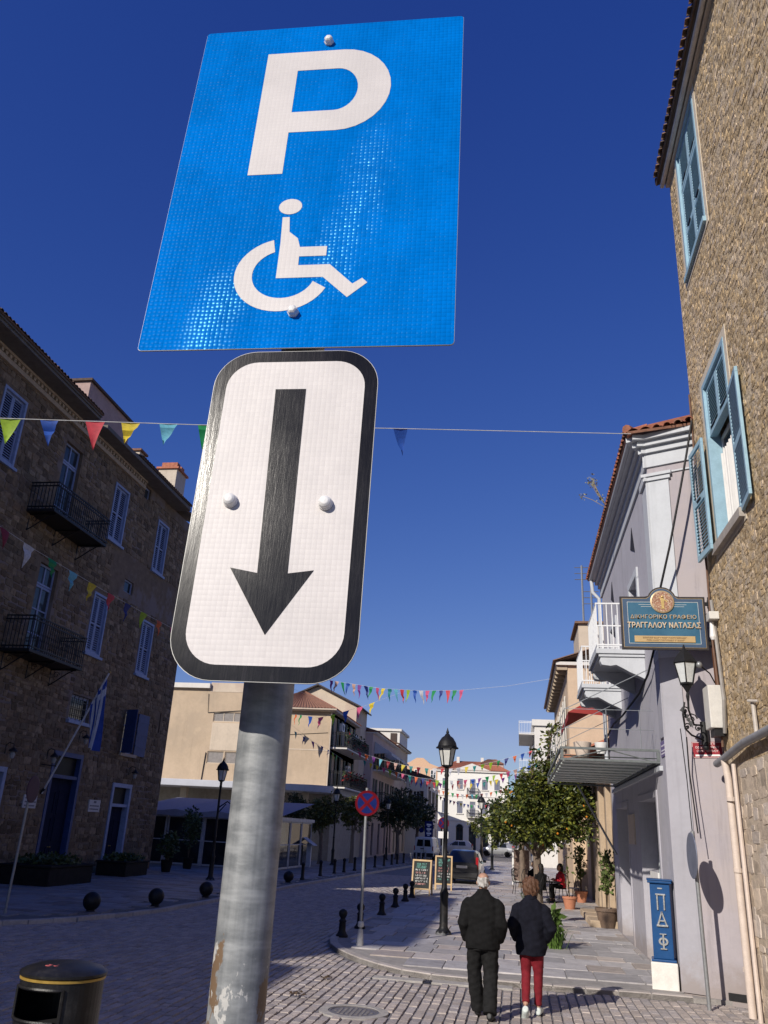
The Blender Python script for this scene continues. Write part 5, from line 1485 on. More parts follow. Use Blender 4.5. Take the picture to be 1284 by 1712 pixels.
def row_house(name, label, x, y0, y1, h, mat, storeys, roofm=None, sh=DBROWN, awning=False, cam_ops=(), balc=(), depth=9, parapet=False, wx=1.0, step=3.0):
    S = FX(x, 1); F = FY(y0)
    root = thing(name, label, 'house', (x-depth/2, (y0+y1)/2, 0))
    ops = []
    n = max(1, int((y1-y0-.8)/step))
    for z0, z1 in storeys:
        for k in range(n):
            c = y0+(y1-y0)*(k+.5)/n; ops.append((c-wx/2, c+wx/2, z0, z1))
    mb = MB(); wall_skin(mb, S, y0, y1, -.05, h, ops, .25, depth); w = mb.build('wall', mat, root, fix=False)
    for o in ops: win(S, root, *o, fm=DBROWN if o[2] < 1 else WHITEP, sh=sh if o[2] > 1 else None, sill=WHITER if o[2] > 1 else None, name='window' if o[2] > 1 else 'shop_window')
    if cam_ops is not None:
        mb = MB(); wall_skin(mb, FY(y0-.24), x-depth+.01, x-.01, -.05, h-.01, list(cam_ops), .2, .23); mb.build('end_wall', mat, root, fix=False)
        for o in cam_ops: win(FY(y0-.24), root, *o, fm=WHITEP, sh=sh)
    if parapet:
        mb = MB(); mb.box(x-depth, x+.12, y0-.12, y1, h, h+.5); mb.build('parapet', WHITER, root)
    else:
        mb = MB(); mb.box(x-depth, x+.35, y0-.3, y1, h+.001, h+.12); mb.build('eave', WHITER, root)
        corrugated_roof([(x+.45, y0-.35, h+.13), (x+.45, y1, h+.13), (x-depth/2, y1, h+1.6), (x-depth/2, y0+2, h+1.6)], roofm or TILE, root)
        corrugated_roof([(x-depth-.3, y0-.35, h+.13), (x+.45, y0-.35, h+.13), (x-depth/2+.1, y0+2, h+1.6), (x-depth/2, y0+2, h+1.6)], roofm or TILE, root, 'end_roof')
    for z, d, c0, c1 in balc: balcony(S, root, c0, c1, z, z+1, d, IRON, WHITER, int((c1-c0)*5), False)
    if awning:
        for (a, b, z) in awning:
            mb = MB(); mb.add([S(a, z, .02), S(b, z, .02), S(b, z-.9, 1.5), S(a, z-.9, 1.5), S(a, z-1.1, 1.51), S(b, z-1.1, 1.51)], [(0, 1, 2, 3), (3, 2, 5, 4)]); mb.add([S(a, z, .02), S(a, z-.9, 1.5), S(a, z-1.0, .02)], [(0, 1, 2)]); mb.build('awning', AWN, root, fix=False)
    return root
row_house('terrace_house', 'pale pink terrace house with long awnings and dark shutters', -12.1, 70.9, 84.5, 9.8, PINKR, ((.2, 2.7), (4.2, 6.2), (7.0, 9.0)), None, DGREEN, [(71.5, 77, 9.2), (78, 83.5, 9.2)], balc=((4.1, 1.1, 71.4, 84), (6.9, 1.1, 71.4, 84)))
row_house('terrace_house', 'tall cream terrace house with dark roof edge and small attic window', -12.2, 84.6, 94.6, 10.2, BEIGE2, ((.2, 2.7), (4.2, 6.2), (7.2, 9.0)), TILED, DBROWN, None, balc=((4.1, 1.0, 85, 94),))
row_house('terrace_house', 'white house end with brown tiled roof stepping forward into the street', -9.9, 95.0, 108, 7.7, WHITER, ((.2, 2.6), (4.6, 6.6)), TILED, DBROWN, None, cam_ops=((-11.5, -10.7, 4.7, 6.4),), depth=9, step=3.4)
def terrace_top():
    root = thing('roof_terrace_room', 'small white roof terrace room with flat parapet above the terrace houses', 'house', (-14, 92, 10.2))
    MB().box(-18, -12.6, 90.5, 97, 10.4, 12.2).build('wall', WHITER, root)
    MB().box(-18.2, -12.4, 90.3, 97.2, 12.201, 12.45).build('coping', WHITER, root)
    MB().box(-13.6, -12.9, 90.42, 90.5, 10.6, 12.0).build('door', DBROWN, root)
terrace_top()
def peach_house():
    root = thing('peach_house', 'peach coloured gabled house rising behind the terrace roofs', 'house', (-15, 145, 0))
    poly = [(-19.5, 0), (-12.4, 0), (-12.4, 12.0), (-14.2, 12.6), (-15.2, 13.4), (-16.3, 13.4), (-17.4, 12.7), (-19.5, 12.0)]
    MB().prism(poly, 138, 150, lambda a, b, t: (a, t, b)).build('wall', M('peach render', (.62, .40, .26), .9, var=.08), root)
    F = FY(138)
    for x in (-14.0, -16.6): window_sash(F, root, x, x+.9, 10.2, 11.6, .02, WHITEP, PANEG, 2, 2, .08)
peach_house()
def white_end_house():
    Y = 115; F = FY(Y)
    root = thing('white_mansion', 'white three storey mansion with pediment and red roof closing the street', 'house', (-6, 120, 0))
    ops = []
    XS = (-9.65, -7.67, -6.0, -4.4, -2.8)
    for i, x in enumerate(XS):
        w = .36; ops.append((x-w, x+w, 7.78 if i != 2 else 7.1, 9.05)); ops.append((x-w, x+w, 4.75 if i != 2 else 4.4, 6.25))
        ops.append((x-w-.1, x+w+.1, .1, 3.0))
    mb = MB(); wall_skin(mb, F, -10.7, -1.35, -.1, 9.95, ops, .25, 9); mb.build('wall', M('bright white render', (.74, .72, .67), .88, var=.04, vs=.5), root, fix=False)
    for a, b, c, d in ops:
        if c > 1: win(F, root, a, b, c, d, GREYSH, GREYSH, 2, 2, False, WHITER)
        else:
            w = window_sash(F, root, a, b, c, d, -.2, DBROWN, PANEG, 2, 2, .06, 'arched_door')
            m = (a+b)/2; mb = MB(); A = arc(m, d, (b-a)/2, 0, 180, 10, .42); mb.prism(A, .004, .012, lambda p, q, t: F(p, q, t)); mb.build('fanlight', PANEG, w)
            O = arc(m, d, (b-a)/2+.12, 0, 180, 10, .54); I = arc(m, d, (b-a)/2+.01, 0, 180, 10, .43)
            mb = MB(); mb.add([F(p, q, .03) for p, q in O]+[F(p, q, .03) for p, q in I], [(i, i+1, 11+i+1, 11+i) for i in range(10)]); mb.build('arch_band', TRIM, w, fix=False)
    mb = MB(); mb.fbox(F, -10.9, -1.2, 9.952, 10.15, -9, .25); mb.fbox(F, -10.7, -1.35, 6.85, 6.95, 0, .08); mb.fbox(F, -10.7, -1.35, 3.75, 3.9, 0, .1); mb.build('cornice', WHITER, root)
    mb = MB(); mb.prism([(-8.6, 10.16), (-3.6, 10.16), (-6.1, 11.05)], 0, .3, lambda a, b, t: F(a, b, t)); mb.prism([(-8.0, 10.25), (-4.2, 10.25), (-6.1, 10.9)], .301, .305, lambda a, b, t: F(a, b, t)); mb.build('pediment', WHITER, root)
    corrugated_roof([(-11.1, Y-.3, 10.17), (-1.0, Y-.3, 10.17), (-3.5, Y+4, 11.6), (-8.6, Y+4, 11.6)], TILE, root)
    mb = MB(); mb.box(-5.1, -2.0, Y+2.4, Y+6, 10.6, 11.3); lt = mb.build('roof_room', PINKR, root)
    corrugated_roof([(-5.3, Y+2.2, 11.31), (-1.8, Y+2.2, 11.31), (-3, Y+4.2, 12), (-4.2, Y+4.2, 12)], TILE, lt)
    for (x, z) in ((-6.0, 7.05), (-6.0, 4.35)): balcony(F, root, x-.75, x+.75, z, z+.85, .6, IRON, WHITER, 12, False)
    for x in (-8.2, -4.9): MB().box(x-.2, x+.2, Y+3, Y+3.5, 10.9, 12.1).build('chimney', WHITER, root)
white_end_house()
# ---------------- right side beyond the lilac house
def low_beige_house():
    X = 2.75; F = FX(X, -1); C = FY(24.7)
    root = thing('low_house', 'low beige stone house with pilasters and red tiled porch beside the lilac house', 'house', (5, 31, 0))
    STN = M('beige ashlar', (.44, .34, .24), .88, var=.12, vs=2.5, bump=.2, bs=30)
    ops = [(25.6, 26.7, .1, 2.9), (28.0, 29.0, .1, 2.9), (31, 32.4, .1, 2.8), (34.2, 35.6, .1, 2.8)]
    mb = MB(); wall_skin(mb, F, 24.65, 37.9, -.05, 4.6, ops, .3, 6); mb.build('wall', STN, root, fix=False)
    for o in ops: window_sash(F, root, *o, -.25, DBROWN, PANEG, 1, 2, .1, 'door_window')
    for u in (25.2, 27.1, 29.4): MB().fbox(F, u-.2, u+.2, 0, 4.2, 0, .18).build('pilaster', STN, root, bevel=.02)
    mb = MB(); mb.fbox(F, 24.65, 37.9, 4.2, 4.6, .0, .28); mb.build('cornice', STN, root)
    r = corrugated_roof([(X-.9, 24.7, 4.62), (X-.9, 37.9, 4.62), (X+3, 37.9, 6.2), (X+3, 24.7, 6.2)], TILE, root)
    # red awning above its upper terrace
    mb = MB(); mb.add([(X+.1, 25.2, 6.5), (X+.1, 29.5, 6.5), (X-1.3, 29.5, 5.7), (X-1.3, 25.2, 5.7), (X-1.3, 25.2, 5.5), (X-1.3, 29.5, 5.5)], [(0, 1, 2, 3), (3, 2, 5, 4)]); mb.add([(X+.1, 25.2, 6.5), (X-1.3, 25.2, 5.7), (X+.1, 25.2, 5.6)], [(0, 1, 2)])
    mb.build('red_awning', M('dark red canvas', (.3, .04, .035), .85, var=.15, vs=3), root, fix=False)
    for k in range(3): MB().box(X-.9, X-.15+k*.01, 24.9+k*1.4, 26.1+k*1.4, .06, .24+.0*k).build('step', STN, root, bevel=.02)
low_beige_house()
def tall_beige_house():
    X = 2.2; F = FX(X, -1); Y = 38.0; C = FY(Y)
    root = thing('eaved_house', 'tall beige house with deep bracketed eave behind the lilac house', 'house', (6, 45, 0))
    CRE = M('warm cream plaster', (.58, .44, .31), .9, var=.08, vs=1.5, bump=.15, bs=20)
    ops = [(40, 41.1, 6.2, 8.4), (43.5, 44.6, 6.2, 8.4), (47, 48.1, 6.2, 8.4), (50.2, 51.2, 6.2, 8.4), (40, 41.1, 2, 4.4), (43.5, 44.6, 2, 4.4), (47, 48.1, 2, 4.4)]
    mb = MB(); wall_skin(mb, F, Y, 52.5, -.05, 9.5, ops, .25, 8); mb.build('wall', CRE, root, fix=False)
    for o in ops: win(F, root, *o, fm=WHITEP, sh=WHITER, sill=STUC)
    mb = MB(); wall_skin(mb, FY(Y-.22), X+.01, X+7.9, 0, 9.49, [], .1, .215); mb.build('end_wall', CRE, root, fix=False)
    mb = MB(); mb.box(X-.5, X+8, Y-.4, 52.6, 9.5, 9.64); ev = mb.build('eave_board', WHITER, root)
    for k in range(14): y = Y-.2+k*1.05; MB().box(X-.46, X, y-.06, y+.06, 9.3, 9.499).build('eave_bracket', STUC, ev)
    r = corrugated_roof([(X-.62, Y-.5, 9.66), (X-.62, 52.6, 9.66), (X+4, 52.6, 11.2), (X+4, Y-.5, 11.2)], TILED, root)
    MB().box(X+.6, X+2.2, Y+.5, Y+4, 9.7, 11.6).build('roof_room', BEIGE2, root)
    mb = MB(); mb.box(X+.45, X+2.35, Y+.35, Y+4.1, 11.601, 11.7); mb.build('roof_room_coping', TILED, root)
    for x, h in ((X+.9, 14.6), (X+1.3, 13.4)):
        mb = MB(); mb.tube([(x, Y+1, 11.6), (x, Y+1, h)], .05, 5)
        for q in range(3): mb.tube([(x-.35, Y+1, h-.1-q*.3), (x+.35, Y+1, h-.1-q*.3)], .02, 4)
        mb.build('aerial', STEEL, root)
tall_beige_house()
def white_right_house():
    X = 1.35
    F = FX(X, -1); C = FY(72)
    root = thing('balcony_house', 'white flat roofed house with concrete balconies far along the right side', 'house', (6, 85, 0))
    ops = [(y, y+1.2, z, z+2.0) for y in (74, 78, 82, 86, 90) for z in (4.4, 7.6)]
    mb = MB(); wall_skin(mb, F, 72, 94, -.05, 11.0, ops, .25, 8); mb.build('wall', WHITER, root, fix=False)
    for o in ops: win(F, root, *o, fm=WHITEP, sh=GREYSH)
    for z in (4.1, 7.3, 10.4): balcony(F, root, 72.4, 82, z, z+1, 1.3, WSTEEL, WHITER, 50, False)
    mb = MB(); mb.box(X-.2, X+8, 71.8, 94.2, 11.001, 11.5); mb.build('parapet', WHITER, root)
white_right_house()
row_house('terrace_house', 'cream two storey house far along the right pavement near the square', 9.5, 94.5, 118, 8.0, BEIGE2, ((4.6, 6.6),), None, GREYSH, None, cam_ops=(), depth=7.5)

def glass_veranda():
    Y = 42.6; V = FY(Y)
    root = thing('glass_veranda', 'glazed cafe veranda with white frames and grey canvas awning', 'veranda', (-15.5, 45, 0))
    ALW = M('white aluminium', (.42, .43, .47), .45); SG = glass_mat('shop glass', (.012, .014, .018))
    for i in range(4):
        x0 = -19.6+i*1.95
        window_sash(V, root, x0, x0+1.9, .1, 2.38, -.05, ALW, SG, 1, 2, .08, 'window_bay')
    for k in range(3):
        S = FX(-11.85, 1); window_sash(S, root, Y+.1+k*2.4, Y+2.4+k*2.4, .1, 2.38, -.05, ALW, SG, 1, 2, .08, 'window_bay')
    mb = MB(); mb.box(-19.7, -11.75, Y-.1, 50, 2.38, 2.55); mb.build('beam', ALW, root)
    vs, fs = [], []
    for i in range(13):
        x = -19.9+8.3*i/12
        vs += [(x, 49, 3.4), (x, Y-.5+.02*(i % 2), 2.62+.06*math.sin(i*2)), (x, Y-.52, 2.34+.05*(i % 2))]
    for i in range(12): fs += [(3*i, 3*i+3, 3*i+4, 3*i+1), (3*i+1, 3*i+4, 3*i+5, 3*i+2)]
    MB().add(vs, fs).build('awning', M('grey lilac canvas', (.24, .24, .30), .85, var=.1), root, fix=False)
    for x in (-19.65, -15.7, -11.8): MB().box(x-.06, x+.06, Y-.06, Y+.06, .05, 2.4).build('post', ALW, root)
    MB().box(-19.6, -11.9, Y+4, Y+4.1, .1, 2.3).build('inner_screen', DARKIN, root)
glass_veranda()
# ================================================================== street furniture
CAST = M('black cast iron paint', (.012, .012, .0135), .5, .05, .35, 14, bump=.15, bs=60, col2=(.035, .03, .028), c2s=5, c2lo=.55, c2hi=.75, spec=.3)
MILK = M('milky lamp glass', (.62, .62, .58), .3, spec=.5)
def lamp_post(name, label, x, y, H=4.5, lantern=True, group=None, n=16, double=False):
    root = thing(name, label, 'street lamp', (x, y, 0), group)
    s = H/4.5
    prof = [(.17, .05), (.17, .13), (.14, .16), (.105, .2), (.095, .24), (.09, .8), (.1, .88), (.105, .92), (.08, .97), (.062, 1.05), (.055, 1.6), (.07, 1.64), (.05, 1.7), (.042, 3.45*s), (.06, 3.5*s), (.045, 3.56*s), (.055, 3.66*s)]
    MB().lathe(prof, (x, y, 0), n).build('pole', CAST, root, smooth=True)
    MB().lathe([(.19, .0), (.19, .05), (.165, .11), (.15, .115)], (x, y, .03), 8).build('base', M('worn grey base', (.12, .12, .125), .6), root)
    c = Vector((x, y, 3.72*s))
    MB().lathe([(.03, -.06), (.09, -.03), (.125, 0), (.125, .02)], c, 6).build('cradle', CAST, root)
    mb = MB()
    for j in range(6):
        t = 2*math.pi*j/6
        mb.tube([c+Vector((.125*math.cos(t), .125*math.sin(t), .0)), c+Vector((.205*math.cos(t), .205*math.sin(t), .42))], .012, 4)
    mb.lathe([(.2, .40), (.27, .40), (.275, .43), (.235, .455)], c, 6); mb.build('cage', CAST, root)
    MB().lathe([(.235, .455), (.21, .55), (.14, .66), (.07, .71), (.05, .75), (.03, .76), (.04, .79), (.02, .84), (.004, .9)], c, 12).build('hood', CAST, root, smooth=True)
    for j in range(6):
        t0, t1 = 2*math.pi*j/6, 2*math.pi*(j+1)/6
        P = lambda r, t, z: c+Vector((r*math.cos(t), r*math.sin(t), z))
        MB().quad(P(.118, t0, .02), P(.118, t1, .02), P(.198, t1, .405), P(.198, t0, .405)).build('pane', MILK, root, fix=False)
    if double:
        mb = MB(); mb.tube([(x, y, 2.7), (x+.35, y, 2.95), (x+.6, y, 2.8)], .025, 6); mb.tube([(x, y, 2.5), (x+.3, y, 2.85)], .02, 6); mb.build('side_arm', CAST, root)
    return root
GL_ = 'black cast iron lantern posts along the street'
lamp_post('street_lamp', 'tall black lantern post on the sunlit corner pavement behind the walking couple', -1.71, 20.75, group=GL_)
lamp_post('street_lamp', 'black lantern post with side arm in front of the glazed veranda', -11.75, 33.2, group=GL_, double=True)
lamp_post('street_lamp', 'black lantern post between the orange trees of the left pavement', -11.1, 52.6, group=GL_)
lamp_post('street_lamp', 'black lantern post beside the dark trees past the corner house', -10.0, 67, group=GL_)
lamp_post('street_lamp', 'black lantern post beyond the parked dark car on the right pavement', -2.3, 54.5, group=GL_)
lamp_post('street_lamp', 'black lantern post half hidden behind the orange tree', -1.8, 60, 4.0, group=GL_)
# ---- bollards
def bollard_right(x, y, lab):
    mb = MB(); mb.lathe([(.13, .06), (.13, .12), (.1, .15), (.075, .2), (.07, .36), (.085, .39), (.06, .42), (.05, .44), (.085, .49), (.095, .54), (.075, .59), (.02, .62)], (x, y, -.03), 14)
    one('bollard', mb, CAST, lab, 'bollard', 'black kerb bollards with ball tops', smooth=True)
BR = [(-3.72, 19.1), (-3.66, 20.9), (-3.68, 24.3), (-3.7, 27.1), (-3.72, 29.6), (-3.72, 31.4)]
LB = ['black ball topped bollard at the tip of the corner pavement', 'black ball topped bollard just behind the no stopping sign post', 'black ball topped kerb bollard, third from the pavement tip', 'black ball topped kerb bollard, fourth from the pavement tip', 'black ball topped kerb bollard, fifth from the pavement tip', 'black ball topped bollard beside the nearer chalkboard']
for (x, y), l in zip(BR, LB): bollard_right(x, y, l)
for (x, y), l in zip(((-9.95, 20.1), (-9.33, 22.4), (-9.25, 25.9), (-9.05, 34.7)), ('dark ball bollard on the left kerb in front of the big planter', 'dark ball bollard on the left kerb in front of the doorway planter', 'dark ball bollard on the left kerb before the veranda lamp', 'dark ball bollard on the left kerb at the end of the post row')):
    root = thing('ball_bollard', l, 'bollard', (x, y, .08), 'dark round ball bollards on the left kerb')
    MB().ball((x, y, .30), .205, 20, 14).build('ball', CAST, root, smooth=True)
    MB().lathe([(.13, .07), (.1, .1), (.09, .14)], (x, y, 0), 12).build('foot', CAST, root)
ORD = ('first', 'second', 'third', 'fourth', 'fifth', 'sixth', 'seventh', 'eighth', 'ninth', 'tenth', 'eleventh')
for k, (x, y) in enumerate(((-9.1, 37.2), (-9.12, 40.7), (-9.0, 43.3), (-8.9, 45.2), (-8.85, 47.9), (-8.7, 50.2), (-8.6, 53.2), (-8.5, 56.2), (-8.35, 58.6), (-8.25, 60.5), (-8.1, 62.8))):
    one('post_bollard', MB().lathe([(.1, .06), (.1, .12), (.075, .16), (.065, .6), (.085, .63), (.085, .7), (.03, .76)], (x, y, 0), 10), CAST, 'short dark kerb post on the left, %s past the last ball bollard' % ORD[k], 'bollard', 'short dark posts along the far left kerb', smooth=True)
for k in range(4):
    one('post_bollard', MB().lathe([(.1, .06), (.075, .16), (.065, .6), (.085, .66), (.03, .74)], (-7.85+k*.12, 65+k*2.2, 0), 8), M('grey bollard paint', (.3, .3, .3), .6), 'short pale post on the sunlit far left pavement, %s from the dark posts' % ORD[k], 'bollard', 'short pale posts on the far sunlit pavement', smooth=True)
# ---- no stopping signs
RED = M('dark sign red', (.13, .007, .014), .7, var=.25, vs=8, spec=.03); SBLU = M('dark sign blue', (.010, .020, .115), .6, var=.2, vs=8, spec=.03)  # both sign colours kept dark, with a mottled tone
def no_stopping(label, x, y, zc, r, rz, cuff=False, plate=False, name='no_stopping_sign', back=False):
    root = thing(name, label, 'sign', (x, y, 0))
    MB().tube([(x, y, .0), (x-.02, y, zc+r+.05)], .03, 10).build('post', STEEL, root, smooth=True)
    rot = Matrix.Rotation(rz, 3, 'Z'); ax = rot @ Matrix.Rotation(R(90), 3, 'X')
    P = lambda a, b, t: Vector((x, y, zc)) + rot @ Vector((a, -t-.035, b))
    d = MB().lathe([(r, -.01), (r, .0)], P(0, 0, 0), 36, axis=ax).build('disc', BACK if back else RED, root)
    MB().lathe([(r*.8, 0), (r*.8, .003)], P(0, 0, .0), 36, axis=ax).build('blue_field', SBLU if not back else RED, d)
    for s in ((1,) if back else (1, -1)):
        mb = MB(); w = r*.085; a = r*.56
        q = [(-a-w*s, -a*s+w), (-a+w*s, -a*s-w), (a+w*s, a*s-w), (a-w*s, a*s+w)]
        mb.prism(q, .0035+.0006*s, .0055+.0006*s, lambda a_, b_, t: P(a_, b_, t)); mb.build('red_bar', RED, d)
    if cuff:
        mb = MB(); mb.lathe([(.07, .02), (.075, .1), (.055, .3), (.045, .36)], (x, y, 0), 12); mb.lathe([(.05, .4), (.062, .42), (.062, .48), (.045, .5)], (x, y, 0), 12); mb.build('white_cuff', M('scuffed white paint', (.55, .54, .52), .7, var=.2, vs=20), root, smooth=True)
    if plate:
        mb = MB(); mb.prism([(-.22, -r-.38), (.22, -r-.38), (.22, -r-.1), (-.22, -r-.1)], 0, .01, lambda a_, b_, t: P(a_, b_, t)); mb.build('white_plate', WHITEP, root)
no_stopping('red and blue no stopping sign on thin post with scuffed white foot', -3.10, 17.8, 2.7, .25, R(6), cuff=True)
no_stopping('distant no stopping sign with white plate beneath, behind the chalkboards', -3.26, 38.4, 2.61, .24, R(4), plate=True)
def left_disc():
    root = thing('round_sign', 'dark round sign turned aside on thin pole before the big planter', 'sign', (-11.2, 18.6, 0))
    MB().tube([(-11.2, 18.6, .05), (-11.15, 18.6, 2.9)], .03, 10).build('pole', STEEL, root, smooth=True)
    ax = Matrix.Rotation(R(95), 3, 'Z') @ Matrix.Rotation(R(90), 3, 'X')
    MB().lathe([(.3, -.01), (.3, 0), (.27, .006)], (-11.06, 18.55, 2.68), 30, axis=ax).build('disc', M('dark plum sign face', (.05, .012, .035), .6), root)
    mb = MB(); mb.box(-11.2, -11.085, 18.56, 18.62, 2.64, 2.70); mb.build('clamp', STEEL, root)
left_disc()
def blue_road_sign():
    root = thing('direction_sign', 'tall blue direction sign with white marks behind the white van', 'sign', (-7.7, 76, 0))
    for x in (-7.85, -7.5): MB().tube([(x, 76, 0), (x, 76, 3.0)], .03, 8).build('post', STEEL, root)
    F = FY(75.95)
    MB().fbox(F, -8.05, -7.35, 1.7, 3.1, 0, .03).build('panel', SBLU, root)
    mb = MB()
    for z in (2.75, 2.4, 2.05): mb.fbox(F, -7.9, -7.5, z, z+.14, .031, .035); mb.fbox(F, -7.82, -7.62, z-.12, z-.04, .031, .035)
    mb.build('white_marks', WHITEP, root, kind='stuff')
    MB().lathe([(.2, 0), (.2, .03)], (-8.35, 75.95, 2.35), 20, axis=Matrix.Rotation(R(90), 3, 'X')).build('round_plate', SBLU, root)
    MB().box(-8.36, -7.9, 75.96, 76.0, 2.33, 2.37).build('plate_arm', STEEL, root)
blue_road_sign()
# ---- litter bin
def litter_bin():
    x, y = -2.965, 5.76
    root = thing('litter_bin', 'black round litter bin with gold bands and side opening on the road edge', 'bin', (x, y, 0))
    BK = M('black moulded plastic', (.014, .0135, .0135), .36, 0, .4, 12, bump=.15, bs=120, col2=(.05, .046, .042), c2s=6, c2lo=.55, c2hi=.8)
    GO = M('gold band', (.42, .27, .06), .4, .3)
    r = .262
    # body as arc with the opening left out
    n = 48
    open_a = (R(213), R(300))
    mb = MB()
    def cyl(z0, z1, rr, skip):
        for j in range(n):
            t0, t1 = 2*math.pi*j/n, 2*math.pi*(j+1)/n
            tm = (t0+t1)/2
            if skip and open_a[0] < tm < open_a[1]: continue
            mb.quad((x+rr*math.cos(t0), y+rr*math.sin(t0), z0), (x+rr*math.cos(t1), y+rr*math.sin(t1), z0), (x+rr*math.cos(t1), y+rr*math.sin(t1), z1), (x+rr*math.cos(t0), y+rr*math.sin(t0), z1))
    cyl(0, .975, r, False); cyl(.975, 1.165, r, True); cyl(1.165, 1.22, r, False)
    cyl(.2, 1.2, r-.02, True)
    mb.build('body', BK, root, smooth=True, fix=False)
    lip = MB()
    def P(t, z, rr): return Vector((x+rr*math.cos(t), y+rr*math.sin(t), z))
    k = 12; path = [P(open_a[0]+(open_a[1]-open_a[0])*i/k, .98, r+.004) for i in range(k+1)] + [P(open_a[1]-(open_a[1]-open_a[0])*i/k, 1.16, r+.004) for i in range(k+1)]
    path.append(path[0]); lip.tube(path, .011, 6); lip.build('opening_lip', BK, root, smooth=True)
    MB().lathe([(r-.03, .2), (r-.03, .93), (.02, .94)], (x, y, 0), 30).build('liner', DARKIN, root)
    MB().lathe([(r+.006, 1.215), (r+.014, 1.222), (r+.014, 1.236), (r*.95, 1.255), (r*.7, 1.275), (r*.3, 1.287), (.01, 1.29)], (x, y, 0), 48).build('lid', BK, root, smooth=True)
    for z in (1.205, .90): MB().lathe([(r, z-.009), (r+.007, z-.007), (r+.007, z+.007), (r, z+.009)], (x, y, 0), 48, caps=False).build('gold_band', GO, root, smooth=True)
    # little red sticker on the lid, pale mark low on the side
    mb = MB(); r2 = random.Random(4)
    for q in range(7):
        px, py = x-.02+r2.uniform(-.035, .04), y-.12+r2.uniform(-.03, .03)
        mb.cbox((px, py, 1.287-abs(py-y)*.06), (.02, .03, .004), Matrix.Rotation(r2.uniform(0, 3), 3, 'Z'))
    mb.build('red_sticker', M('faded red sticker', (.5, .12, .12), .5), root, kind='stuff')
    a = R(235); MB().cbox(P(a, .83, r+.004), (.05, .006, .05), Matrix.Rotation(a-R(90), 3, 'Z')).build('yellow_sticker', M('yellow sticker', (.6, .6, .05), .5), root)
litter_bin()
# ---- chalkboards
def chalkboard(label, x0, x1, y, h, rz, seed):
    root = thing('chalkboard', label, 'chalkboard', ((x0+x1)/2, y, .07), 'wooden framed pavement chalkboards')
    WOOD = M('pale pine frame', (.55, .38, .2), .6, var=.15, vs=12, stretch=(1, 1, .2)); SL = M('chalkboard black', (.025, .028, .028), .8, var=.4, vs=5)
    xm = (x0+x1)/2; hw = (x1-x0)/2; lean = .13
    r2 = random.Random(seed); rot = Matrix.Rotation(rz, 3, 'Z')
    for s in (1, -1):
        def P(u, z, d, s=s):
            k = z/h
            return tuple(Vector((xm, y, .06)) + rot @ Vector((u, -s*(lean*2*(1-k)+.012+d), z)))
        f = MB(); w = .055
        f.fbox(P, -hw, -hw+w, 0, h, 0, .03); f.fbox(P, hw-w, hw, 0, h, 0, .03); f.fbox(P, -hw+w, hw-w, h-w, h, .0, .029); f.fbox(P, -hw+w, hw-w, .2, .2+w, .0, .029)
        fr = f.build('frame', WOOD, root)
        MB().fbox(P, -hw+w*.8, hw-w*.8, .22, h-w*.8, .006, .016).build('board', SL, fr)
        if s == 1:
            mats = [M('white chalk', (.6, .6, .58), .9), M('green chalk', (.2, .5, .42), .9), M('pink chalk', (.6, .3, .28), .9)]
            mb = MB(); n = 8
            for i in range(n):
                z = h-.16-i*(h-.46)/n; u = -hw+.12+r2.uniform(0, .05)
                mb.mi = (1 if i < 2 else r2.choice((0, 0, 2, 1)))
                hh = .038 if i < 2 else .026
                while u < hw-.12-r2.uniform(0, .1):
                    wd = r2.uniform(.02, .045)
                    mb.fbox(P, u, u+.009, z-hh, z+hh, .017, .019)
                    if r2.random() < .6: mb.fbox(P, u+.009, u+wd, z+hh-.011, z+hh, .017, .019)
                    if r2.random() < .5: mb.fbox(P, u+.009, u+wd, z-hh, z-hh+.011, .017, .019)
                    if r2.random() < .4: mb.fbox(P, u+wd-.008, u+wd, z-hh, z+hh, .0171, .0192)
                    if r2.random() < .3: mb.fbox(P, u+.009, u+wd, z-.006, z+.006, .017, .019)
                    u += wd+.016 + (.03 if r2.random() < .18 else 0)
            mb.build('chalk_writing', mats, fr, kind='stuff')
chalkboard('pine framed chalkboard menu standing free on the pavement edge', -3.86, -3.15, 32.6, 1.2, R(-4), 2)
chalkboard('pine framed chalkboard menu half behind the lamp post near the dark car', -3.4, -2.7, 36.5, 1.28, R(3), 5)
# ---- info stand on the left
def info_stand():
    root = thing('lectern_stand', 'white slanted information lectern on the left pavement', 'information stand', (-11.6, 48.6, .08))
    W_ = M('bluish white metal', (.5, .52, .58), .5)
    MB().box(-11.75, -11.5, 48.5, 48.7, .06, 1.3).build('leg', W_, root)
    mb = MB(); mb.cbox((-11.62, 48.5, 1.42), (.85, .9, .05), Matrix.Rotation(R(32), 3, 'Y')); mb.build('panel', W_, root, bevel=.01)
info_stand()
def a_frame():
    F = FY(50.6)
    root = thing('menu_board', 'grey framed menu board standing by the shop column', 'board', (-12.6, 50.6, .08))
    mb = MB(); ring(mb, F, -13.0, -12.2, .1, 1.5, .07, 0, .06); mb.build('frame', STEEL, root)
    MB().fbox(F, -12.93, -12.27, .17, 1.43, .01, .04).build('panel', M('chalkboard black', (.02, .02, .02), .8), root)
a_frame()
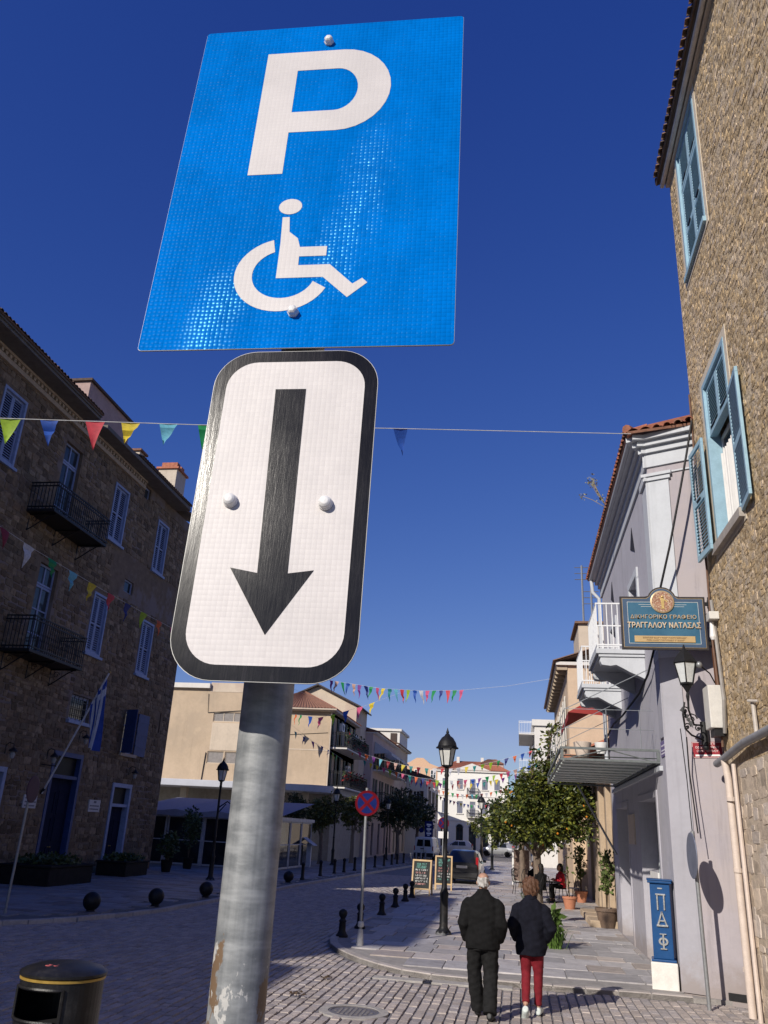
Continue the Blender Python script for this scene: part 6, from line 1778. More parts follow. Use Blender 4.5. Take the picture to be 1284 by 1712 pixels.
# ---- planters at the stone house
def shrub(mb, c, rx, ry, rz, n, s, r2):
    for q in range(n):
        v = Vector((r2.gauss(0, 1), r2.gauss(0, 1), r2.gauss(0, 1))).normalized()*(r2.random()**.4)
        p = Vector(c)+Vector((v.x*rx, v.y*ry, v.z*rz))
        a = Vector((r2.uniform(-1, 1), r2.uniform(-1, 1), r2.uniform(-.6, 1))).normalized(); b = a.cross(Vector((r2.uniform(-1, 1), r2.uniform(-1, 1), r2.uniform(-1, 1)))).normalized()
        l = s*r2.uniform(.6, 1.3)
        mb.add([p, p+a*l*.5+b*l*.28, p+a*l, p+a*l*.5-b*l*.28], [(0, 1, 2, 3)])
LEAFD = M('dark green leaf', (.045, .07, .025), .5, var=.3, vs=3, isl=.35)
LEAFL = M('olive green leaf', (.085, .115, .03), .5, var=.3, vs=3, isl=.35)
PLD = M('dark planter', (.016, .015, .015), .8, var=.3, spec=.15)
def planter(label, x0, x1, y0, y1, h, sh, seed):
    root = thing('planter', label, 'planter', ((x0+x1)/2, (y0+y1)/2, .08))
    MB().box(x0, x1, y0, y1, .06, h).build('box', PLD, root, bevel=.03)
    mb = MB(); mb.box(x0-.04, x1+.04, y0-.04, y1+.04, h, h+.06); mb.build('rim', PLD, root, bevel=.01)
    r2 = random.Random(seed); f = MB()
    shrub(f, ((x0+x1)/2, (y0+y1)/2, h+sh*.5), (x1-x0)*.55, (y1-y0)*.5, sh*.6, 700, .16, r2); f.build('foliage', LEAFD, root, kind='stuff', fix=False)
planter('long dark planter box in front of the tall blue door', -15.9, -14.2, 25.6, 28.4, .6, .3, 1)
planter('dark planter box under the narrow door of the stone house', -15.8, -14.6, 31.8, 33.8, .55, .25, 2)
def potted_left(label, x, y, h, seed, pot=.25, col=LEAFD):
    root = thing('potted_shrub', label, 'plant', (x, y, .08))
    MB().lathe([(pot*.7, .06), (pot, .5), (pot*1.1, .55), (pot*.9, .56), (pot*.8, .48)], (x, y, 0), 14).build('pot', PLD, root, smooth=True)
    r2 = random.Random(seed); mb = MB()
    for k in range(5): mb.tube([(x, y, .5), (x+r2.uniform(-.2, .2), y+r2.uniform(-.2, .2), h*.7)], .015, 5)
    mb.build('stem', M('twig brown', (.08, .055, .035), .8), root)
    f = MB(); shrub(f, (x, y, h*.72), .45, .45, h*.35, 600, .17, r2); f.build('foliage', col, root, kind='stuff', fix=False)
potted_left('bushy potted shrub at the corner of the stone house', -14.9, 36.4, 1.6, 5)
potted_left('tall leafy potted shrub beside the veranda windows', -15.2, 39.6, 2.6, 6)
potted_left('dark bush in a pot beside the doorway at the frame edge', -15.2, 22.6, 2.9, 8)
# ---- pots beside the low house
TC = M('terracotta pot', (.45, .19, .11), .8, var=.12, vs=9)
def pot_plant(label, x, y, r, h, ph, seed, kind):
    root = thing('potted_plant', label, 'plant', (x, y, .07))
    MB().lathe([(r*.68, .07), (r*.95, h*.85), (r*1.05, h*.86), (r*1.05, h), (r*.92, h), (r*.85, h*.8)], (x, y, 0), 18).build('pot', TC if kind != 2 else M('brown ceramic pot', (.16, .11, .08), .5, var=.2), root, smooth=True)
    MB().lathe([(r*.86, h*.86), (.01, h*.88)], (x, y, 0), 14).build('soil', M('soil', (.04, .03, .02), .95), root)
    r2 = random.Random(seed); mb = MB(); f = MB()
    for k in range(3 if kind else 1):
        dx, dy = r2.uniform(-.15, .15), r2.uniform(-.12, .12)
        pts = [(x, y, h*.8), (x+dx*.5, y+dy*.5, h+ph*.5), (x+dx, y+dy, h+ph)]; mb.tube(pts, .02 if kind != 2 else .012, 5)
        for q in range(60 if kind else 16):
            t = r2.uniform(.35, 1.05); p = Vector(pts[0]).lerp(Vector(pts[2]), t)
            shrub(f, p+Vector((r2.gauss(0, .07), r2.gauss(0, .07), 0)), .1, .1, .08, 2, .12, r2)
    mb.build('stem', M('twig brown', (.16, .11, .07), .8), root); f.build('leaves', LEAFL, root, kind='stuff', fix=False)
pot_plant('terracotta pot with a bare leaning stem at the cafe edge', 1.63, 30.6, .23, .45, 1.3, 3, 0)
pot_plant('terracotta pot with thin climbing plant by the pilaster', 2.25, 34.2, .23, .45, 1.4, 4, 1)
pot_plant('large brown pot with pale leafy plant beside the stone step', 2.3, 25.0, .3, .55, 1.3, 5, 2)
# ---- cafe furniture
def cafe_table(x, y, lab):
    root = thing('cafe_table', lab, 'table', (x, y, .07), 'small dark cafe tables')
    MB().lathe([(.34, .73), (.35, .75), (.34, .765)], (x, y, 0), 20).build('top', CAST, root)
    MB().lathe([(.2, .07), (.19, .1), (.03, .13), (.025, .73)], (x, y, 0), 12).build('pedestal', CAST, root)
cafe_table(1.15, 33.2, 'small dark cafe table between the seated guests'); cafe_table(.75, 38.2, 'small dark cafe table under the tree behind the trunk')
def cafe_chair(x, y, rz, lab, seat=None):
    root = thing('cafe_chair', lab, 'chair', (x, y, .07), 'black bentwood style cafe chairs')
    rot = Matrix.Rotation(rz, 3, 'Z'); o = Vector((x, y, .07))
    P = lambda a, b, z: o + rot @ Vector((a, b, z))
    MB().lathe([(.2, .43), (.21, .45), (.2, .465)], o, 16).build('seat', seat or CAST, root)
    for a, b in ((-.16, .16), (.16, .16), (-.16, -.16), (.16, -.16)): MB().tube([P(a*.8, b*.8, .44), P(a*1.2, b*1.2, 0)], .014, 6).build('leg', CAST, root)
    pts = [P(-.2, -.17, .44), P(-.2, -.22, .7), P(-.13, -.25, .88), P(0, -.26, .93), P(.13, -.25, .88), P(.2, -.22, .7), P(.2, -.17, .44)]
    mb = MB(); mb.tube(pts, .015, 6); mb.tube([P(-.1, -.2, .46), P(-.1, -.25, .86)], .008, 5); mb.tube([P(.1, -.2, .46), P(.1, -.25, .86)], .008, 5); mb.tube([P(0, -.2, .46), P(0, -.255, .9)], .008, 5); mb.build('backrest', CAST, root)
cafe_chair(-.05, 36.6, R(-75), 'black empty cafe chair standing at the outer side of the terrace')
cafe_chair(.35, 37.2, R(200), 'empty cafe chair with pale seat next to the tree trunk', M('pale cushion', (.55, .55, .57), .8))
cafe_chair(.75, 32.3, R(40), 'black cafe chair under the guest in the dark coat')
cafe_chair(1.5, 33.9, R(150), 'black cafe chair under the guest in the red jacket')
cafe_chair(2.0, 34.6, R(120), 'cafe chair with pale cushion beside the wall pot', M('pale cushion', (.55, .55, .57), .8))
def menu_stand():
    F = FY(44)
    root = thing('menu_stand', 'white framed menu stand at the back of the cafe terrace', 'board', (.1, 44, .07))
    mb = MB(); ring(mb, F, -.35, .55, .15, 1.7, .08, 0, .05); mb.build('frame', WHITEP, root)
    MB().fbox(F, -.27, .47, .23, 1.62, .01, .03).build('panel', M('menu picture tones', (.16, .11, .09), .6, var=.6, vs=9), root)
    for x in (-.33, .53): MB().fbox(F, x-.02, x+.02, .06, .15, -.2, .25).build('foot', WHITEP, root)
menu_stand()
def parasol_base():
    mb = MB()
tuft_r = random.Random(12)
def tuft(label, x, y, n, h):
    mb = MB()
    for k in range(n):
        a = tuft_r.uniform(0, 6.28); l = h*tuft_r.uniform(.5, 1.1); w = .014
        d = Vector((math.cos(a), math.sin(a), 0)); p = Vector((x+tuft_r.gauss(0, .06), y+tuft_r.gauss(0, .06), .07)); s = Vector((-d.y, d.x, 0))*w
        m_ = p+d*l*.35+Vector((0, 0, l*.7)); e = p+d*l*.8+Vector((0, 0, l*.75))
        mb.add([p-s, p+s, m_+s*.8, m_-s*.8, e], [(0, 1, 2, 3), (3, 2, 4)])
    one('grass_tuft', mb, M('bright grass blade', (.09, .16, .03), .6, var=.3, vs=9, isl=.25), label, 'grass', fix=False, smooth=False)['kind'] = 'stuff'
tuft('bright green weed tuft on the pavement beside the woman', .72, 19.6, 160, .5)
tuft('green weed tuft at the foot of the orange tree', .28, 31.6, 120, .45)
def weed_bush():
    mb = MB(); shrub(mb, (.68, 19.75, .45), .16, .16, .38, 220, .17, random.Random(3))
    root = thing('weed_plant', 'upright green weed growing from the paving beside the woman', 'plant', (.68, 19.75, .07))
    mb.build('leaves', M('fresh weed leaf', (.08, .13, .03), .55, var=.3, vs=5, isl=.3), root, kind='stuff', fix=False)
    MB().tube([(.68, 19.75, .05), (.69, 19.76, .7)], .01, 5).build('stem', LEAFL, root)
weed_bush()
# ================================================================== trees
BARK = M('grey brown bark', (.17, .13, .1), .9, var=.3, vs=14, bump=.8, bs=30, stretch=(1, 1, .3))
def leafmat(name, c, c2):
    m = M(name, c, .42, var=.25, vs=2.5, isl=.45, isl2=c2, spec=.4)
    return m
ORL = leafmat('orange tree leaf', (.045, .062, .014), (.14, .15, .024))
DKL = leafmat('deep shade leaf', (.03, .045, .018), (.045, .06, .02))
OLL = leafmat('yellowish leaf', (.10, .105, .025), (.065, .08, .02))
FRUIT = M('orange fruit', (.55, .2, .02), .5)
def tree(name, label, x, y, trunk_h, blobs, nleaf, ls, mat, seed, tr=.16, group=None, fruit=0, lean=(0, 0)):
    r2 = random.Random(seed)
    root = thing(name, label, 'tree', (x, y, .05), group)
    tm = MB()
    top = Vector((x+lean[0], y+lean[1], trunk_h))
    tm.tube([(x, y, -.02), (x+.02, y, .25), (x+lean[0]*.5+.03, y+lean[1]*.5, trunk_h*.55), top], [tr*1.35, tr, tr*.85, tr*.8], 12)
    for bx, by, bz, rx, ry, rz in blobs:
        c = Vector((bx, by, bz))
        tm.tube([top-Vector((0, 0, .15)), top.lerp(c, .5)+Vector((r2.uniform(-.15, .15), 0, .1)), c], [tr*.55, tr*.35, tr*.12], 7)
        for k in range(5):
            v = Vector((r2.uniform(-1, 1)*rx, r2.uniform(-1, 1)*ry, r2.uniform(-.6, 1)*rz))*.8
            tm.tube([top.lerp(c, .6), c+v*.5+Vector((0, 0, .05)), c+v], [tr*.22, tr*.12, tr*.04], 5)
    tm.build('trunk', BARK, root, smooth=True)
    vol = [b[3]*b[4]*b[5] for b in blobs]; tot = sum(vol)
    vs, fs = [], []
    fr = MB()
    for b, vv in zip(blobs, vol):
        bx, by, bz, rx, ry, rz = b
        n = int(nleaf*vv/tot); ncl = max(6, n//26)
        for c_ in range(ncl):
            v = Vector((r2.gauss(0, 1), r2.gauss(0, 1), r2.gauss(0, 1))).normalized()*(r2.random()**.38)
            cc = Vector((bx+v.x*rx, by+v.y*ry, bz+v.z*rz)); cr = r2.uniform(.10, .26)*max(.7, (rx+rz)/2.4)
            out = Vector((v.x, v.y, v.z+.25)).normalized()
            for k in range(26):
                p = cc+Vector((r2.gauss(0, cr), r2.gauss(0, cr), r2.gauss(0, cr*.8)))
                d = (out*.7+Vector((r2.uniform(-1, 1), r2.uniform(-1, 1), r2.uniform(-1.0, .5)))).normalized()
                s = d.cross(Vector((r2.uniform(-1, 1), r2.uniform(-1, 1), r2.uniform(-1, 1)))).normalized()
                l = ls*r2.uniform(.5, 1.35); w = l*.27
                nn = d.cross(s)*l*.1
                i = len(vs)
                vs += [p, p+d*l*.5+s*w+nn, p+d*l, p+d*l*.5-s*w+nn]
                fs.append((i, i+1, i+2, i+3))
        for k in range(int(fruit*vv/tot)):
            v = Vector((r2.gauss(0, 1), r2.gauss(0, 1)-.6, r2.gauss(0, 1))).normalized()
            fr.ball((bx+v.x*rx*.95, by+v.y*ry*.95, bz+v.z*rz*.95), .042, 7, 5)
    me = bpy.data.meshes.new('crown'); me.from_pydata([tuple(p) for p in vs], [], fs); me.materials.append(mat)
    o = bpy.data.objects.new('crown', me); put(o, root); o.location = -root.location; tag(o, kind='stuff')
    if fruit: fr.build('fruit', FRUIT, root, kind='stuff')
    return root
TG = 'orange trees along the street'
tree('orange_tree', 'large bushy orange tree in front of the cafe beside the canopy', .62, 32.6, 1.75,
     [(.3, 32.4, 3.0, 1.1, 1.2, .95), (1.35, 32.6, 3.2, 1.25, 1.2, 1.0), (.8, 32.5, 3.85, .85, 1.0, .75), (1.6, 32.8, 3.9, .9, 1.0, .75), (-.45, 32.3, 2.45, .6, .8, .6), (1.9, 32.6, 2.7, .8, .9, .6), (.5, 32.3, 4.5, .35, .4, .5), (.95, 32.5, 4.75, .45, .5, .55), (.7, 32.0, 2.5, 1.0, .9, .6), (1.22, 32.6, 5.75, .2, .22, .75), (2.35, 32.9, 3.6, .6, .7, .5)], 14500, .18, ORL, 3, .17, TG, 24)
tree('orange_tree', 'dark leafy tree standing behind the large orange tree', .1, 41.5, 1.9, [(.2, 41.5, 3.3, 1.4, 1.3, 1.3), (-.9, 41.3, 2.9, .9, .9, .9), (1.2, 41.6, 3.6, 1.2, 1.2, 1.2)], 4600, .2, DKL, 4, .15, TG)
tree('orange_tree', 'small orange tree with yellowish crown before the corner house column', -12.0, 53.0, 1.7, [(-12.1, 53, 3.0, 1.0, 1.0, .8), (-11.5, 53, 3.3, .9, .9, .8), (-12.4, 53, 2.5, .8, .8, .5)], 3200, .2, OLL, 5, .14, TG)
tree('orange_tree', 'orange tree behind the no stopping sign on the left pavement', -10.9, 57.5, 1.8, [(-10.7, 57.5, 3.1, .95, .9, .85), (-10.2, 57.5, 3.5, .7, .7, .7), (-11.3, 57.5, 3.6, .7, .7, .6)], 2400, .2, OLL, 6, .14, TG)
tree('shade_tree', 'broad dark evergreen tree on the left pavement past the lamp', -9.6, 70, 1.9, [(-9.4, 70, 3.9, 1.4, 1.4, 1.4), (-8.6, 70, 3.5, 1.0, 1.0, 1.0), (-10.3, 70, 3.5, 1.0, 1.1, 1.0)], 3000, .25, DKL, 7, .18, TG)
tree('shade_tree', 'second dark evergreen tree further along the left pavement', -9.2, 80, 2.0, [(-9.2, 80, 4.0, 1.4, 1.4, 1.4), (-8.5, 80, 3.4, .9, 1.0, .9)], 2200, .26, DKL, 8, .18, TG)
tree('orange_tree', 'dark tree between the corner house column and the yellowish tree', -13.3, 51.2, 1.7, [(-13.4, 51.2, 2.6, .55, .6, 1.3), (-13.1, 51.2, 3.2, .5, .5, .6)], 2600, .18, DKL, 9, .1, TG)
tree('orange_tree', 'small green tree at the far end near the white mansion', -4.0, 96, 1.8, [(-4, 96, 3.1, 1.2, 1.2, 1.0)], 1500, .25, ORL, 10, .14, TG)
def roof_weed():
    root = thing('roof_weed', 'dry grey weed growing from the lilac house roof edge', 'plant', (2.18, 19.0, 9.7))
    r2 = random.Random(5); mb = MB(); f = MB()
    for k in range(7):
        e = Vector((2.14+r2.uniform(-.55, -.1), 19.0+r2.uniform(-.3, .3), 9.75+r2.uniform(.15, .75)))
        mb.tube([(2.2, 19.0, 9.66), Vector((2.08, 19.0, 9.8)).lerp(e, .5), e], .008, 4)
        shrub(f, e, .1, .1, .1, 16, .07, r2)
    mb.build('stem', M('dry stem', (.3, .25, .18), .9), root); f.build('leaves', M('dry weed leaf', (.3, .3, .22), .9, var=.2), root, kind='stuff', fix=False)
roof_weed()
# ================================================================== vehicles
TYRE = M('tyre rubber', (.012, .012, .012), .85); RIM = M('alloy rim', (.4, .4, .42), .35, .7); CGL = glass_mat('car glass', (.008, .01, .012), .04)
TAIL = M('red tail lamp', (.35, .01, .015), .25, coat=.5); PLATE = M('number plate', (.6, .58, .5), .5); TRIMB = M('black bumper plastic', (.02, .02, .022), .6)
def vehicle(name, label, cat, x, y, rz, W, secs, paint, wins, wheels, group=None, lamps=(), plate=None, extra=None, wr=.31):
    """secs: (y, zbottom, zbelt, zroof, w_low, w_belt, w_roof), lofted along the length; y=0 at the tail, nose at +y"""
    root = thing(name, label, cat, (x, y, 0), group)
    root.rotation_euler = (0, 0, rz)
    def prof(s):
        yy, zb, zm, zt, wl, wm, wt = s
        h = [(wl*.86, zb), (wl, zb+.12), (wm*1.0, (zb+zm)/2+.04), (wm*.985, zm-.03), (wm*.95, zm), (wt+(wm*.95-wt)*.12, zt-.09), (wt*.86, zt-.02), (0, zt)]
        return [(-a, b) for a, b in h[:-1]] + [(a, b) for a, b in h[::-1]]
    vs, fs = [], []
    for s in secs:
        for a, b in prof(s): vs.append((a, s[0], b))
    m = 15
    for i in range(len(secs)-1):
        for j in range(m): fs.append((i*m+j, i*m+(j+1) % m, (i+1)*m+(j+1) % m, (i+1)*m+j))
    fs.append(tuple(range(m))); fs.append(tuple((len(secs)-1)*m+j for j in range(m)))
    def local(mb, nm, mat, par=root, **kw):
        o_ = mb.build(nm, mat, None, **kw); o_.parent = par; return o_
    mb = MB(); mb.add(vs, fs); body = local(mb, 'body', paint, smooth=True)
    for q in wins:
        mb = MB(); mb.add(q, [tuple(range(len(q)))]); local(mb, 'window', CGL, fix=False)
    for wx, wy in wheels:
        ax = Matrix.Rotation(R(90), 3, 'Y')
        mb = MB(); mb.lathe([(wr*.62, -.1), (wr*.95, -.1), (wr, -.06), (wr, .06), (wr*.95, .1), (wr*.62, .1)], (wx, wy, wr), 20, axis=ax); t = local(mb, 'wheel', TYRE, smooth=True)
        mb = MB(); mb.lathe([(wr*.63, -.085), (wr*.5, -.06), (.03, -.075), (.03, .075), (wr*.5, .06), (wr*.63, .085)], (wx, wy, wr), 14, axis=ax); local(mb, 'rim', RIM, t)
    for c, s, nm, mt in lamps:
        mb = MB(); mb.cbox(c, s); local(mb, nm, mt, bevel=.015)
    if plate: mb = MB(); mb.cbox(plate, (.5, .02, .11)); local(mb, 'number_plate', PLATE)
    for c, s, nm, mt in (extra or ()):
        mb = MB(); mb.cbox(c, s); local(mb, nm, mt, bevel=.02)
    return root
def hatch(name, label, x, y, rz, paint, group=None):
    W = .8
    secs = [(0, .32, .92, 1.0, .66, .70, .6), (.06, .28, .95, 1.05, .74, .77, .6), (.42, .24, .97, 1.47, .78, .81, .56), (.9, .24, .97, 1.53, .79, .82, .58), (1.9, .24, .96, 1.52, .79, .82, .58), (2.75, .24, .94, 1.2, .79, .81, .6), (3.1, .24, .92, .99, .78, .8, .66), (3.7, .28, .78, .84, .76, .76, .6), (3.9, .32, .6, .66, .66, .66, .5)]
    wins = [[(-.55, .075, 1.02), (.55, .075, 1.02), (.47, .385, 1.40), (-.47, .385, 1.40)]]
    for s in (-1, 1):
        wins.append([(s*.785, .75, 1.0), (s*.785, 1.55, 1.0), (s*.655, 1.55, 1.42), (s*.66, .85, 1.42)]); wins.append([(s*.785, 1.62, 1.0), (s*.78, 2.6, .98), (s*.655, 1.95, 1.42), (s*.655, 1.62, 1.42)])
    lamps = [((s*.70, .07, .98), (.12, .1, .5), 'tail_lamp', TAIL) for s in (-1, 1)] + [((s*.6, 3.84, .62), (.25, .1, .13), 'headlight', RIM) for s in (-1, 1)]
    return vehicle(name, label, 'car', x, y, rz, W, secs, paint, wins, [(s*.72, yy) for s in (-1, 1) for yy in (.72, 3.1)], group, lamps, (0, -.01, .8), [((0, .02, .46), (1.45, .14, .2), 'bumper', TRIMB), ((-.87, 2.35, 1.02), (.16, .1, .12), 'mirror', paint), ((.87, 2.35, 1.02), (.16, .1, .12), 'mirror', paint)])
CG = M('dark metallic paint', (.022, .024, .028), .3, .3, .1, 3, coat=.8); CW = M('white car paint', (.7, .7, .7), .35, 0, .05, 3, coat=.5); CS = M('silver car paint', (.42, .43, .45), .35, .5, .05, 3, coat=.5)
hatch('parked_car', 'dark hatchback car parked at the kerb seen from behind', -2.62, 41.3, R(-2), CG)
hatch('parked_car', 'white car parked far off before the white mansion', -5.2, 101, R(90), CW)
hatch('parked_car', 'silver car parked far off beside the white car at the square', -.6, 103, R(84), CS)
def van():
    W = .84
    secs = [(0, .34, 1.0, 1.76, .78, .80, .70), (.08, .28, 1.02, 1.83, .81, .83, .72), (1.8, .26, 1.02, 1.85, .82, .84, .72), (2.6, .26, 1.0, 1.82, .82, .84, .7), (3.2, .26, .98, 1.22, .81, .82, .66), (3.9, .3, .86, .93, .76, .78, .6), (4.05, .34, .62, .68, .66, .68, .5)]
    wins = [[(-.6, -.012, 1.1), (-.06, -.012, 1.1), (-.06, -.0, 1.62), (-.52, .0, 1.62)], [(.06, -.012, 1.1), (.6, -.012, 1.1), (.52, .0, 1.62), (.06, .0, 1.62)]]
    for s in (-1, 1): wins.append([(s*.81, 1.9, 1.08), (s*.81, 2.85, 1.06), (s*.72, 2.55, 1.62), (s*.74, 1.9, 1.64)])
    lamps = [((s*.77, .03, .95), (.08, .08, .36), 'tail_lamp', TAIL) for s in (-1, 1)]
    vehicle('parked_van', 'small white van with dark bumper seen from behind on the left side', 'van', -7.85, 73.5, R(-4), W, secs, CW, wins, [(s*.74, yy) for s in (-1, 1) for yy in (.75, 3.3)], None, lamps, (0, -.01, .75), [((0, .0, .45), (1.62, .16, .3), 'bumper', TRIMB), ((0, -.015, 1.15), (.03, .02, 1.1), 'door_gap', TRIMB), ((-.12, -.03, .92), (.3, .05, .08), 'door_handle', TRIMB)])
van()
def scooter():
    root = thing('scooter', 'dark scooter parked at the far square near the right pavement', 'scooter', (.4, 84, 0))
    for yy in (83.5, 84.7): MB().lathe([(.2, -.05), (.25, -.03), (.25, .03), (.2, .05)], (.4, yy, .25), 16, axis=Matrix.Rotation(R(90), 3, 'Y')).build('wheel', TYRE, root)
    mb = MB(); mb.tube([(.4, 83.5, .5), (.4, 84.0, .62), (.4, 84.3, .35), (.4, 84.65, .5), (.4, 84.6, 1.0)], [.12, .16, .12, .1, .06], 10); mb.build('body', CG, root, smooth=True)
    MB().tube([(.1, 84.55, 1.02), (.7, 84.55, 1.02)], .02, 6).build('handlebar', TRIMB, root)
    MB().cbox((.4, 83.75, .78), (.24, .6, .1)).build('seat', TRIMB, root, bevel=.03)
scooter()
# ================================================================== people
def loft(mb, rings, n=14):
    """rings: (centre, rx, ry[, yaw]) stacked; each ring lies across the path"""
    vs, fs = [], []
    k = len(rings)
    C = [Vector(r[0]) for r in rings]
    for i, r in enumerate(rings):
        d = (C[min(i+1, k-1)]-C[max(i-1, 0)]).normalized()
        a = Vector((1, 0, 0)) - d*d.x
        a = a.normalized() if a.length > .2 else Vector((0, 1, 0)).cross(d).normalized()
        b = d.cross(a).normalized()
        for j in range(n):
            t = 2*math.pi*j/n
            vs.append(C[i]+a*r[1]*math.cos(t)+b*r[2]*math.sin(t))
    for i in range(k-1):
        for j in range(n): fs.append((i*n+j, i*n+(j+1) % n, (i+1)*n+(j+1) % n, (i+1)*n+j))
    fs.append(tuple(range(n))[::-1]); fs.append(tuple((k-1)*n+j for j in range(n)))
    mb.add(vs, fs)
def remeshed(mb, name, mat, parent, vox=.014, it=4, pre=None):
    me = bpy.data.meshes.new(name); me.from_pydata([tuple(p) for p in mb.v], [], mb.f)
    bm = bmesh.new(); bm.from_mesh(me); bmesh.ops.recalc_face_normals(bm, faces=bm.faces); bm.to_mesh(me); bm.free()
    o = bpy.data.objects.new('tmp', me)
    m = o.modifiers.new('r', 'REMESH'); m.mode = 'VOXEL'; m.voxel_size = vox
    if it: s = o.modifiers.new('s', 'SMOOTH'); s.iterations = it; s.factor = .5
    out = baked(o)
    bpy.data.objects.remove(o)
    out.materials.clear(); out.materials.append(mat)
    out.polygons.foreach_set('use_smooth', [True]*len(out.polygons))
    ob = bpy.data.objects.new(name, out); put(ob, parent)
    return ob
def push(ob, fn):
    """move every vertex along its normal by fn(position)"""
    me = ob.data; ns = [v.normal.copy() for v in me.vertices]; cs = [v.co.copy() for v in me.vertices]
    me.vertices.foreach_set('co', [q for c, n in zip(cs, ns) for q in (c+n*fn(c))]); me.update()
def chain(mb, pts, n=12): loft(mb, [(p[0], p[1], p[2] if len(p) > 2 else p[1]) for p in pts], n)
def hand(mb, w, d, up, s=1.0, side=1):
    """palm and five fingers from wrist w pointing along d"""
    d = Vector(d).normalized(); up = Vector(up); up = (up-d*up.dot(d)).normalized(); sd = d.cross(up)*side; w = Vector(w)
    chain(mb, [(w-d*.02, .026, .02), (w+d*.03, .036, .02), (w+d*.075, .042, .018), (w+d*.09, .036, .016)], 10)
    for i, (o, L) in enumerate(((-.03, .068), (-.01, .078), (.01, .074), (.029, .058))):
        b = w+d*.085+sd*o
        mb.tube([b, b+d*L*.45-up*.006, b+d*L*.8-up*.025, b+d*L*.9-up*.04], [.0095, .009, .008, .006], 7)
    b = w+d*.025-sd*.03
    mb.tube([b, b-sd*.03+d*.03-up*.008, b-sd*.036+d*.062-up*.018], [.012, .011, .008], 7)
def head(mb, c, s=1.0, fwd=(0, 1, 0)):
    c = Vector(c); f = Vector(fwd).normalized(); r = f.cross(Vector((0, 0, 1))); 
    P = lambda a, b, z: c+r*a*s+f*b*s+Vector((0, 0, z*s))
    rings = [(-.115, .03, .045, .035), (-.10, .048, .06, .03), (-.06, .06, .075, .02), (-.01, .070, .088, .006), (.04, .075, .095, 0), (.08, .068, .086, -.004), (.105, .047, .06, -.006), (.118, .018, .025, -.006)]
    vs, fs, n = [], [], 16
    for z, rx, ry, oy in rings:
        for j in range(n):
            t = 2*math.pi*j/n; vs.append(P(rx*math.cos(t), ry*math.sin(t)+oy, z))
    for i in range(len(rings)-1):
        for j in range(n): fs.append((i*n+j, i*n+(j+1) % n, (i+1)*n+(j+1) % n, (i+1)*n+j))
    fs.append(tuple(range(n))[::-1]); fs.append(tuple((len(rings)-1)*n+j for j in range(n))); mb.add(vs, fs)
    mb.tube([P(0, .09, .02), P(0, .112, -.025), P(0, .095, -.035)], [.010*s, .016*s, .012*s], 6)          # nose
    mb.tube([P(-.025, .093, -.062), P(0, .10, -.06), P(.025, .093, -.062)], .008*s, 6)                       # lips
    for q in (-1, 1):
        mb.ball(P(q*.03, .086, .008), .013*s, 8, 6)                                                           # eye
        mb.tube([P(q*.048, .082, .032), P(q*.02, .096, .034)], .007*s, 5)                                     # brow
        mb.lathe([(.006*s, -.03*s), (.017*s, -.012*s), (.02*s, .012*s), (.008*s, .03*s)], P(q*.078, .0, -.01), 8, sq=1.4)  # ear
SKIN = M('skin', (.42, .24, .17), .55, var=.1, vs=20)
def shoe(mb, heel, d, pitch=0):
    heel = Vector(heel); d = Vector(d).normalized()
    f = (d*math.cos(pitch)+Vector((0, 0, -math.sin(pitch))))
    u = Vector((0, 0, 1)); s_ = 1
    vs = []
    loft(mb, [(heel-f*.01+u*.045, .034, .04), (heel+f*.03+u*.045, .04, .046), (heel+f*.11+u*.042, .042, .042), (heel+f*.18+u*.034, .046, .032), (heel+f*.235+u*.028, .042, .024), (heel+f*.26+u*.024, .025, .015)], 12)
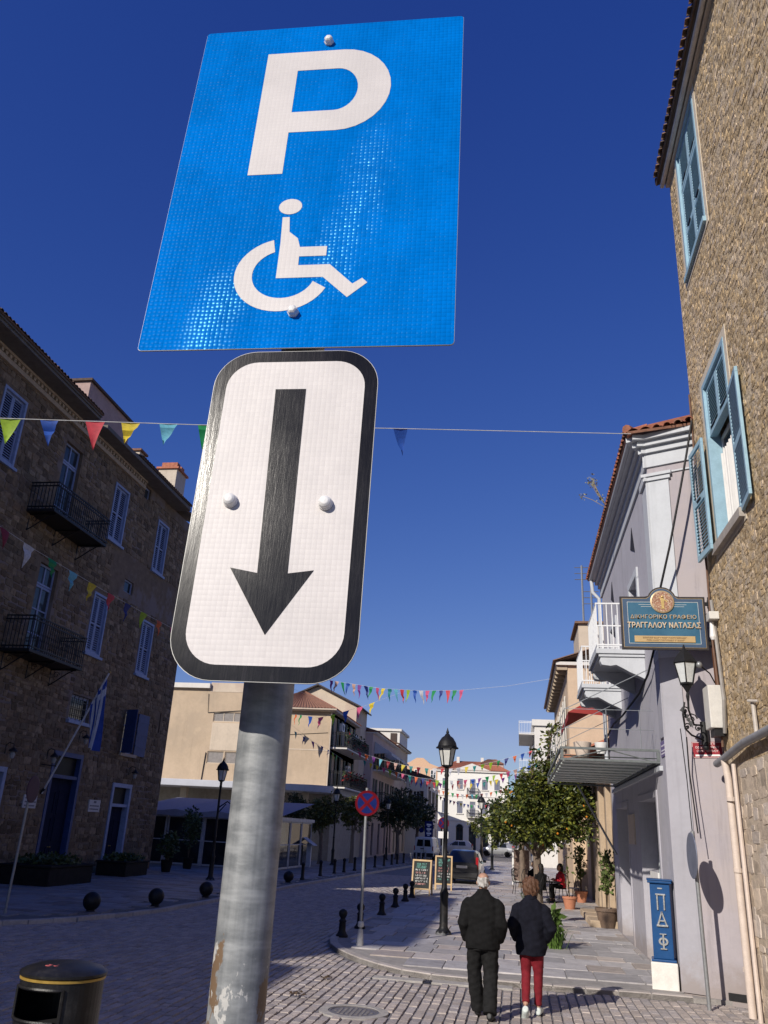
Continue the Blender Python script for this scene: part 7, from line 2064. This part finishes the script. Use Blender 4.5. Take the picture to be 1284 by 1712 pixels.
def walker(label, x, y, rz, H, jk, tr, sh, hr, kind):
    root = thing('person', label, 'person', (x, y, 0), None)
    k = H/1.71
    V3 = lambda a, b, c: Vector((a, b, c))*k
    man = kind == 'man'
    # joints: left leg forward, right leg back (man); woman pushes off with the left
    if man:
        legs = [(-1, (-.1, .0, .90), (-.12, .10, .50), (-.075, .20, .09), 0), (1, (.1, 0, .90), (.10, .05, .49), (.11, -.16, .11), .3)]
    else:
        legs = [(-1, (-.085, 0, .88), (-.08, .05, .49), (-.075, -.18, .15), .75), (1, (.085, 0, .88), (.085, .07, .48), (.075, .10, .09), 0)]
    # ---------------- body, one continuous surface
    b = MB()
    head(b, V3(0, .03, 1.595), k, (-.12 if man else .1, 1, 0))
    chain(b, [(V3(0, .01, 1.40), .06*k), (V3(0, .015, 1.46), .052*k), (V3(0, .025, 1.54), .05*k)])
    chain(b, [(V3(0, 0, .86), .14*k, .1*k), (V3(0, 0, 1.0), .135*k, .09*k), (V3(0, 0, 1.2), .15*k, .1*k), (V3(0, 0, 1.34), .16*k, .09*k), (V3(0, 0, 1.42), .08*k, .06*k)])
    arms = [(-1, (-.195, 0, 1.36), (-.25, -.06, 1.09), (-.215, .10, .90)), (1, (.195, 0, 1.36), (.245, -.05, 1.09), (.215, .11, .90))]
    if not man: arms = [(-1, (-.18, 0, 1.35), (-.262, -.07, 1.09), (-.2, .09, .92)), (1, (.18, 0, 1.35), (.275, -.06, 1.08), (.205, .1, .93))]
    for s, sh_, el, wr in arms:
        chain(b, [(V3(*sh_), .05*k), (V3(*el), .04*k), (V3(*wr), .028*k)])
        hand(b, V3(*wr), V3(-s*.4, .7, -.35), (0, 0, 1), k, s)
    for s, hip, kn, an, pit in legs:
        chain(b, [(V3(*hip), .085*k), (V3(*kn), .055*k), (V3(*an), .036*k)])
        shoe(b, V3(an[0], an[1]-.05, an[2]-.085), (s*.1, 1, 0), pit)
    remeshed(b, 'body', SKIN, root, .0125, 1)
    # ---------------- trousers
    t = MB()
    if man:
        chain(t, [(V3(0, 0, .78), .17*k, .125*k), (V3(0, 0, .88), .18*k, .13*k), (V3(0, 0, 1.0), .165*k, .12*k)], 18)
        R_ = (.108, .096, .09, .092)
    else:
        chain(t, [(V3(0, 0, .78), .155*k, .125*k), (V3(0, 0, .86), .17*k, .13*k), (V3(0, 0, .98), .15*k, .11*k)], 18)
        R_ = (.096, .068, .055, .052)
    for s, hip, kn, an, pit in legs:
        h_, k_, a_ = V3(*hip), V3(*kn), V3(*an)
        lo = a_ + (a_-k_).normalized()*(.03 if man else -.03)*k
        chain(t, [(h_, R_[0]*k), (h_.lerp(k_, .5), (R_[0]*.55+R_[1]*.45)*k), (k_+Vector((0, .0, .03)), R_[1]*k), (k_.lerp(a_, .35), (R_[1]*.5+R_[2]*.52)*k), (k_.lerp(a_, .75), R_[2]*k), (lo, R_[3]*k)], 16)
    to = remeshed(t, 'trousers', tr, root, .012, 3)
    push(to, lambda p: (.006 if man else .003)*(math.sin(p.z*46+p.x*25)*.5+math.sin(p.z*83-p.x*40+p.y*30)*.3+math.sin(p.x*60+p.y*50)*.3))
    # ---------------- shoes
    for s, hip, kn, an, pit in legs:
        m = MB(); shoe(m, V3(an[0], an[1]-.05, an[2]-.085), (s*.1, 1, 0), pit)
        so = remeshed(m, 'shoe', sh, root, .009, 1)
        push(so, lambda p: .006)
    # ---------------- jacket
    j = MB()
    if man:
        chain(j, [(V3(0, 0, .795), .215*k, .15*k), (V3(0, 0, .9), .225*k, .16*k), (V3(0, -.005, 1.05), .215*k, .155*k), (V3(0, -.01, 1.2), .215*k, .15*k), (V3(0, -.015, 1.32), .215*k, .135*k), (V3(0, -.01, 1.40), .185*k, .11*k), (V3(0, .0, 1.45), .11*k, .09*k), (V3(0, .01, 1.495), .078*k, .08*k)], 20)
        ar = (.092, .082, .074, .066)
    else:
        chain(j, [(V3(0, 0, .735), .205*k, .155*k), (V3(0, 0, .85), .215*k, .165*k), (V3(0, 0, 1.0), .195*k, .15*k), (V3(0, -.005, 1.15), .19*k, .14*k), (V3(0, -.01, 1.3), .195*k, .13*k), (V3(0, -.01, 1.39), .165*k, .11*k), (V3(0, .0, 1.44), .10*k, .085*k), (V3(0, .01, 1.48), .075*k, .075*k)], 20)
        ar = (.085, .075, .07, .062)
    for s, sh_, el, wr in arms:
        S_, E_, W_ = V3(*sh_), V3(*el), V3(*wr)
        chain(j, [(S_+Vector((-s*.075, 0, -.005)), ar[0]*.62*k), (S_+Vector((-s*.02, 0, -.022)), ar[0]*.86*k), (S_.lerp(E_, .18), ar[0]*.98*k), (S_.lerp(E_, .55), ar[1]*1.02*k), (E_, ar[1]*k), (E_.lerp(W_, .5), ar[2]*k), (W_, ar[3]*k)], 14)
    jo = remeshed(j, 'jacket', jk, root, .012, 4)
    # cloth folds
    def fold(p):
        q = math.sin(p.z*38+p.x*9)*.35+math.sin(p.x*41+p.z*13+p.y*20)*.4+math.sin(p.z*71-p.x*33)*.25
        w_ = max(0, min(1, (1.42-p.z)/.3))
        return .0065*q + w_*.009*(math.sin(p.x*24+math.sin(p.z*9)*1.5+p.y*8)*.6+math.sin(p.z*21+p.x*14*(1 if p.x > 0 else -1))*.5)
    push(jo, fold)
    c = MB(); chain(c, [(V3(0, -.005, 1.43), .092*k, .092*k), (V3(0, -.0, 1.475), .086*k, .088*k), (V3(0, .005, 1.51), .075*k, .078*k)], 18); remeshed(c, 'collar', jk, jo, .01, 1)
    # back seam and hem lines as thin raised strips
    m = MB(); m.tube([V3(0, -.145, .80), V3(0, -.165, .95), V3(0, -.168, 1.1), V3(0, -.165, 1.25), V3(0, -.14, 1.37)], .004, 4); m.build('back_seam', jk, jo)
    if man:
        m = MB(); w = V3(.19, -.02, .80); m.add([V3(.16, -.15, .82), V3(.25, -.04, .84), V3(.24, -.06, .70), V3(.17, -.14, .71), V3(.15, -.135, .82), V3(.235, -.03, .84), V3(.225, -.05, .70), V3(.16, -.125, .71)], BOXF); m.build('hem_flap', jk, jo)
        m = MB(); m.add([V3(.2, -.09, .62), V3(.215, .03, .62), V3(.21, .03, .46), V3(.195, -.09, .46), V3(.17, -.09, .62), V3(.18, .03, .62), V3(.18, .03, .46), V3(.165, -.09, .46)], BOXF); m.build('cargo_pocket', tr, root)
    # ---------------- hair
    h = MB(); c0 = V3(0, .03, 1.595)
    if man:
        n = 16; rings = [(-.055, .068, .085, -.012), (-.02, .077, .094, -.012), (.03, .081, .098, -.012), (.065, .078, .09, -.02)]
        vs, fs = [], []
        for z, rx, ry, oy in rings:
            for q in range(n+1):
                t_ = R(165)+R(210)*q/n; vs.append(c0+Vector((rx*math.cos(t_), ry*math.sin(t_)+oy, z))*k)
        for z, rx, ry, oy in rings:
            for q in range(n+1):
                t_ = R(165)+R(210)*q/n; vs.append(c0+Vector((rx*.85*math.cos(t_), ry*.85*math.sin(t_)+oy, z))*k)
        w = n+1; L = len(rings)*w
        for i in range(len(rings)-1):
            for q in range(n): fs.append((i*w+q, i*w+q+1, (i+1)*w+q+1, (i+1)*w+q)); fs.append((L+i*w+q, L+i*w+q+1, L+(i+1)*w+q+1, L+(i+1)*w+q))
        for q in range(n): fs.append((q, q+1, L+q+1, L+q)); e = (len(rings)-1)*w; fs.append((e+q, e+q+1, L+e+q+1, L+e+q))
        for i in range(len(rings)-1):
            for q in (0, n): fs.append((i*w+q, (i+1)*w+q, L+(i+1)*w+q, L+i*w+q))
        h.add(vs, fs)
        ho = remeshed(h, 'hair', hr, root, .008, 2)
    else:
        chain(h, [(c0+Vector((0, -.03, -.105))*k, .09*k, .08*k), (c0+Vector((0, -.03, -.06))*k, .112*k, .1*k), (c0+Vector((0, -.02, 0))*k, .12*k, .112*k), (c0+Vector((0, -.012, .06))*k, .115*k, .113*k), (c0+Vector((0, -.008, .11))*k, .09*k, .095*k), (c0+Vector((0, -.005, .14))*k, .035*k, .04*k)], 18)
        ho = remeshed(h, 'hair', hr, root, .009, 1)
        for v in ho.data.vertices:
            if v.co.y > (.03+.055)*k and v.co.z < 1.66*k: v.co.y = min(v.co.y, .085*k)
    push(ho, lambda p: .006*math.sin(p.x*130+p.z*20)+.005*math.sin(p.z*90+p.x*60)+.004*math.sin(p.y*170))
    root.rotation_euler = (0, 0, rz)
    return root
BLKC = M('black wool jacket', (.0105, .0105, .011), .9, var=.3, vs=20, bump=.25, bs=200, spec=.12)
NAVC = M('dark navy jacket', (.009, .0095, .016), .9, var=.3, vs=20, bump=.3, bs=150, spec=.12)
GRYT = M('charcoal trousers', (.016, .016, .0165), .9, var=.3, vs=20, bump=.2, bs=200, spec=.12)
REDT = M('wine red trousers', (.17, .008, .016), .85, var=.2, vs=14, bump=.2, bs=150)
WSH = M('pale sneaker', (.6, .66, .64), .6, var=.1, vs=30); BSH = M('black shoe', (.01, .01, .011), .5)
def hairm(name, c, v): return M(name, c, .55, var=v, vs=55, bump=.5, bs=120, stretch=(1, 1, .25))
walker('man with short grey hair walking away in black jacket and charcoal trousers', -.49, 12.3, R(-3), 1.72, BLKC, GRYT, BSH, hairm('grey hair', (.45, .43, .41), .3), 'man')
walker('woman with short auburn hair walking away in navy jacket and wine red trousers', .15, 12.75, R(-4), 1.67, NAVC, REDT, WSH, hairm('auburn hair', (.105, .05, .028), .5), 'woman')
def sitter(label, x, y, rz, top, bot, hairc, long=True):
    root = thing('person', label, 'person', (x, y, .07))
    V3 = Vector
    b = MB(); head(b, V3((0, .04, 1.16)), 1, (0, 1, -.1)); chain(b, [(V3((0, 0, .97)), .05), (V3((0, .02, 1.08)), .048)]); chain(b, [(V3((0, -.02, .5)), .14, .1), (V3((0, -.02, .75)), .13, .09), (V3((0, 0, .95)), .14, .08)])
    arms = []
    for s in (-1, 1):
        a = [(V3((s*.17, 0, .93)), .045), (V3((s*.23, .05, .70)), .038), (V3((s*.1, .28, .74)), .026)]; arms.append(a); chain(b, a); hand(b, a[2][0], (-s*.5, .8, 0), (0, 0, 1), 1, s)
    lg = []
    for s in (-1, 1):
        l = [(V3((s*.09, 0, .52)), .085), (V3((s*.1, .38, .53)), .06), (V3((s*.09, .36, .1)), .04)]; lg.append(l); chain(b, l); shoe(b, l[2][0]+V3((0, -.05, -.09)), (s*.1, 1, 0))
    remeshed(b, 'body', SKIN, root, .02, 1)
    j = MB(); chain(j, [(V3((0, -.03, .46)), .19, .15), (V3((0, -.03, .62)), .18, .14), (V3((0, -.02, .82)), .185, .13), (V3((0, 0, .95)), .16, .1), (V3((0, .01, 1.02)), .07, .07)], 16)
    for a in arms: chain(j, [(a[0][0], .075), (a[1][0], .065), (a[2][0], .05)])
    remeshed(j, 'jacket', top, root, .022, 2)
    t = MB(); chain(t, [(V3((0, 0, .46)), .17, .13), (V3((0, 0, .56)), .16, .12)], 16)
    for l in lg: chain(t, [(l[0][0], .1), (l[1][0], .078), (l[2][0], .06)])
    remeshed(t, 'trousers', bot, root, .022, 2)
    h = MB(); z = -.28 if long else -.08
    chain(h, [(V3((0, -.04, 1.16+z)), .07, .04), (V3((0, -.03, 1.1)), .095, .085), (V3((0, 0, 1.2)), .1, .1), (V3((0, .01, 1.27)), .075, .085), (V3((0, .01, 1.3)), .03, .03)], 14)
    ho = remeshed(h, 'hair', hairc, root, .012, 1)
    for l in lg:
        m = MB(); shoe(m, l[2][0]+V3((0, -.05, -.09)), (0, 1, 0)); so = remeshed(m, 'shoe', BSH, root, .012, 1)
        push(so, lambda p: .007)
    root.rotation_euler = (0, 0, rz)
DKH = hairm('dark hair', (.014, .01, .009), .4); BLH = hairm('fair hair', (.4, .26, .16), .3)
sitter('seated cafe guest with long dark hair in black coat and pale scarf', .75, 32.35, R(35), BLKC, GRYT, DKH)
sitter('seated cafe guest in bright red jacket at the small table', 1.5, 33.95, R(115), M('bright red jacket', (.5, .015, .03), .75, var=.1), GRYT, DKH)
sitter('seated fair haired cafe guest beside the tree trunk', .55, 35.3, R(200), BLKC, GRYT, BLH, False)
# ================================================================== bunting strings
FC_ = {'lime': (.32, .5, .02), 'blue': (.02, .09, .42), 'red': (.62, .05, .07), 'yellow': (.75, .58, .05), 'cyan': (.16, .5, .62), 'green': (.01, .28, .08), 'orange': (.7, .14, .03), 'dred': (.25, .015, .03), 'white': (.68, .68, .7), 'navy': (.015, .03, .2), 'purple': (.2, .03, .25), 'pink': (.65, .1, .22), 'teal': (.02, .25, .24), 'peach': (.62, .38, .3)}
def flagmat(n):
    nm = 'bunting '+n
    if nm in MATS: return MATS[nm]
    m, nt, b = nodes_of(nm)
    geo = N(nt, 'NewGeometry'); k = ramp(nt, noise(nt, geo.outputs['Position'], 14, 3), .3, .7)
    c = FC_[n]; cc = mixc(nt, k, tuple(q*.85 for q in c), tuple(min(1, q*1.12) for q in c))
    nt.links.new(cc, b.inputs['Base Color']); b.inputs['Roughness'].default_value = .6
    tr = N(nt, 'BsdfTranslucent'); nt.links.new(cc, tr.inputs['Color'])
    mx = N(nt, 'MixShader'); mx.inputs[0].default_value = .35
    nt.links.new(b.outputs[0], mx.inputs[1]); nt.links.new(tr.outputs[0], mx.inputs[2]); nt.links.new(mx.outputs[0], nt.nodes['Material Output'].inputs[0])
    MATS[nm] = m; return m
STR = M('pale string', (.6, .6, .58), .8)
def bunting(label, pts, flags, w, h, seed, sw=.35, r=.006):
    """pts: polyline of the string; flags: list of (t, colour), t along the polyline 0..1"""
    P = [Vector(p) for p in pts]
    root = thing('bunting', label, 'bunting', tuple(P[0]), 'strings of coloured pennants across the street')
    MB().tube(P, r, 5).build('string', STR, root)
    L = [0]
    for a, b in zip(P, P[1:]): L.append(L[-1]+(b-a).length)
    def at(t):
        d = t*L[-1]
        for i in range(len(P)-1):
            if d <= L[i+1] or i == len(P)-2: return P[i].lerp(P[i+1], (d-L[i])/(L[i+1]-L[i])), (P[i+1]-P[i]).normalized()
    r2 = random.Random(seed)
    for t, c in flags:
        p, d = at(t)
        ww, hh = w*r2.uniform(.85, 1.1), h*r2.uniform(.88, 1.1)
        side = d.cross(Vector((0, 0, 1))).normalized()
        s1 = r2.uniform(-sw, sw); tip = Vector((0, 0, -1))+side*s1+d*r2.uniform(-.25, .15); tip.normalize()
        vs, fs = [], []; n = 5
        for i in range(n+1):
            k = i/n
            bow = side*(.12*hh*math.sin(k*3.1)*r2.choice((-1, 1))*.6)
            for e in (-1, 0, 1): vs.append(p+d*(e*ww/2*(1-k))+tip*hh*k+bow+side*(.05*ww if e == 0 else 0))
        for i in range(n):
            for e in range(2): a = i*3+e; fs.append((a, a+1, a+4, a+3))
        mb = MB(); mb.add(vs, fs); mb.build('pennant', flagmat(c), root, fix=False, smooth=True)
def xz(P0, P1, x): return (x-P0[0])/(P1[0]-P0[0])
A = [(2.2, 14.75, 9.55), (-2.15, 12.83, 8.81), (-5.3, 11.76, 8.42), (-8.25, 10.76, 8.11), (-16.35, 8.0, 8.3)]
tot = 2.2+16.35
bunting('nearest string of pennants passing behind the parking sign to the lilac house eave', A, [((2.2-x)/tot, c) for x, c in ((-2.15, 'blue'), (-3.5, 'red'), (-4.1, 'yellow'), (-4.7, 'lime'), (-5.28, 'green'), (-5.87, 'cyan'), (-6.44, 'yellow'), (-6.97, 'red'), (-7.64, 'blue'), (-8.2, 'lime'), (-8.8, 'orange'), (-9.4, 'purple'))], .30, .47, 1, .2, .007)
B = [(-16.3, 9.5, 9.5), (-15.55, 18.9, 10.35), (-15.2, 23.0, 10.0), (-14.9, 27.0, 9.85), (-14.6, 30.6, 9.75), (-13.6, 44, 9.7), (-12.6, 56.4, 10.0)]
bunting('string of pennants hanging in front of the brown stone house', B, [(t, c) for t, c in zip([.175+.0265*i for i in range(17)], ('pink', 'lime', 'orange', 'dred', 'white', 'green', 'cyan', 'yellow', 'red', 'navy', 'lime', 'orange', 'pink', 'green', 'blue', 'yellow', 'red'))], .5, .66, 2, .3, .006)
cyc = ('purple', 'peach', 'green', 'blue', 'peach', 'purple', 'navy', 'green', 'pink', 'yellow', 'teal', 'cyan', 'red', 'lime', 'blue', 'white', 'pink', 'green', 'navy', 'red', 'green', 'pink')
C = [(-12.4, 47.5, 10.45), (-10.2, 46.5, 10.0), (-7.5, 45.4, 9.5), (-5, 44.3, 9.25), (-3.0, 43.5, 9.2), (-.5, 42.4, 9.3), (1.6, 41.5, 9.55)]
bunting('high string of pennants crossing the street against the sky', C, [(.13+.55*i/21, c) for i, c in enumerate(cyc)], .26, .72, 3, .5)
D = [(-12.75, 56.0, 9.7), (-11.5, 52, 8.75), (-10.2, 49, 8.75), (-8.6, 46.2, 9.0), (-6, 44.8, 9.3)]
bunting('string of pennants from the corner house gutter over the left pavement', [(-16.2, 55.9, 9.3), (-13.6, 52, 8.75), (-12.2, 51, 8.5), (-10.9, 50.3, 8.7), (-9.1, 49.5, 9.1), (-6.4, 47.6, 9.75)], [(.12+.075*i, c) for i, c in enumerate(('peach', 'yellow', 'orange', 'green', 'blue', 'pink', 'lime', 'blue', 'pink', 'yellow'))], .45, .7, 4, .2)
E_ = [(-13.6, 50.5, 7.6), (-12.6, 50.2, 7.1), (-11.4, 50, 6.6), (-10.9, 52.7, 6.2)]
bunting('small string of dark pennants before the beige end wall', E_, [(.03+.13*i, c) for i, c in enumerate(('teal', 'navy', 'purple', 'navy', 'blue', 'lime', 'green'))], .2, .42, 5, .3)
r9 = random.Random(21)
for k, (y0, z0, y1, z1, lab) in enumerate(((60, 7.7, 58, 7.9, 'string of pennants across the street at the first balconies'), (68, 7.4, 66, 7.6, 'string of pennants across the street beyond the pediment house'), (77, 7.6, 74, 7.8, 'string of pennants across the street over the white van'), (88, 7.2, 86, 7.6, 'string of pennants across the street near the white house end'), (104, 6.9, 103, 7.0, 'string of pennants across the front of the white mansion'))):
    n = 9; xs0, xs1 = (-12.5, 1.6) if k < 3 else (-11, 1.2)
    pts = [(xs0+(xs1-xs0)*i/n, y0+(y1-y0)*i/n, z0+(z1-z0)*i/n-1.5*math.sin(math.pi*i/n)) for i in range(n+1)]
    cs = list(FC_)
    m = 26 if k < 4 else 30
    bunting(lab, pts, [((i+.5)/m, r9.choice(cs)) for i in range(m)], .3, .5, 30+k, .4, .008)
